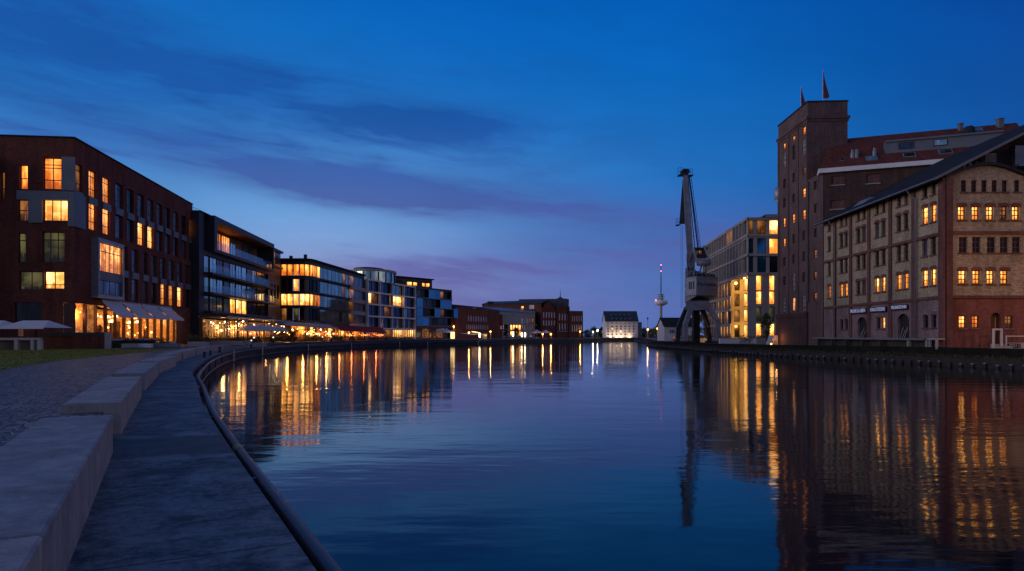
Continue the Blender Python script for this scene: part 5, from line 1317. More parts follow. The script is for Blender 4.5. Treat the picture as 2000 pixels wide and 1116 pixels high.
for x, w, h in ((1876,.55,1.05),(1953,.75,1.2)):
    a = a_of(x,.92); p = sl(a,.92); mb = MB(); mb.box(p.x-w/2,p.x+w/2,p.y-w/2,p.y+w/2,p.z-.6,p.z+h-.2); mb.box(p.x-w/2-.06,p.x+w/2+.06,p.y-w/2-.06,p.y+w/2+.06,p.z+h-.2,p.z+h-.05); B.part('chimney', mb, M['grey_panel'])
a = a_of(1893,.8); p = sl(a,.8); mb = MB(); mb.lathe([(.7,p.z-.5),(.7,p.z+.5),(.5,p.z+.9),(0,p.z+1.0)], 12, p.x, p.y); B.part('roof_vent', mb, M['roof_dark'])
mb = MB(); mb.tube([E3(C1-Vector((.2,0.5)),ZM-.3), E3(C1-Vector((.2,.5)),8)], .12, 8); B.part('downpipe', mb, M['steel'])

T = Bld('mill_tower', 'tall brown brick mill tower with a corbelled parapet and two flag poles', (48,111,1.4))
ft = Fac(C1, (45.9,117.7)); ZTt = GZ(200,105.4); Lt = ft.L
fq = Fac(C1, (C1.x+6.0, C1.y-.35)); 
cols = [(.75,2.0), (4.9,6.1), (8.9,10.1)]
def zt_(y, u): return ft.z(1577-0, y) if u < 0 else GZ(y, (ft.o+ft.d*u).y)
tw = []
def addw(ci, y0_, y1_, p): a, b = cols[ci]; u = (a+b)/2; tw.append(((a+.05,b-.05,zt_(y1_,u),zt_(y0_,u)), p))
addw(0,248,263,'lit_warm'); addw(0,273,303,'glass_mid'); addw(0,327,344,'lit_dim'); addw(0,368,386,'lit_warm'); addw(0,410,429,'lit_warm'); addw(0,451,470,'glass_black'); addw(0,492,511,'glass_black'); addw(0,532,551,'glass_black'); addw(0,578,606,'glass_dark')
addw(1,266,275,'lit_warm'); addw(1,284,312,'glass_black'); addw(1,338,356,'glass_black'); addw(1,379,396,'glass_black'); addw(1,418,436,'lit_warm'); addw(1,458,476,'glass_black'); addw(1,497,515,'glass_black'); addw(1,535,566,'glass_dark'); addw(1,582,607,'lit_pale')
addw(2,280,291,'lit_warm'); addw(2,298,326,'glass_mid'); addw(2,350,368,'glass_black'); addw(2,388,406,'glass_black'); addw(2,426,444,'lit_warm'); addw(2,466,482,'lit_warm'); addw(2,503,520,'glass_black'); addw(2,540,557,'glass_black'); addw(2,584,608,'glass_dark')
gd = [(cols[i][0]-.2, cols[i][1]+.3, 1.2, GZ(620,110)) for i in range(3)]
mb = MB(); wall_grid(mb, ft, 0, Lt, 1.0, ZTt, [w[0] for w in tw] + gd, .28); 
wall_grid(mb, fq, 0, fq.L, 15, ZTt, [])
mb.face([ft.pt(Lt,0,1), ft.pt(Lt,-6,1), ft.pt(Lt,-6,ZTt), ft.pt(Lt,0,ZTt)]); a3 = fq.pt(fq.L,0,15); mb.face([a3, (a3.x+.3,a3.y+12.3,15), (a3.x+.3,a3.y+12.3,ZTt), (a3.x,a3.y,ZTt)])
T.part('wall', mb, M['brick_mill'])
for h, p in tw: window(ft, h, M['frame_white' if p in ('glass_mid','lit_pale','glass_dark') else 'frame_brown'], M[p], T.root, T.org, cols=2, rows=(.33,.66), rev=.2, bar=.08)
for h in gd:
    mb = MB(); ft.quad(mb, *h, -.25); T.part('blind_arch', mb, M['brick_dark'])
for i, z in enumerate((GZ(200,105.4)-3.0, GZ(200,105.4)-2.6)):
    k = .12+.16*i; mb = MB(); ft.box(mb, -k, Lt+k, -.2, k, z, z+.42); fq.box(mb, .0, fq.L+k, -.2, k-.004, z, z+.42); T.part('cornice', mb, M['brick_mill'])
mb = MB(); k = .1; ft.box(mb, -k, Lt+k, -.4, k, ZTt, ZTt+.2); fq.box(mb, .3, fq.L+k, -.4, k-.004, ZTt, ZTt+.2); T.part('coping', mb, M['roof_dark'])
mb = MB()
for u in (0.0, 3.4, 7.4, Lt-.5): ft.box(mb, u, u+.45, -.02, .14, GZ(615,110), ZTt-3.05)
T.part('pilaster', mb, M['brick_mill'])
mb = MB(); ft.box(mb, -.25, Lt+.3, -.05, .35, GZ(617,110)-.3, GZ(612,110)); ft.box(mb, -.25, Lt+.3, -.05, .2, 1.0, GZ(617,110)-.32)
for h in gd: pass
T.part('plinth', mb, M['brick_dark'])
mb = MB(); fq.quad(mb, 0, fq.L, ZTt-.8, ZTt-.8); mb.face([ft.pt(0,0,ZTt-.7), ft.pt(Lt,0,ZTt-.7), ft.pt(Lt,-6,ZTt-.7), ft.pt(0,-6,ZTt-.7)]); T.part('roof', mb, M['roof_dark'])
mb = MB(); p = ft.pt(Lt,.0,GZ(380,118)); mb.lathe([(.05,p.z-1.5),(.6,p.z-.9),(.7,p.z),(.6,p.z+1.0),(.3,p.z+1.2)], 12, p.x, p.y); T.part('wall_lantern', mb, M['steel'])
for (u, v, top, lab, fl_h, side) in ((2.0,-3.2,GZ(145,109),'taller flag pole on the tower with a long narrow red pennant hanging',4.2,1), (7.6,-2.0,GZ(169,113),'shorter flag pole on the tower with a long narrow red pennant hanging',3.4,1)):
    p = ft.pt(u,v,ZTt-.7); Fp = Bld('flag_pole', lab, tuple(p), 'flag', 'flag poles on the mill tower')
    mb = MB(); mb.tube([p, (p.x,p.y,top)], [.07,.04], 8); Fp.part('pole', mb, M['frame_white'])
    mb = MB(); n = 10
    for k in range(n):
        z0, z1 = top-.2-fl_h*k/n, top-.2-fl_h*(k+1)/n; w0, w1 = .05+1.0*(k/n), .05+1.0*((k+1)/n)
        if k == n-1: w1 = .55
        wy = lambda q: .12*math.sin(q*5)
        mb.face([(p.x+.04,p.y,z0),(p.x+.04+w0,p.y+wy(k/n),z0-.3*w0),(p.x+.04+w1,p.y+wy((k+1)/n),z1-.3*w1),(p.x+.04,p.y,z1)])
    Fp.part('pennant', mb, M['paint_red'])

# ---------------------------------------------------------------- beige stone office
B = Bld('stone_office', 'beige stone office block with a tall lit recess and rows of slim windows', (49,150,1.3))
O0 = Vector((46.6,135)); fo = Fac(O0, O0+Vector((.0825,1)).normalized()*44); fe = Fac(O0, (62,135.6)); ZO = GZ(425,135)
zo = lambda y: GZ(y,135)
upf = [(zo(453),zo(431)),(zo(491),zo(467)),(zo(528),zo(502))]; lof = [(zo(567),zo(538)),(zo(594),zo(569.5)),(zo(626),zo(601)),(zo(655),zo(633))]
lof = [(zo(565),zo(540)),(zo(592),zo(571)),(zo(625),zo(602)),(zo(656),zo(634))]
z_step = zo(534)
holes, wl = [], []
nU = 16
for ri, zr in enumerate(upf):
    for i in range(nU):
        u0 = .7 + i*(43.0/nU); h = (u0+.2, u0+43.0/nU-.5, zr[0]-.55, zr[1]+.1)
        wl.append((h, 'lit_pale' if (ri == 0 and i in (4,5)) else 'lit_dim' if (ri == 0 and i == 6) else rnd.choice(['glass_dark','glass_mid','glass_black'])))
mb = MB(); wall_grid(mb, fo, 0, 44, z_step, ZO, [w[0] for w in wl], .45); close_box(mb, fo, 0, 44, 14, z_step, ZO, roof=ZO-.05, sides=False)
# set-back lower part: recess u 0..uRc (deep), rest flush -0.3
uRc = fo.u(1428); rc = 4.2
w2 = []
for ri, zr in enumerate(lof):
    n = 10
    for i in range(n):
        u0 = uRc + .3 + i*((43.6-uRc)/n); w2.append(((u0, u0+(43.6-uRc)/n-.55, zr[0]-.5, zr[1]+.1), 'lit_beige' if (i < 5 and rnd.random() < .8) else rnd.choice(['glass_mid','lit_dim'])))
wall_grid(mb, fo, uRc, 44, 1.0, z_step, [w[0] for w in w2], .45)
fr_ = Fac(fo.pt(uRc,-.02,0).xy, fo.pt(uRc,-rc,0).xy)
w3 = []
for ri, (y0_,y1_) in enumerate(((544,568),(574,599),(605,629),(635,660))):
    for x0, x1, p in ((1434.5,1445,('lit_dim','lit_dim','lit_beige','glass_black')[ri]), (1453,1461,'lit_pale')):
        w3.append((fr_.rect(x0,x1,y0_,y1_), p))
w3 = [((h[0], min(h[1], rc-.1), h[2], h[3]), p) for h, p in w3]
wall_grid(mb, fr_, 0, rc, 1.0, z_step, [w[0] for w in w3], .3)
mb.face([fo.pt(0,-rc,1), fo.pt(uRc,-rc,1), fo.pt(uRc,-rc,z_step), fo.pt(0,-rc,z_step)])
mb.face([fo.pt(0,0,z_step), fo.pt(uRc,0,z_step), fo.pt(uRc,-rc,z_step), fo.pt(0,-rc,z_step)])
# end facade
ew = []
eup = [((1463,1480),(1489,1514),(1522,1548))]
for ri, zr in enumerate(upf):
    for ci, (x0,x1) in enumerate(((1462.5,1472),(1479,1497),(1503,1520.5))):
        p = (('lit_dim','lit_dim','lit_pale'),('glass_blue','glass_blue','lit_yellow'),('glass_blue','glass_blue','glass_black'))[ri][ci]
        ew.append(((fe.u(x0),fe.u(x1),zr[0]-.6,zr[1]+.15),p))
for ri, zr in enumerate(lof):
    for ci, (x0,x1) in enumerate(((1477,1488),(1502,1513.5))):
        p = 'lit_yellow' if ri != 2 else 'lit_green'
        ew.append(((fe.u(x0),fe.u(x1),zr[0]-.3,zr[1]+.2),p))
ues = rc+.0
wall_grid(mb, fe, 0, fe.L, z_step, ZO, [w[0] for w in ew if w[0][2] > z_step-.3], .35)
wall_grid(mb, fe, 0.0, fe.L, 1.0, z_step, [w[0] for w in ew if w[0][2] <= z_step-.3], .35)
B.part('wall', mb, M['beige_stone'])
for h, p in wl:
    w = window(fo, h, M['frame_dark'], M[p], B.root, B.org, cols=2, rows=(), rev=.4, bar=.1)
    mb = MB(); fo.box(mb, h[1]+.03, h[1]+.42, .0, .35, h[2]-.1, h[3]-.05); mb.build('fin', M['beige_stone'], w, B.org)
for h, p in w2: window(fo, h, M['frame_dark'], M[p], B.root, B.org, cols=1, rows=(), rev=.4, bar=.1)
for h, p in w3: window(fr_, h, M['frame_dark'], M[p], B.root, B.org, cols=1, rows=(), rev=.25, bar=.1)
for h, p in ew: window(fe, h, M['frame_dark'], M[p], B.root, B.org, cols=1, rows=(), rev=.3, bar=.1)
for z in [upf[k][0]-.95 for k in range(3)] + [ZO-.5]: mb = MB(); fo.box(mb, -.25, 44, -.02, .25, z, z+.5); fe.box(mb, .25, fe.L, -.02, .247, z, z+.5); B.part('string_course', mb, M['beige_stone'])
for zr in lof[:3]: mb = MB(); fo.box(mb, uRc, 44, -.02, .22, zr[0]-1.15, zr[0]-.6); B.part('string_course', mb, M['beige_stone'])
mb = MB(); mb.box(52,60,140,150,ZO-.1,zo(410)); mb.face([(50.3,140,ZO),(52,140,zo(410)),(52,150,zo(410)),(50.3,150,ZO)]); B.part('plant_room', mb, M['zinc'])
for i in range(3):
    p = fo.pt(uRc*(.2+.25*i), -1.8, z_step-.35); mb = MB(); mb.lathe([(.25,p.z),(.25,p.z+.3)], 10, p.x, p.y); B.part('ceiling_lamp', mb, M['lamp_soft'])
    for zz_, en in ((z_step-.5, 1500), (5.0, 1100)):
        l = bpy.data.lights.new('recess_spot', 'SPOT'); l.energy = en; l.color = (1,.47,.07); l.spot_size = R(84); l.spot_blend = .8; l.shadow_soft_size = .25
        lo_ = bpy.data.objects.new('recess_spot', l); C.objects.link(lo_); lo_.location = fo.pt(uRc*(.2+.2*i), -2.4, zz_)
        aim = fo.pt(uRc, -2.3, zz_-2.5) - lo_.location; lo_.rotation_euler = aim.to_track_quat('-Z','Y').to_euler()

# ---------------------------------------------------------------- small gable house beyond the crane
B = Bld('small_house', 'small pale gabled house with a dark roof beyond the crane', (45.5,192,1.3))
fh = Fac((42.4,190),(52,190)); zE, zR = GZ(638,190), GZ(620.5,194)
hs = [(fh.u(1307.5),fh.u(1319),GZ(652.5,190),GZ(643.5,190)),(fh.u(1315),fh.u(1321),1.4,GZ(657,190))]
mb = MB(); wall_grid(mb, fh, 0, 9.5, 1.0, zE, hs, .2); mb.face([fh.pt(0,0,1), fh.pt(0,-9,1), fh.pt(0,-9,zE), fh.pt(0,-4.5,zR), fh.pt(0,0,zE)]); B.part('wall', mb, M['white_render'])
window(fh, hs[0], M['frame_white'], M['glass_dark'], B.root, B.org, cols=3, rows=(), rev=.15, bar=.2); window(fh, hs[1], M['frame_brown'], M['lit_dim'], B.root, B.org, cols=1, rows=(), rev=.15, name='door')
mb = MB(); mb.face([fh.pt(-.3,.4,zE-.1), fh.pt(9.8,.4,zE-.1), fh.pt(9.8,-4.5,zR), fh.pt(-.3,-4.5,zR)]); mb.face([fh.pt(-.3,-9.4,zE-.1), fh.pt(9.8,-9.4,zE-.1), fh.pt(9.8,-4.5,zR), fh.pt(-.3,-4.5,zR)]); B.part('roof', mb, M['roof_dark'])
# ---------------------------------------------------------------- white warehouse at the head of the canal
B = Bld('white_warehouse', 'white warehouse with a steep slate roof, floodlit at the head of the canal', (57,364,1.5))
fwh = Fac((GX(1183,360),360),(GX(1246,360),360)); zE, zR = GZ(628,360), GZ(608,366)
hs, rows_ = [], [(630.5,632.5),(636,639.5),(641,644.5),(646,649.5),(651.5,655),(658,660.5)]
for ri, (a, b) in enumerate(rows_):
    for i in range(7): hs.append(((fwh.u(1185.6+i*8.4), fwh.u(1189.4+i*8.4), GZ(b,360), GZ(a,360)), 'lit_pale' if (ri,i) in ((3,3),(2,1),(5,2),(5,5),(4,5)) else 'glass_black' if rnd.random() < .6 else 'glass_mid'))
mb = MB(); wall_grid(mb, fwh, 0, fwh.L, 1.0, zE, [h[0] for h in hs], .2); mb.face([fwh.pt(fwh.L,0,1), fwh.pt(fwh.L,-12,1), fwh.pt(fwh.L,-12,zE), fwh.pt(fwh.L,-6,zR), fwh.pt(fwh.L,0,zE)]); mb.face([fwh.pt(0,0,1), fwh.pt(0,-12,1), fwh.pt(0,-12,zE), fwh.pt(0,-6,zR), fwh.pt(0,0,zE)]); B.part('wall', mb, M['white_render'])
for h, p in hs: B.win(fwh, h, 'frame_white', p, cols=2, rows=(), rev=.15, bar=.1)
mb = MB(); mb.face([fwh.pt(-.4,.4,zE-.1), fwh.pt(fwh.L+.4,.4,zE-.1), fwh.pt(fwh.L+.4,-6,zR), fwh.pt(-.4,-6,zR)]); mb.face([fwh.pt(-.4,-12.4,zE-.1), fwh.pt(fwh.L+.4,-12.4,zE-.1), fwh.pt(fwh.L+.4,-6,zR), fwh.pt(-.4,-6,zR)]); B.part('roof', mb, M['roof_slate'])
for r in range(2):
    for i in range(5):
        u = fwh.u(1196+i*8.6); t = .22 + .38*r; p = fwh.pt(u, .4-6.4*t, zE+(zR-zE)*t); mb = MB(); mb.box(p.x-.45,p.x+.45,p.y-.5,p.y+.6,p.z-.1,p.z+.55); B.part('dormer', mb, M['zinc'])
mb = MB(); fwh.box(mb, fwh.L+.02, fwh.L+2.2, -7, -.8, 1.0, zE-.4); B.part('stair_tower', mb, M['grey_panel'])
for u in (2.3, 5.7, 8.0, 12.3):
    l = bpy.data.lights.new('floodlight_beam', 'SPOT'); l.energy = 330; l.color = (1,.72,.48); l.spot_size = R(120); l.spot_blend = .6; l.shadow_soft_size = .15
    lo_ = bpy.data.objects.new('floodlight_beam', l); C.objects.link(lo_); lo_.location = fwh.pt(u,2.2,1.9); lo_.rotation_euler = (R(125),0,0)
mb = MB()
for u in (2.3, 5.7, 8.0, 12.3): p = fwh.pt(u,1.1,1.6); Fl = Bld('floodlight', 'small floodlight at the foot of the white warehouse', tuple(p), 'lamp', 'floodlights of the white warehouse'); mb = MB(); mb.box(p.x-.15,p.x+.15,p.y-.1,p.y+.1,p.z,p.z+.3); Fl.part('housing', mb, M['black']); mb = MB(); mb.ball((p.x,p.y-.14,p.z+.32),.16); Fl.part('lens', mb, M['bulb_white'])
# houses and tower far beyond
B = Bld('far_house', 'small white house with a hipped roof beside the trees left of the white warehouse', (50,385,1.5)); fx = Fac((GX(1172,385),385),(GX(1184,385),385))
mb = MB(); wall_grid(mb, fx, 0, fx.L, 1, GZ(645,385), [], .1); close_box(mb, fx, 0, fx.L, 5, 1, GZ(645,385)); B.part('wall', mb, M['white_render']); mb = MB(); a = GZ(645,385); mb.face([fx.pt(-.3,.3,a), fx.pt(fx.L,.3,a), fx.pt(fx.L,-2.5,a+1.8), fx.pt(1,-2.5,a+1.8)]); mb.face([fx.pt(-.3,.3,a), fx.pt(1,-2.5,a+1.8), fx.pt(-.3,-5,a)]); B.part('roof', mb, M['roof_dark'])
window(fx, (1,2.4,a-1.9,a-.5), M['frame_white'], M['lit_pale'], B.root, B.org, cols=2, rows=(), rev=.02)
YT = 2200.0; s_ = YT/F; tx = GX(1291,YT); T = Bld('television_tower', 'distant concrete television tower with platform discs and a red-tipped mast', (tx,YT,1.5), 'tower')
hz = lambda y: GZ(y,YT)
mb = MB(); mb.lathe([(5.2*s_/1.65*1.0,1.0),(3.4*s_/1.65*1.3,hz(620)),(2.6*s_,hz(596))], 20, tx, YT); T.part('shaft', mb, M['concrete'])
mb = MB(); mb.lathe([(2.6*s_,hz(598)),(6*s_,hz(597)),(12.8*s_,hz(594)),(12.8*s_,hz(588)),(11.5*s_,hz(587.5)),(5*s_,hz(587))], 28, tx, YT); T.part('platform', mb, M['white_render'])
mb = MB(); mb.lathe([(4.2*s_,hz(587)),(3.6*s_,hz(575)),(1.2*s_,hz(574))], 16, tx, YT); T.part('upper_shaft', mb, M['white_render'])
for y in (585,581,577): mb = MB(); mb.lathe([(3*s_,hz(y)),(6.6*s_,hz(y-.3)),(6.6*s_,hz(y-1.2)),(3*s_,hz(y-1.4))], 20, tx, YT); T.part('ring', mb, M['metal_dark'])
mb = MB(); mb.lathe([(1.1*s_,hz(575)),(.9*s_,hz(545)),(.6*s_,hz(519))], 8, tx, YT); T.part('mast', mb, M['metal_dark'])
for y, dx in ((518,0),(530,0),(587,-11.8)): mb = MB(); mb.ball((tx+dx*s_,YT-(8*s_ if dx else 0),hz(y)), 1.1*s_, 0, 8, 6); T.part('beacon', mb, M['beacon'])
# ================================================================== harbour crane on the right quay
YC, XC = 143.0, 38.8
sC = YC/F
CR = Bld('harbour_crane', 'old grey harbour crane on four splayed legs, jib raised, dark lettering on its machine house', (XC,YC,1.3), 'crane')
def cp(px, py, dy=0.0): Y = YC+dy; return Vector((GX(px,Y), Y, GZ(py,Y)))
def leg(path, w, d, mat='crane_grey'):
    mb = MB()
    for a, b in zip(path[:-1], path[1:]): mb.bar(a, b + (b-a).normalized()*.12, w, d, up=(0,1,0))
    return CR.part('leg', mb, M[mat])
leg([cp(1338.5,669,-4), cp(1338.5,634,-4), cp(1349,604,-3.2)], 0.9, .9, 'crane_grey')
leg([cp(1404,668,-4), cp(1401,627,-4), cp(1386,603,-3.2)], .88, .9)
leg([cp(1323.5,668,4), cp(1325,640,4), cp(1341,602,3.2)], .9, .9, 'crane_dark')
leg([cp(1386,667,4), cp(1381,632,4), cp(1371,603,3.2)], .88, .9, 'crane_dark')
for px, dy in ((1338.5,-4),(1404,-4),(1323.5,4),(1386,4)):
    p = cp(px,669,dy); mb = MB(); mb.box(p.x-.9,p.x+.9,p.y-.55,p.y+.55,1.3,1.72)
    for k in (-.5,.5): mb.lathe([(0,1.3),(.3,1.3),(.3,1.6)], 10, p.x+k, p.y)
    CR.part('bogie', mb, M['crane_dark'])
# portal: tapering box with a low arch
def ring(pts, dy): return [cp(x,y,dy) for x, y in pts]
fr1 = [(1338,605),(1349,607),(1352,605.5),(1377,605.5),(1380,607),(1393,606),(1385,588),(1340,588)]
a, b = ring(fr1,-3.4), ring(fr1,3.4)
mb = MB(); mb.face(a); mb.face(list(reversed(b))); n = len(a)
for i in range(n): j = (i+1) % n; mb.face([a[i],a[j],b[j],b[i]])
CR.part('portal', mb, M['crane_grey'])
for q in ((cp(1368,607,2.5), cp(1384,640,2.5)),): mb = MB(); mb.bar(*q, .25, .25); CR.part('brace', mb, M['crane_light'])
mb = MB(); p0, p1 = cp(1353,606,1), cp(1353,667,1); mb.box(p0.x, p0.x+1.3, p0.y-.8, p0.y+.8, 1.3, p0.z); CR.part('stair_shaft', mb, M['black'])
mb = MB(); c = cp(1363,590,0); mb.lathe([(2.2,c.z-.4),(2.3,c.z+.5)], 20, c.x, c.y); CR.part('slewing_ring', mb, M['crane_dark'])
# machine house, turned so that one corner faces the viewer
px_ = [(1337.5,-1.0),(1360.5,-4.2),(1401,-2.4),(1402,3.2),(1344,4.6)]
pl = [cp(x,600,d).xy for x, d in px_]
zt, zb = cp(1360,540,-4).z, cp(1360,577,-4).z
mb = MB(); mb.prism([tuple(p) for p in pl], zb, zt); 
H = CR.part('machine_house', mb, M['crane_grey'])
mb = MB(); i0, i1 = pl[0], pl[1]; e = (i1-i0); nn = Vector((e.y,-e.x)).normalized()
nn = nn if nn.dot(Vector((-1,-1))) > 0 else -nn
o = nn*.03
lo = cp(1338,592,-1).z
mb.face([(i0.x,i0.y,lo),(i1.x,i1.y,zb),(i1.x,i1.y,zb-.02),(i0.x,i0.y,lo-.02)])
q = [pl[0], pl[1], pl[2], pl[3], pl[4]]; cx_, cy_ = sum(p.x for p in q)/5, sum(p.y for p in q)/5
bot = [(q[0].x,q[0].y,lo),(q[1].x+.2,q[1].y+.4,zb-.02),(q[2].x-1.6,q[2].y+1,zb-.5),(q[3].x-1.6,q[3].y-.5,zb-.5),(q[4].x,q[4].y,lo)]
mb = MB(); mb.face(bot)
for i in range(5): j = (i+1) % 5; mb.face([bot[i], bot[j], (q[j].x,q[j].y,zb), (q[i].x,q[i].y,zb)])
CR.part('house_belly', mb, M['crane_grey'])
f1, f2 = Fac(pl[0], pl[1]), Fac(pl[1], pl[2])
mb = MB(); f1.box(mb, f1.L*.12, f1.L*.99, .01, .05, zb+.15, zt-.35); CR.part('house_panel', mb, M['crane_light'], H)
for k in (.42,.58,.78): mb = MB(); f1.quad(mb, f1.L*k-.22, f1.L*k+.22, zb+1.3, zt-1.0, .07); CR.part('shutter', mb, M['crane_dark'], H)
mb = MB(); f1.quad(mb, .1, .5, zb+1.1, zt-1.4, .07); CR.part('window', mb, M['glass_sky'], H)
for z in (zb+.03, zt-.1): mb = MB(); f2.box(mb, 0, f2.L, .01, .08, z, z+.1); f1.box(mb, 0, f1.L, .052, .1, z, z+.1); CR.part('edge_strip', mb, M['crane_light'], H)
Mx = Matrix.Translation(-CR.org) @ fac_matrix(f2, f2.L*.5, .03, GZ(555.5,YC-3.3), (f2.d.x < 0))
text_mesh('lettering', 'Fru-Lnvpme', 1.15, M['black'], H, Mx, .01, f2.L*.9)
# deck on top of the house: railings, winch, drum, cab
mb = MB()
for i in range(5):
    a_, b_ = pl[i], pl[(i+1) % 5]
    for z in (.55,1.05): mb.tube([(a_.x,a_.y,zt+z),(b_.x,b_.y,zt+z)], .03, 5)
    for k in range(4): v = a_.lerp(b_, k/4); mb.tube([(v.x,v.y,zt),(v.x,v.y,zt+1.05)], .03, 5)
CR.part('railing', mb, M['crane_light'])
mb = MB(); c0, c1 = cp(1349,541,-1.5), cp(1349,541,1.5)
for x, h, w in ((1346,20,1.0),(1356,13,.8),(1366,10,1.2),(1378,8,1.0),(1390,5,.9)):
    c = cp(x,540); mb.box(c.x-w/2,c.x+w/2,c.y-1.1,c.y+1.1,zt,zt+h*sC)
    mb.lathe([(.3,zt+h*sC),(.3,zt+h*sC+.3),(0,zt+h*sC+.35)], 10, c.x, c.y)
CR.part('winch', mb, M['crane_dark'])
mb = MB(); a_, b_ = cp(1361,514,-2.2), cp(1388,513,-2.2); mb.tube([a_, a_.lerp(b_,.06), a_.lerp(b_,.94), b_], [.45,.66,.66,.5], 14); CR.part('counterweight', mb, M['crane_grey'])
mb = MB(); a_, b_ = cp(1360,508,-2.2), cp(1386,507,-2.2); mb.box(a_.x,b_.x,a_.y-.5,a_.y+.9,a_.z-.1,a_.z+.28); CR.part('counterweight', mb, M['crane_light'])
for q in ((cp(1354,484,-2.5), cp(1362,513,-2.5)), (cp(1375,480,-2.5), cp(1386,509,-2.5)), (cp(1352,486,1.5), cp(1360,513,1.5)), (cp(1374,480,1.5), cp(1384,509,1.5))): mb = MB(); mb.bar(*q, .3, .3); CR.part('arm', mb, M['crane_light'])
mb = MB(); a_, b_ = cp(1355,505,0), cp(1377,487,0); mb.box(a_.x,b_.x,a_.y-1.4,a_.y+1.4,a_.z,b_.z); cab = CR.part('cab', mb, M['crane_dark'])
mb = MB(); a_, b_ = cp(1355.5,488,0), cp(1376.5,485.5,0); mb.box(a_.x-.25,b_.x+.25,a_.y-1.7,a_.y+1.6,a_.z,b_.z); CR.part('cab_roof', mb, M['crane_dark'])
for x0, x1, p in ((1357.5,1363,'glass_sky'),(1365,1370.5,'lit_dim')):
    a_, b_ = cp(x0,497,-1.42), cp(x1,490,-1.42); mb = MB(); mb.face([(a_.x,a_.y,a_.z),(b_.x,a_.y,a_.z),(b_.x,a_.y,b_.z),(a_.x,a_.y,b_.z)],0,[(0,0),(1,0),(1,1),(0,1)]); mb.build('window', M[p], cab, CR.org)
mb = MB()
for x in (1345,1352):
    for x2 in (1344,1356): pass
for a2, b2 in (((1343,541),(1342,497)),((1356,541),(1355,486)),((1343,541),(1355,512)),((1356,541),(1343,512)),((1343,512),(1355,486)),((1366,535),(1370,520)),((1380,538),(1378,518))):
    for dy in (-1.3,1.3): mb.bar(cp(*a2,dy), cp(*b2,dy), .28, .28)
CR.part('mast_frame', mb, M['crane_grey'])
# jib: box girder tapering to the head
def taper(secs, name, mat, dys):
    mb = MB(); L_ = []
    for (x0,x1,y) in secs: L_.append([cp(x0,y,dys[0]), cp(x1,y,dys[0]), cp(x1,y,dys[1]), cp(x0,y,dys[1])])
    for A_, B_ in zip(L_[:-1], L_[1:]):
        for i in range(4): j = (i+1) % 4; mb.face([A_[i],A_[j],B_[j],B_[i]])
    mb.face(L_[0]); mb.face(L_[-1]); return CR.part(name, mb, M[mat])
jb = taper([(1342,1355,548),(1342,1354.5,500),(1337.5,1350.5,434),(1334,1345,364),(1334,1342.5,342)], 'jib', 'crane_grey', (-.75,.75))
mb = MB()
for i in range(9):
    y = 355+i*15.5; x = 1335.3+(y-342)*.05; mb.box(*(lambda p: (p.x, p.x+.9+.0015*(y-342)*4, p.y-.80, p.y-.76, p.z, p.z+.06))(cp(x,y)))
mb.bar(cp(1335.2,350,-.78), cp(1341.5,470,-.78), .12, .08, up=(0,1,0)); CR.part('girder_ribs', mb, M['crane_light'], jb)
mb = MB()
for dx in (-3.5,3.2): c = cp(1338+dx,336.5); mb.tube([(c.x,c.y-.7,c.z),(c.x,c.y+.7,c.z)], .52, 14)
c = cp(1338,338); mb.box(c.x-.5,c.x+.5,c.y-.6,c.y+.6,c.z-.7,c.z+.75); CR.part('jib_head', mb, M['crane_dark'])
def cage(x0, x1, y0, y1):
    mb = MB(); 
    for y in (y0,(y0+y1)/2,y1):
        for dy in (-1.0,1.0): mb.tube([cp(x0,y,dy), cp(x1,y,dy)], .035, 5)
        for x in (x0,x1): mb.tube([cp(x,y,-1), cp(x,y,1)], .035, 5)
    for x in (x0,(x0+x1)/2,x1):
        for dy in (-1.0,1.0): mb.tube([cp(x,y0,dy), cp(x,y1,dy)], .035, 5)
    a_, b_ = cp(x0,y1), cp(x1,y1); mb.box(a_.x,b_.x,a_.y-1,a_.y+1,a_.z-.06,a_.z); return CR.part('service_cage', mb, M['crane_dark'])
cage(1324,1333,328,343); cage(1344.5,1353,330,343.5); cage(1320.5,1327.5,427.5,440)
fl_p = taper([(1333.2,1335.5,352),(1326.5,1337.5,438)], 'fly_jib', 'crane_dark', (-.6,.6))
for a2, b2, r in (((1345.5,342),(1363.5,488),.13),((1347,346),(1366,486),.06),((1343.5,345),(1357,484),.09),((1345.3,343),(1347.5,362),.1)):
    for dy in (-.7,.7): mb = MB(); mb.tube([cp(*a2,dy), cp(*b2,dy)], r, 6); CR.part('stay_rope', mb, M['crane_dark'])
mb = MB()
for k in range(26):
    t = k/25; p0 = cp(1347+19*t, 346+140*t, -.7); p1 = cp(1347+19*t+3.2, 346+140*t+2, .7); mb.tube([p0,p1], .03, 4)
mb.tube([cp(1350.2,348,.7), cp(1369.2,488,.7)], .05, 5); CR.part('ladder', mb, M['crane_dark'])
for x in (1330,1333): mb = MB(); mb.tube([cp(x,440), cp(x+.3,602)], .028, 5); CR.part('hoist_rope', mb, M['crane_dark'])

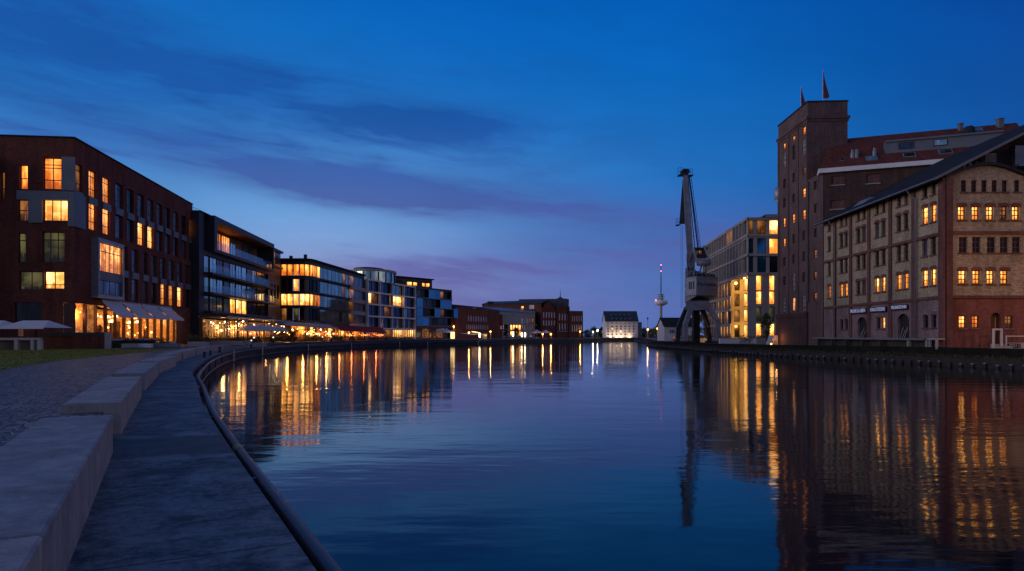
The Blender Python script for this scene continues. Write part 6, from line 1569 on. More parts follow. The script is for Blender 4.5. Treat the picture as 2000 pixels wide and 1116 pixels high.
# ================================================================== trees and shrubs
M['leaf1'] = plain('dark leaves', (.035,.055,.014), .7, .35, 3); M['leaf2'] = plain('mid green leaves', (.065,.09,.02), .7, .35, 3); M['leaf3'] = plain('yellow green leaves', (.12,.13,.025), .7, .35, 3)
M['leaf4'] = plain('dry ochre leaves', (.2,.14,.04), .8, .3, 3)
def tree(label, loc, h, rw, trunk_h, n=1500, mats=('leaf1','leaf2'), group=None, cat='tree', shape='oval', lsize=None, seed=None, name='tree'):
    rg = random.Random(seed if seed is not None else int(loc[0]*97+loc[1]*31)); st = random.getstate(); random.seed(rg.random())
    T = Bld(name, label, loc, cat, group); x, y, z = loc
    mb = MB(); r0 = .035*h**.8+.03
    mb.tube([(x,y,z-.1),(x+.02*h*(rg.random()-.5),y,z+trunk_h),(x+.04*h*(rg.random()-.5),y,z+h*.9)], [r0,r0*.75,r0*.15], 7)
    for k in range(9):
        t = trunk_h + (h-trunk_h)*(.05+.75*k/9); a = k*2.4+rg.random(); rr = rw*.75*(1-.5*k/9)
        mb.tube([(x,y,z+t),(x+math.cos(a)*rr*.5,y+math.sin(a)*rr*.5,z+t+rr*.35),(x+math.cos(a)*rr,y+math.sin(a)*rr,z+t+rr*.55)], [r0*.35,r0*.2,r0*.06], 5)
    T.part('trunk', mb, M['bark'])
    mb = MB(); ch = h-trunk_h; cl = []
    for k in range(26):
        t = rg.random(); w = (math.sin(math.pi*min(1,.12+t*.9))**.7 if shape == 'oval' else (1-t)**.8+.15) * rw
        a = rg.uniform(0,6.28); r_ = w*rg.uniform(.25,.9); cl.append((x+math.cos(a)*r_, y+math.sin(a)*r_, z+trunk_h+ch*t, max(.18,rg.uniform(.2,.42))*rw*1.1, rg.random()))
    ls = lsize or .09*rw+.03
    for k in range(n):
        c = rg.choice(cl); d = Vector((rg.gauss(0,1),rg.gauss(0,1),rg.gauss(0,.8))); d = d.normalized()*c[3]*rg.random()**.4
        mb.leaf((c[0]+d.x,c[1]+d.y,c[2]+d.z), ls*rg.uniform(.7,1.4), 0 if c[4] < .55 else 1)
    T.part('crown', mb, [M[mats[0]], M[mats[1]]]); random.setstate(st); return T
def shrub(label, loc, w, d, h, n=500, mats=('leaf1','leaf2'), group=None, cat='hedge', name='hedge', rz=0, ls=.09):
    st = random.getstate(); random.seed(int(abs(loc[0])*53+abs(loc[1])*17)); T = Bld(name, label, loc, cat, group)
    mb = MB(); ca, sa = math.cos(rz), math.sin(rz)
    for k in range(n):
        u, v, t = random.uniform(-.5,.5)*w, random.uniform(-.5,.5)*d, random.random()**.7
        hh = h*(.78+.3*math.sin(u*1.7+loc[0])*math.sin(u*.6+1)+.12*random.random())
        mb.leaf((loc[0]+u*ca-v*sa, loc[1]+u*sa+v*ca, loc[2]+.05+t*hh), ls*random.uniform(.7,1.4), random.random() < .4)
    T.part('foliage', mb, [M[mats[0]], M[mats[1]]])
    mb = MB()
    for k in range(max(2,int(w/1.2))):
        u = (-.5+(k+.5)/max(2,int(w/1.2)))*w; px, py = loc[0]+u*ca, loc[1]+u*sa; mb.tube([(px,py,loc[2]-.05),(px+.05,py,loc[2]+h*.7)], [.04,.015], 5)
    T.part('stems', mb, M['bark']); random.setstate(st); return T
tree('young street tree in front of the lit stone office', (GX(1497,121),121,1.3), 5.2, 1.25, 1.9, 1500, seed=3)
shrub('dark shrub at the foot of the stone office wall', (GX(1458,122),122,1.3), 2.4, 1.2, 1.6, 500, name='shrub', cat='shrub')
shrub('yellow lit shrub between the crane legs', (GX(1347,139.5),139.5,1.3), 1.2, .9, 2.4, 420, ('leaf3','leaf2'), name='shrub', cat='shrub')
shrub('low weeds right of the lit shrub by the crane', (GX(1356,139),139,1.3), 1.6, .9, .8, 240, ('leaf3','leaf2'), name='shrub', cat='shrub')
tree('dark bushy tree behind the crane portal', (GX(1366,158),158,1.3), 6.2, 1.6, .8, 1300, ('leaf1','leaf2'), seed=5)
tree('small dark tree behind the far left crane leg', (GX(1334,170),170,1.3), 4.0, 1.3, .6, 700, seed=6)
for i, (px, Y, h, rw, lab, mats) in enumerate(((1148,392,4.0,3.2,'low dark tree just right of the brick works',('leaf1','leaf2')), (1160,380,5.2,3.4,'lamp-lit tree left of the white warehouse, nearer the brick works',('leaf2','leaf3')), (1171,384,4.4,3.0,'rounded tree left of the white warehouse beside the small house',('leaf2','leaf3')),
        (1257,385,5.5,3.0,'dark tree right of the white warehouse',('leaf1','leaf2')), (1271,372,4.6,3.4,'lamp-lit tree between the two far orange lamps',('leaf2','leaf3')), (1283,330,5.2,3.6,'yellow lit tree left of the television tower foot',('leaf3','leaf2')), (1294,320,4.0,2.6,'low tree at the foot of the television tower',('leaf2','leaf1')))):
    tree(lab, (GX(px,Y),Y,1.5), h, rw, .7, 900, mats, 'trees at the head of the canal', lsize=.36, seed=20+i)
tree('small tree before the zinc office, lit by its windows', (GX(1008,289),289,1.59), 4.4, 2.2, 1.4, 800, ('leaf2','leaf3'), lsize=.25, seed=40)
tree('dark tree between the brick annexe and the zinc office', (GX(988,291),291,1.59), 6.0, 1.5, 1.0, 800, ('leaf1','leaf1'), lsize=.25, seed=41)
iv = Bld('ivy', 'dark green ivy covering the corner of the brick works', (8,318,1.6), 'ivy')
mb = MB(); st = random.getstate(); random.seed(8)
for k in range(2200):
    u = random.uniform(-5.6,.6); z = 1.7 + random.random()*(13.0 - 1.4*abs(u)*random.random())
    p = fl_i.pt(0,0,0) if False else Vector((13.6 + u*.92, 317.6 - u*.39 - random.random()*.5, z)); mb.leaf(p, .38*random.uniform(.6,1.3), random.random() < .4)
random.setstate(st); iv.part('foliage', mb, [M['leaf1'], M['leaf2']])
mb = MB(); mb.tube([(13.2,317.5,1.5),(12.6,317.6,6),(11.2,318.0,12)], [.12,.09,.03], 6); iv.part('stem', mb, M['bark'])
# ================================================================== terraces, lamps and small things
rt = random.Random(5)
def lamp_bulb(parent, org, p, r, mat, name='bulb'):
    mb = MB(); mb.ball(p, r, 0, 8, 5); return mb.build(name, M[mat], parent, org)
# long canopy restaurant in front of the loggia house
B = Bld('canopy_restaurant', 'glowing glass restaurant under a long thin dark canopy beside the hotel', (-48,118,ZG), 'restaurant')
zc = 5.75
for i in range(15):
    u0, u1 = .3 + i*2.5, .3 + i*2.5 + 2.4
    p = rt.choice(['bustle','bustle_dim','lit_beige','bustle','lit_dim','bustle','bustle_dim'])
    window(fb, (u0,u1,ZG+.1,5.4), M['frame_dark'], M[p], B.root, B.org, cols=2, rows=(.7,), rev=-.35, bar=.12, name='shopfront')
mb = MB(); fb.box(mb, -.5, 41, .3, 4.3, zc-.12, zc+.12); B.part('canopy', mb, M['dark_panel'])
mb = MB(); fb.box(mb, -.5, 41, 4.32, 4.4, zc-.15, zc+.15); B.part('fascia', mb, M['steel'])
for i in range(9): mb = MB(); u = .2+i*5.0; fb.box(mb, u, u+.18, 4.0, 4.18, ZG, zc-.13); B.part('post', mb, M['metal_dark'])
for i in range(60):
    u = .8+rt.random()*38; v = .9+rt.random()*3.0; z = zc-.5-rt.random()*1.3; p = fb.pt(u,v,z)
    mb = MB(); mb.tube([p, (p.x,p.y,zc-.12)], .012, 4); o = B.part('pendant_lamp', mb, M['black']); lamp_bulb(o, B.org, p, rt.uniform(.04,.09), rt.choice(['bulb_warm','bulb_warm','bulb_white','bulb_warm']))
for u in (4,12,20,28,36): p = fb.pt(u,2.2,4.4); point_light('terrace_light', tuple(p), 230, (1,.42,.1), .2)
# beige awning in front of the corner office
def sheet_awning(name, label, a, b, c, d, mat, posts, group=None):   # a,b back edge; c,d front edge
    a, b, c, d = map(Vector, (a,b,c,d)); A = Bld(name, label, tuple((a+b+c+d)/4), 'awning', group)
    mb = MB(); n = 8
    for k in range(n):
        t0, t1 = k/n, (k+1)/n
        for dz in (0,-.05):
            mb.face([a.lerp(d,t0)+Vector((0,0,dz-.12*math.sin(math.pi*t0))), b.lerp(c,t0)+Vector((0,0,dz-.12*math.sin(math.pi*t0))), b.lerp(c,t1)+Vector((0,0,dz-.12*math.sin(math.pi*t1))), a.lerp(d,t1)+Vector((0,0,dz-.12*math.sin(math.pi*t1)))])
    mb.bar(d+Vector((0,0,-.12)), c+Vector((0,0,-.12)), .05, .28); A.part('canvas', mb, M[mat])
    for k in range(posts):
        p = d.lerp(c, k/(posts-1)); mb = MB(); mb.tube([(p.x,p.y,ZG),(p.x,p.y,p.z-.1)], .06, 6); A.part('post', mb, M['metal_dark'])
    return A
A1 = sheet_awning('awning', 'long beige awning before the corner office, lamps hanging under its edge', (-47.6,136,5.7), (-44.6,166,5.6), (-40.9,161,4.62), (-42.6,128.5,4.95), 'canvas_beige', 7)
A2 = sheet_awning('awning', 'dark red awning before the white grid building, strings of red amber bulbs below', (-45.2,163,5.5), (-38.8,205,5.2), (-34.6,188,3.75), (-40.2,160,4.15), 'canvas_red', 6)
for k in range(40):
    t = rt.random(); p = Vector((-42.6,128.5,4.5)).lerp(Vector((-40.9,161,4.2)), t) + Vector((-rt.random()*3.5,0,-rt.random()*1.5)); lamp_bulb(A1.root, A1.org, p, rt.uniform(.05,.11), rt.choice(['bulb_warm','bulb_warm','bulb_white']))
for y in (132,142,152,160): point_light('terrace_light', (-43.5,y,3.8), 260, (1,.42,.09), .2)
for y, x in ((164,-41.5),(172,-40.5),(180,-39),(188,-37.5)): point_light('bar_light', (x,y,3.3), 150, (1,.2,.06), .2)
# strings of bulbs under the red awning
for si in range(6):
    y0_, x0_ = 161+si*4.6, -39.6+si*.85
    a, b = Vector((x0_-.3-1.2*(si%2),y0_,3.55-.1*(si%3))), Vector((x0_+.9-1.2*(si%2),y0_+5.2,3.5-.12*(si%2)))
    Sx = Bld('light_string', ('nearest','second','third','fourth','fifth','farthest')[si] + ' string of amber bulbs along the red awning, counted from the beige awning', tuple((a+b)/2), 'lights', 'bulb strings under the red awning')
    f = lambda t: a.lerp(b,t) + Vector((0,0,-.45*(1-(2*t-1)**2)*(.5+.4*(si%2))))
    mb = MB(); mb.tube([f(k/10) for k in range(11)], .015, 4); Sx.part('cable', mb, M['black'])
    for k in range(8): lamp_bulb(Sx.root, Sx.org, f((k+.5+rt.uniform(-.35,.35))/8)+Vector((0,0,-.1-rt.random()*.35)), rt.uniform(.05,.09), 'bulb_red' if rt.random() < .7 else 'bulb_warm')
    for v, q in ((a,-1),(b,1)): mb = MB(); mb.tube([(v.x,v.y,ZG),(v.x,v.y,v.z+.1)], .04, 5); Sx.part('post', mb, M['metal_dark'])
# parasols
used = [False]; U = empty('parasol', 'x', 'parasol', (0,0,0), 'white parasols on the restaurant terrace')
mb = MB(); n = 8; Rr = 1.75
for k in range(n):
    a0, a1 = 2*math.pi*k/n, 2*math.pi*(k+1)/n; prev = None
    for t0, t1 in ((.03,.35),(.35,.7),(.7,1.0)):
        q = lambda a, t: (Rr*t*math.cos(a), Rr*t*math.sin(a), 3.35-1.15*t**.8)
        mb.face([q(a0,t0),q(a1,t0),q(a1,t1),q(a0,t1)])
    q0, q1 = (Rr*math.cos(a0),Rr*math.sin(a0)), (Rr*math.cos(a1),Rr*math.sin(a1)); mb.face([(*q0,2.2),(*q1,2.2),(*q1,2.02),(*q0,2.02)])
mb.build('canopy', M['canvas'], U)
mb = MB(); mb.tube([(0,0,0),(0,0,3.3)], .035, 6); mb.build('pole', M['frame_white'], U)
mb = MB(); mb.lathe([(.4,0),(.4,.08),(.1,.12)], 12); mb.build('base', M['concrete'], U)
for k in range(8): a0 = 2*math.pi*k/8; mb = MB(); mb.tube([(.05*math.cos(a0),.05*math.sin(a0),2.35),(Rr*.95*math.cos(a0),Rr*.95*math.sin(a0),2.22)], .012, 4); mb.build('rib', M['metal_dark'], U)
for i, (px, Y, sc, lab) in enumerate(((488,112,1.25,'widest white parasol, first of the row before the canopy restaurant'),(508,116,1.1,'second white parasol of the row before the canopy restaurant'),(524,121,1.05,'third white parasol of the row, before the slim dark wing'),(541,125,1.1,'white parasol at the end of the row, next to the beige awning'),
        (1048,262,1.5,'white parasol before the brick works, beside the two orange lamps'),(1066,268,1.3,'dimmer white parasol between the two orange lamps'),(865,205,1.35,'white parasol left of the glowing advertising column'),(872,214,1.3,'white parasol behind the glowing advertising column'))):
    place(U, used, (GX(px,Y),Y,ZG), .3*i, lab, 'white parasols on the restaurant terrace' if i < 4 else 'white parasols on the far quay', (sc,sc,1.0 if i < 4 else 1.05))
a1 = sheet_awning('awning', 'flat pale awning before the low brick hall, right of the advertising column', (-16.5,216,3.6),(-10.5,228,3.6),(-8.2,223,3.3),(-14.0,211,3.3), 'canvas', 4)
# terrace tables and chairs
used_t, used_c = [False], [False]
Tb = empty('cafe_table', 'small dark cafe table on the waterside terrace', 'table', (0,0,0), 'cafe tables on the terrace')
mb = MB(); mb.lathe([(.0,.72),(.36,.72),(.36,.75),(0,.75)], 12); mb.build('table_top', M['wood_soffit'], Tb); mb = MB(); mb.lathe([(.22,0),(.2,.03),(.035,.06),(.035,.72)], 8); mb.build('leg', M['black'], Tb)
Ch = empty('cafe_chair', 'dark cafe chair at a terrace table', 'chair', (0,0,0), 'cafe chairs on the terrace')
mb = MB(); mb.box(-.2,.2,-.2,.2,.43,.47); mb.build('seat', M['frame_dark'], Ch); mb = MB(); mb.box(-.2,.2,.17,.2,.55,.86); mb.build('backrest', M['frame_dark'], Ch)
for x, y in ((-.18,-.18),(.16,-.18),(-.18,.17),(.16,.17)): mb = MB(); mb.box(x,x+.03,y,y+.03,0,.43 if y < 0 else .56); mb.build('leg', M['black'], Ch)
for i in range(26):
    y = 97 + i*3.4; v, n_ = at_s(s_at_y(y) if y < 150 else s_at_y(150)+(y-150)*1.05, 6.6 + 1.8*(i % 2) + rt.random())
    if y > 150: v, n_ = at_s(s_at_y(150)+(y-150)*1.1, 5.2+1.5*(i%2))
    place(Tb, used_t, (v.x,v.y,ZG), 0)
    for k in range(2):
        a = rt.uniform(0,6.28) if k == 0 else a + 2.6
        place(Ch, used_c, (v.x+.62*math.sin(a),v.y-.62*math.cos(a),ZG), a+math.pi)
# hedges and planters in front of the terraces
hd = 'clipped hedges between the terrace and the walkway'
for i, (y, w, lab, mt) in enumerate(((84,9,'dark hedge before the hotel awnings, with dry grass at its far end',('leaf1','leaf1')),(92.5,7,'ochre grass hedge lit by the restaurant, beside the hotel',('leaf4','leaf2')),(100,8,'green hedge before the canopy restaurant, left of the parasols',('leaf1','leaf2')),(109,9,'dark hedge under the first white parasols',('leaf1','leaf1')),
        (118.5,9,'dark hedge under the last white parasols',('leaf1','leaf2')),(129,9.5,'dark hedge at the start of the beige awning',('leaf1','leaf1')),(139.5,9,'hedge along the middle of the beige awning',('leaf1','leaf2')),(150,9,'hedge where beige and red awnings meet',('leaf1','leaf1')),(159,8,'hedge before the bulb strings of the red awning',('leaf1','leaf2')),(168,9,'low hedge below the white grid building',('leaf1','leaf2')),(177,9,'low hedge below the blue glass building',('leaf2','leaf1')))):
    v, n_ = at_s(s_at_y(y), 4.4); shrub(lab, (v.x,v.y,ZG), w, 1.1, 1.05 if y < 160 else .8, int(w*75), mt, hd, rz=math.atan2(n_.y,n_.x)+math.pi/2, ls=.12)
tree('dark ball-shaped shrub tree at the near end of the beige awning', (GX(575,126),126,ZG), 2.6, .85, .7, 700, ('leaf1','leaf1'), seed=60)
for k, (y, d_) in enumerate(((126,4.6),(144,5.0))):
    v, n_ = at_s(s_at_y(y+9), 5.0); shrub(('round bush among the hedges by the parasols','round bush among the hedges by the beige awning')[k], (v.x,v.y,ZG), 1.8, 1.6, 1.7, 420, ('leaf1','leaf2'), None, 'bush', 'bush', ls=.11)
shrub('dark hedge along the foot of the glazed hotel restaurant', (-40.6,74.5,ZG), 13, 1.0, .95, 1300, ('leaf1','leaf1'), None, rz=1.62, ls=.1)
# hotel forecourt: brick wall with cap and pier, concrete planter benches
Wl = Bld('garden_wall', 'low red brick garden wall with concrete cap and end pier before the hotel', (-41,64.5,ZG), 'wall')
fgw = Fac((GX(88,64.5),64.5),(GX(205,64.5),64.5))
mb = MB(); fgw.box(mb, 0, fgw.L, -.4, 0, ZG, GZ(656,64.5)); Wl.part('brickwork', mb, M['brick_red'])
mb = MB(); fgw.box(mb, -.05, fgw.L-.02, -.45, .06, GZ(656,64.5), GZ(649.5,64.5)); Wl.part('cap', mb, M['concrete_dark'])
mb = MB(); fgw.box(mb, fgw.L, fgw.L+.35, -.45, .06, ZG, GZ(649.5,64.5)); Wl.part('pier', mb, M['concrete'])
Tw = Bld('terrace_ledge', 'pale concrete terrace edge under the glazed hotel restaurant', (-40.5,70,ZG), 'ledge')
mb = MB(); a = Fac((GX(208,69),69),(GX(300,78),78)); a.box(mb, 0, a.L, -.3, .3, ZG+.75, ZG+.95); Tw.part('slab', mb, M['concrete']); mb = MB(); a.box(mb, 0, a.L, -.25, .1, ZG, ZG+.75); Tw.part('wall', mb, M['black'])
for px0, px1, Y, lab, mt in ((237,268,68,'plain concrete bench block left of its two lighter and darker neighbours','concrete'),(269,295,68.2,'paler middle concrete bench block beyond the lawn','white_render'),(296,345,68.6,'dark patterned long bench block beyond the lawn','grey_panel'),(366,402,74,'concrete planter trough with ochre grass, right of the bench blocks','concrete'),(405,470,84,'long low concrete planter bench before the parasols','concrete'),(478,486,90,'small pale bench end near the parasols','concrete')):
    x0, x1 = GX(px0,Y), GX(px1,Y); zt = ZG+.46 if Y < 74 else ZG+.6
    P_ = Bld('planter_bench', lab, ((x0+x1)/2,Y,ZG), 'bench', 'planter benches beyond the lawn')
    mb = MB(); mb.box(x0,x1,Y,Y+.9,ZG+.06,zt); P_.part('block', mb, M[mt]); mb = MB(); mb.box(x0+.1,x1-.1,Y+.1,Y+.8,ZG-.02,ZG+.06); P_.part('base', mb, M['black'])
shrub('ochre ornamental grass in the planter trough right of the bench blocks', (GX(384,74.5),74.5,ZG+.55), 2.0, .7, .8, 420, ('leaf4','leaf2'), None, 'plant', 'grass_plant', ls=.1)
# big market parasol and pergola at the left edge
Pg = Bld('market_parasol', 'wide white canvas market roof on posts at the left edge of the lawn', (GX(20,61),61,ZG), 'parasol')
x0, x1, zr, zt = GX(-70,61), GX(106,61), GZ(640.5,61), GZ(626,61)
mb = MB(); cx_ = (x0+x1)/2; hw = (x1-x0)/2
for k in range(2):
    xa, xb = (x0, x0+.5*(x1-x0)) if k == 0 else (x0+.5*(x1-x0), x1)
    ia, ib = xa+.2*(xb-xa) if k else xa+.22*(xb-xa), xb-.22*(xb-xa)
    for q in ([(xa,59.6,zr),(xb,59.6,zr),(ib,61.6,zt),(ia,61.6,zt)], [(xa,63.6,zr),(xb,63.6,zr),(ib,61.6,zt),(ia,61.6,zt)], [(xa,59.6,zr),(ia,61.6,zt),(xa,63.6,zr)], [(xb,59.6,zr),(ib,61.6,zt),(xb,63.6,zr)]): mb.face(q)
    mb.face([(xa,59.6,zr),(xb,59.6,zr),(xb,59.6,zr-.12),(xa,59.6,zr-.12)])
Pg.part('canvas', mb, M['canvas'])
for px in (-30,36,70): mb = MB(); x = GX(px,61.5); mb.tube([(x,61.5,ZG),(x,61.5,zt-.2)], .06, 6); Pg.part('pole', mb, M['metal_dark'])
Pt = Bld('pergola', 'grey concrete post and beam stand under the white market roof', (GX(40,60.2),60.2,ZG), 'pergola')
mb = MB(); mb.box(GX(-40,60),GX(77,60),60,60.4,GZ(664.5,60),GZ(660,60)); Pt.part('beam', mb, M['concrete'])
for a_, b_ in ((27,34),(59,65),(72,79),(-20,-12)): mb = MB(); mb.box(GX(a_,60),GX(b_,60),60.02,60.38,ZG,GZ(664.6,60)); Pt.part('post', mb, M['concrete'])
mb = MB(); mb.box(GX(-40,61),GX(77,61),61,61.1,ZG,GZ(668,61)); Pt.part('back_panel', mb, M['metal_dark'])
mb = MB(); x = GX(42,61); mb.box(x-.22,x+.22,60.9,60.95,GZ(657,61),GZ(642,61)); Pt.part('lit_panel', mb, M['lit_dim'])
# street lamps
def street_lamp(label, px, py, Y, bulb, power, col, r=.16, pole_top=None, group='lamps along the far quay', zg=None, head=True):
    x, z = GX(px,Y), GZ(py,Y); zg = (1.59 if px < 1200 else 1.3) if zg is None else zg
    L = Bld('street_lamp', label, (x,Y,zg), 'street lamp', group)
    mb = MB(); zt = z-.1 if pole_top is None else GZ(pole_top,Y); mb.tube([(x,Y+.25,zg),(x,Y+.25,zt)], [.09,.05], 8); L.part('pole', mb, M['metal_dark'])
    mb = MB(); mb.tube([(x,Y+.25,z+r*1.05),(x,Y,z+r*1.05)], .04, 6); mb.lathe([(.02,z+r*1.7),(r*1.3,z+r*1.15),(r*1.3,z+r*1.0)], 12, x, Y); L.part('shade', mb, M['metal_dark'])
    mb = MB(); mb.ball((x,Y,z), r, 0, 12, 8); L.part('bulb', mb, M[bulb])
    if power: point_light('lamp_light', (x,Y-.25,z-.35), power, col, .15)
    return L
OR, WH, YE = (1,.36,.06), (1,.78,.5), (1,.6,.15)
street_lamp('orange lamp high on the side of the low brick hall', 886,638,253.5,'bulb_orange',900,OR,.3)
street_lamp('orange lamp standing before the flat pale awning', 916,650,213,'bulb_orange',300,OR,.26)
Lp = street_lamp('tall dark mast with a yellow globe lamp low on its shaft', 958,648,222,'bulb_warm',160,YE,.24, pole_top=590)
mb = MB(); x = GX(958,222); z = GZ(592,222); mb.box(x-.9,x+.9,221.7,222.8,z-.4,z+.5); Lp.part('mast_head', mb, M['metal_dark'])
street_lamp('left of the two orange lamps before the brick works', 1060,653,256,'bulb_orange',500,OR,.3)
street_lamp('right of the two orange lamps before the brick works', 1076,653,262,'bulb_orange',500,OR,.3)
street_lamp('single orange lamp at the far end corner of the brick works', 1133,648,293,'bulb_orange',420,OR,.26)
street_lamp('white lamp before the trees left of the white warehouse, lower one', 1158,648.5,352,'bulb_white',350,WH,.3)
street_lamp('white lamp before the trees left of the white warehouse, higher one', 1167,646,352,'bulb_white',350,WH,.34)
street_lamp('orange lamp right of the white warehouse, left of a pair', 1265,644,322,'bulb_orange',700,(1,.5,.16),.38)
street_lamp('orange lamp left of the television tower foot, right of a pair', 1284,642,318,'bulb_orange',700,(1,.5,.16),.38)
Lp = Bld('lamp_mast', 'slim unlit lamp mast with a dark head right of the white warehouse', (GX(1265,335),335,1.3), 'street lamp'); mb = MB(); x = GX(1265,335); mb.tube([(x,335,1.3),(x,335,GZ(624,335))], .08, 6); Lp.part('pole', mb, M['metal_dark']); mb = MB(); z = GZ(622,335); mb.lathe([(.1,z-.7),(.5,z),(.1,z+.5)], 8, x, 335); Lp.part('lamp_head', mb, M['metal_dark'])
# off-frame lamp that lights the warehouse gable
street_lamp('sodium lamp before the right part of the yellow warehouse gable', 2185,500,56,'bulb_orange',1250,(1,.42,.09),.2, group='lamps of the warehouse forecourt', zg=1.6)
street_lamp('sodium lamp farther along the yellow warehouse gable', 2420,500,57,'bulb_orange',1500,(1,.45,.1),.2, group='lamps of the warehouse forecourt', zg=1.6)
# glowing advertising column, light columns, neon bar, kiosk
x = GX(884,203); K = Bld('advertising_column', 'brightly glowing advertising column on the far quay', (x,203,ZG), 'column')
mb = MB(); mb.lathe([(.72,ZG),(.72,ZG+.25)], 16, x, 203); K.part('base', mb, M['metal_dark']); mb = MB(); mb.lathe([(.62,ZG+.25),(.62,GZ(648.5,203))], 18, x, 203); K.part('panel', mb, M['column_glow']); mb = MB(); mb.lathe([(.75,GZ(648.5,203)),(.75,GZ(647,203)),(.2,GZ(645.5,203))], 16, x, 203); K.part('cap', mb, M['canvas'])
M['light_col'] = emit('light column glow', (1,.78,.42), 5)
for px, py, Y, lab in ((1002,654,243,'light column before the zinc office, left of three'),(1019,655,247,'light column before the zinc office, tallest of three'),(1025.5,655,249,'light column before the zinc office, right of three'),(937,656,214,'light column right of the flat pale awning')):
    x = GX(px,Y); K = Bld('light_column', lab, (x,Y,ZG), 'lamp', 'light columns on the far quay'); mb = MB(); mb.lathe([(.14,ZG),(.14,GZ(py+4,Y))], 10, x, Y); K.part('post', mb, M['metal_dark']); mb = MB(); mb.lathe([(.05,GZ(py+4,Y)),(.3,GZ(py+2,Y)),(.3,GZ(py-4,Y)),(.05,GZ(py-6,Y))], 12, x, Y); K.part('lamp', mb, M['light_col']); point_light('column_light', (x-.1,Y-.5,GZ(py,Y)), 60, (1,.7,.35), .2)
K = Bld('neon_bar', 'slanting orange neon bar on the front of the low brick hall', tuple(fh.pt(fh.u(886),.3,5)) if False else (GX(928,268),268,4), 'sign'); mb = MB(); mb.bar(cp(0,0) if False else (GX(921.5,268),268,GZ(648,268)), (GX(934.5,268),268,GZ(650,268)), .16, .3); K.part('tube', mb, emit('neon', (1,.45,.15), 4)); mb = MB(); mb.bar((GX(928,268),268.15,GZ(649,268)), (GX(928,268),271,GZ(649,268)), .12, .12); K.part('bracket', mb, M['black'])
K = Bld('kiosk', 'small white kiosk with an open lit hatch right of the brick hall awning', (GX(946,226),226,ZG), 'kiosk'); x0, x1 = GX(942,226), GX(951,226); mb = MB(); mb.box(x0,x1,226,227.6,ZG,GZ(654,226)); K.part('body', mb, M['white_render']); mb = MB(); mb.box(x0-.3,x1+.2,225.6,227.8,GZ(654,226),GZ(652.5,226)); K.part('roof', mb, M['canvas']); mb = MB(); mb.face([(x0+.5,225.97,ZG+1.0),(x1-.2,225.97,ZG+1.0),(x1-.2,225.97,GZ(655.5,226)),(x0+.5,225.97,GZ(655.5,226))],0,[(0,0),(1,0),(1,1),(0,1)]); K.part('hatch', mb, M['lit_pale'])
# right quay: lit stair panel, planter walls, bicycles
x0, x1 = GX(1503,117), GX(1519,117); K = Bld('lit_stair', 'orange lit sloping stair cheek beside the mill tower foot', ((x0+x1)/2,117,1.3), 'stairs'); z1 = GZ(655.5,117)
mb = MB(); q = [(x0+.1,116.9,1.3),(x1,116.9,1.3),(x1,116.9,z1),(x0+.75,116.9,z1)]; mb.face(q); q2 = [(a_,119.2,c_) for a_,b_,c_ in q]; mb.face(q2)
for i in range(4): j = (i+1)%4; mb.face([q[i],q[j],q2[j],q2[i]])
K.part('cheek', mb, M['canvas_beige']); mb = MB(); mb.box(x0-.2,x0,115.9,116.0,1.3,1.5); K.part('lamp', mb, M['bulb_warm']); point_light('stair_light', ((x0+x1)/2-.2,115.3,2.3), 75, (1,.42,.14), .2)
for k in range(3): mb = MB(); x = x0+.35+k*.3; mb.box(x,x+.05,116.6,116.65,1.3,1.95); K.part('rail_post', mb, M['black'])
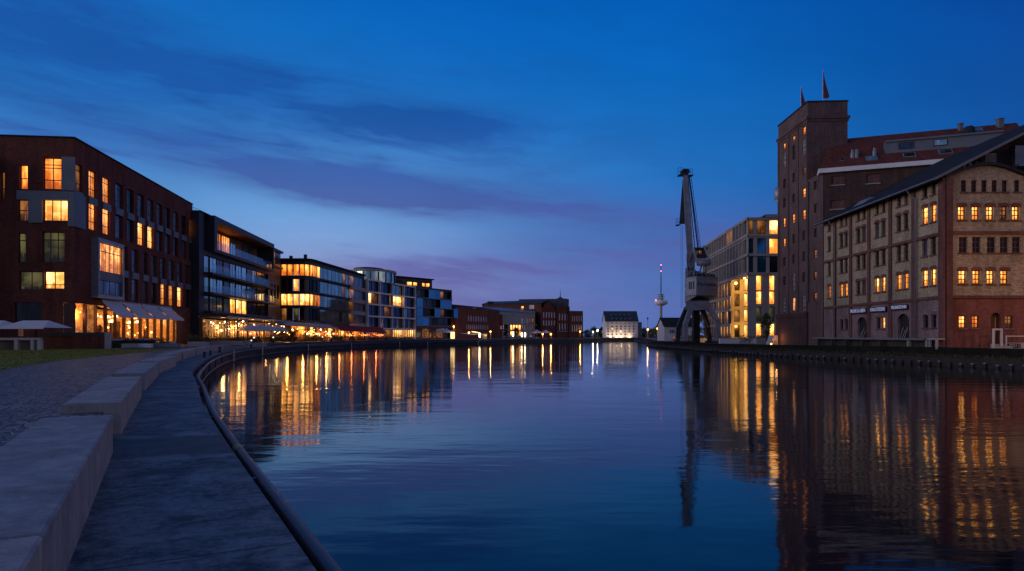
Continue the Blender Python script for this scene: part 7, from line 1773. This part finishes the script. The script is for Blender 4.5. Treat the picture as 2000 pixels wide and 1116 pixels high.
for px0, px1, Y, lab, zt in ((1352,1385,153,'pale low wall behind the crane portal',GZ(661,153)),(1406,1478,131.5,'long pale planter wall before the lit office recess',GZ(661.5,131.5)),(1478,1503,127,'bluish planter wall under the street tree',GZ(661,127))):
    P_ = Bld('planter_wall', lab, (GX((px0+px1)/2,Y),Y,1.3), 'wall', 'planter walls of the stone office'); mb = MB(); mb.box(GX(px0,Y),GX(px1,Y),Y,Y+.8,1.2,zt); P_.part('wall', mb, M['white_render'] if px0 < 1470 else M['concrete']); mb = MB(); mb.box(GX(px0,Y)-.05,GX(px1,Y)+.05,Y-.05,Y+.85,zt,zt+.08); P_.part('cap', mb, M['concrete'])
    shrub('low plants along the top of the '+lab, (GX((px0+px1)/2,Y),Y+.4,zt+.05), GX(px1,Y)-GX(px0,Y)-.3, .5, .45, 260, ('leaf1','leaf2'), None, 'plant', 'low_plants', ls=.1)
used = [False]; Bk = empty('bicycle', 'x', 'bicycle', (0,0,0), 'bicycles parked by the crane')
for x in (-.52,.52):
    mb = MB(); mb.tube([(x+.33*math.cos(a*math.pi/8),0,.34+.33*math.sin(a*math.pi/8)) for a in range(17)], .022, 6, cap=False); w = mb.build('wheel', M['black'], Bk)
    mb = MB(); 
    for a in range(6): mb.tube([(x,0,.34),(x+.32*math.cos(a*1.047),0,.34+.32*math.sin(a*1.047))], .005, 3)
    mb.build('spokes', M['steel'], w)
mb = MB()
for a_, b_ in (((-.52,0,.34),(-.1,0,.33)),((-.1,0,.33),(-.22,0,.85)),((-.22,0,.85),(-.52,0,.34)),((-.1,0,.33),(.38,0,.82)),((-.2,0,.8),(.37,0,.86)),((.36,0,.95),(.52,0,.34))): mb.tube([a_,b_], .02, 6)
mb.build('frame', M['steel'], Bk); mb = MB(); mb.tube([(.32,-.26,1.0),(.36,0,.98),(.32,.26,1.0)], .018, 6); mb.build('handlebar', M['steel'], Bk); mb = MB(); mb.box(-.36,-.08,-.07,.07,.88,.93); mb.build('saddle', M['black'], Bk)
for px, Y, rz, lab in ((1319,141,.3,'bicycle leaning at the foot of the left crane legs, outer one'),(1329,140,-.2,'bicycle between the two left crane legs'),(1392,141,.25,'bicycle before the lit door under the right crane legs'),(1399,140,-.35,'bicycle beside the front right crane leg')): place(Bk, used, (GX(px,Y),Y,1.3), rz, lab)

x = GX(1361,166); K = Bld('advertising_pylon', 'slim white pylon with a red band seen through the crane legs', (x,166,1.3), 'sign'); mb = MB(); mb.box(x-.3,x+.3,166,166.3,1.2,GZ(606,166)); K.part('post', mb, M['white_render']); mb = MB(); mb.box(x-.34,x+.34,165.96,166.34,GZ(631,166),GZ(623,166)); K.part('band', mb, M['paint_red'])
shrub('dark roof garden bushes between the round penthouse and the flat penthouse', (GX(777,222),222,19.0), 4.6, 2.0, 2.3, 600, ('leaf1','leaf2'), None, 'bush', 'bush', rz=1.0, ls=.16)
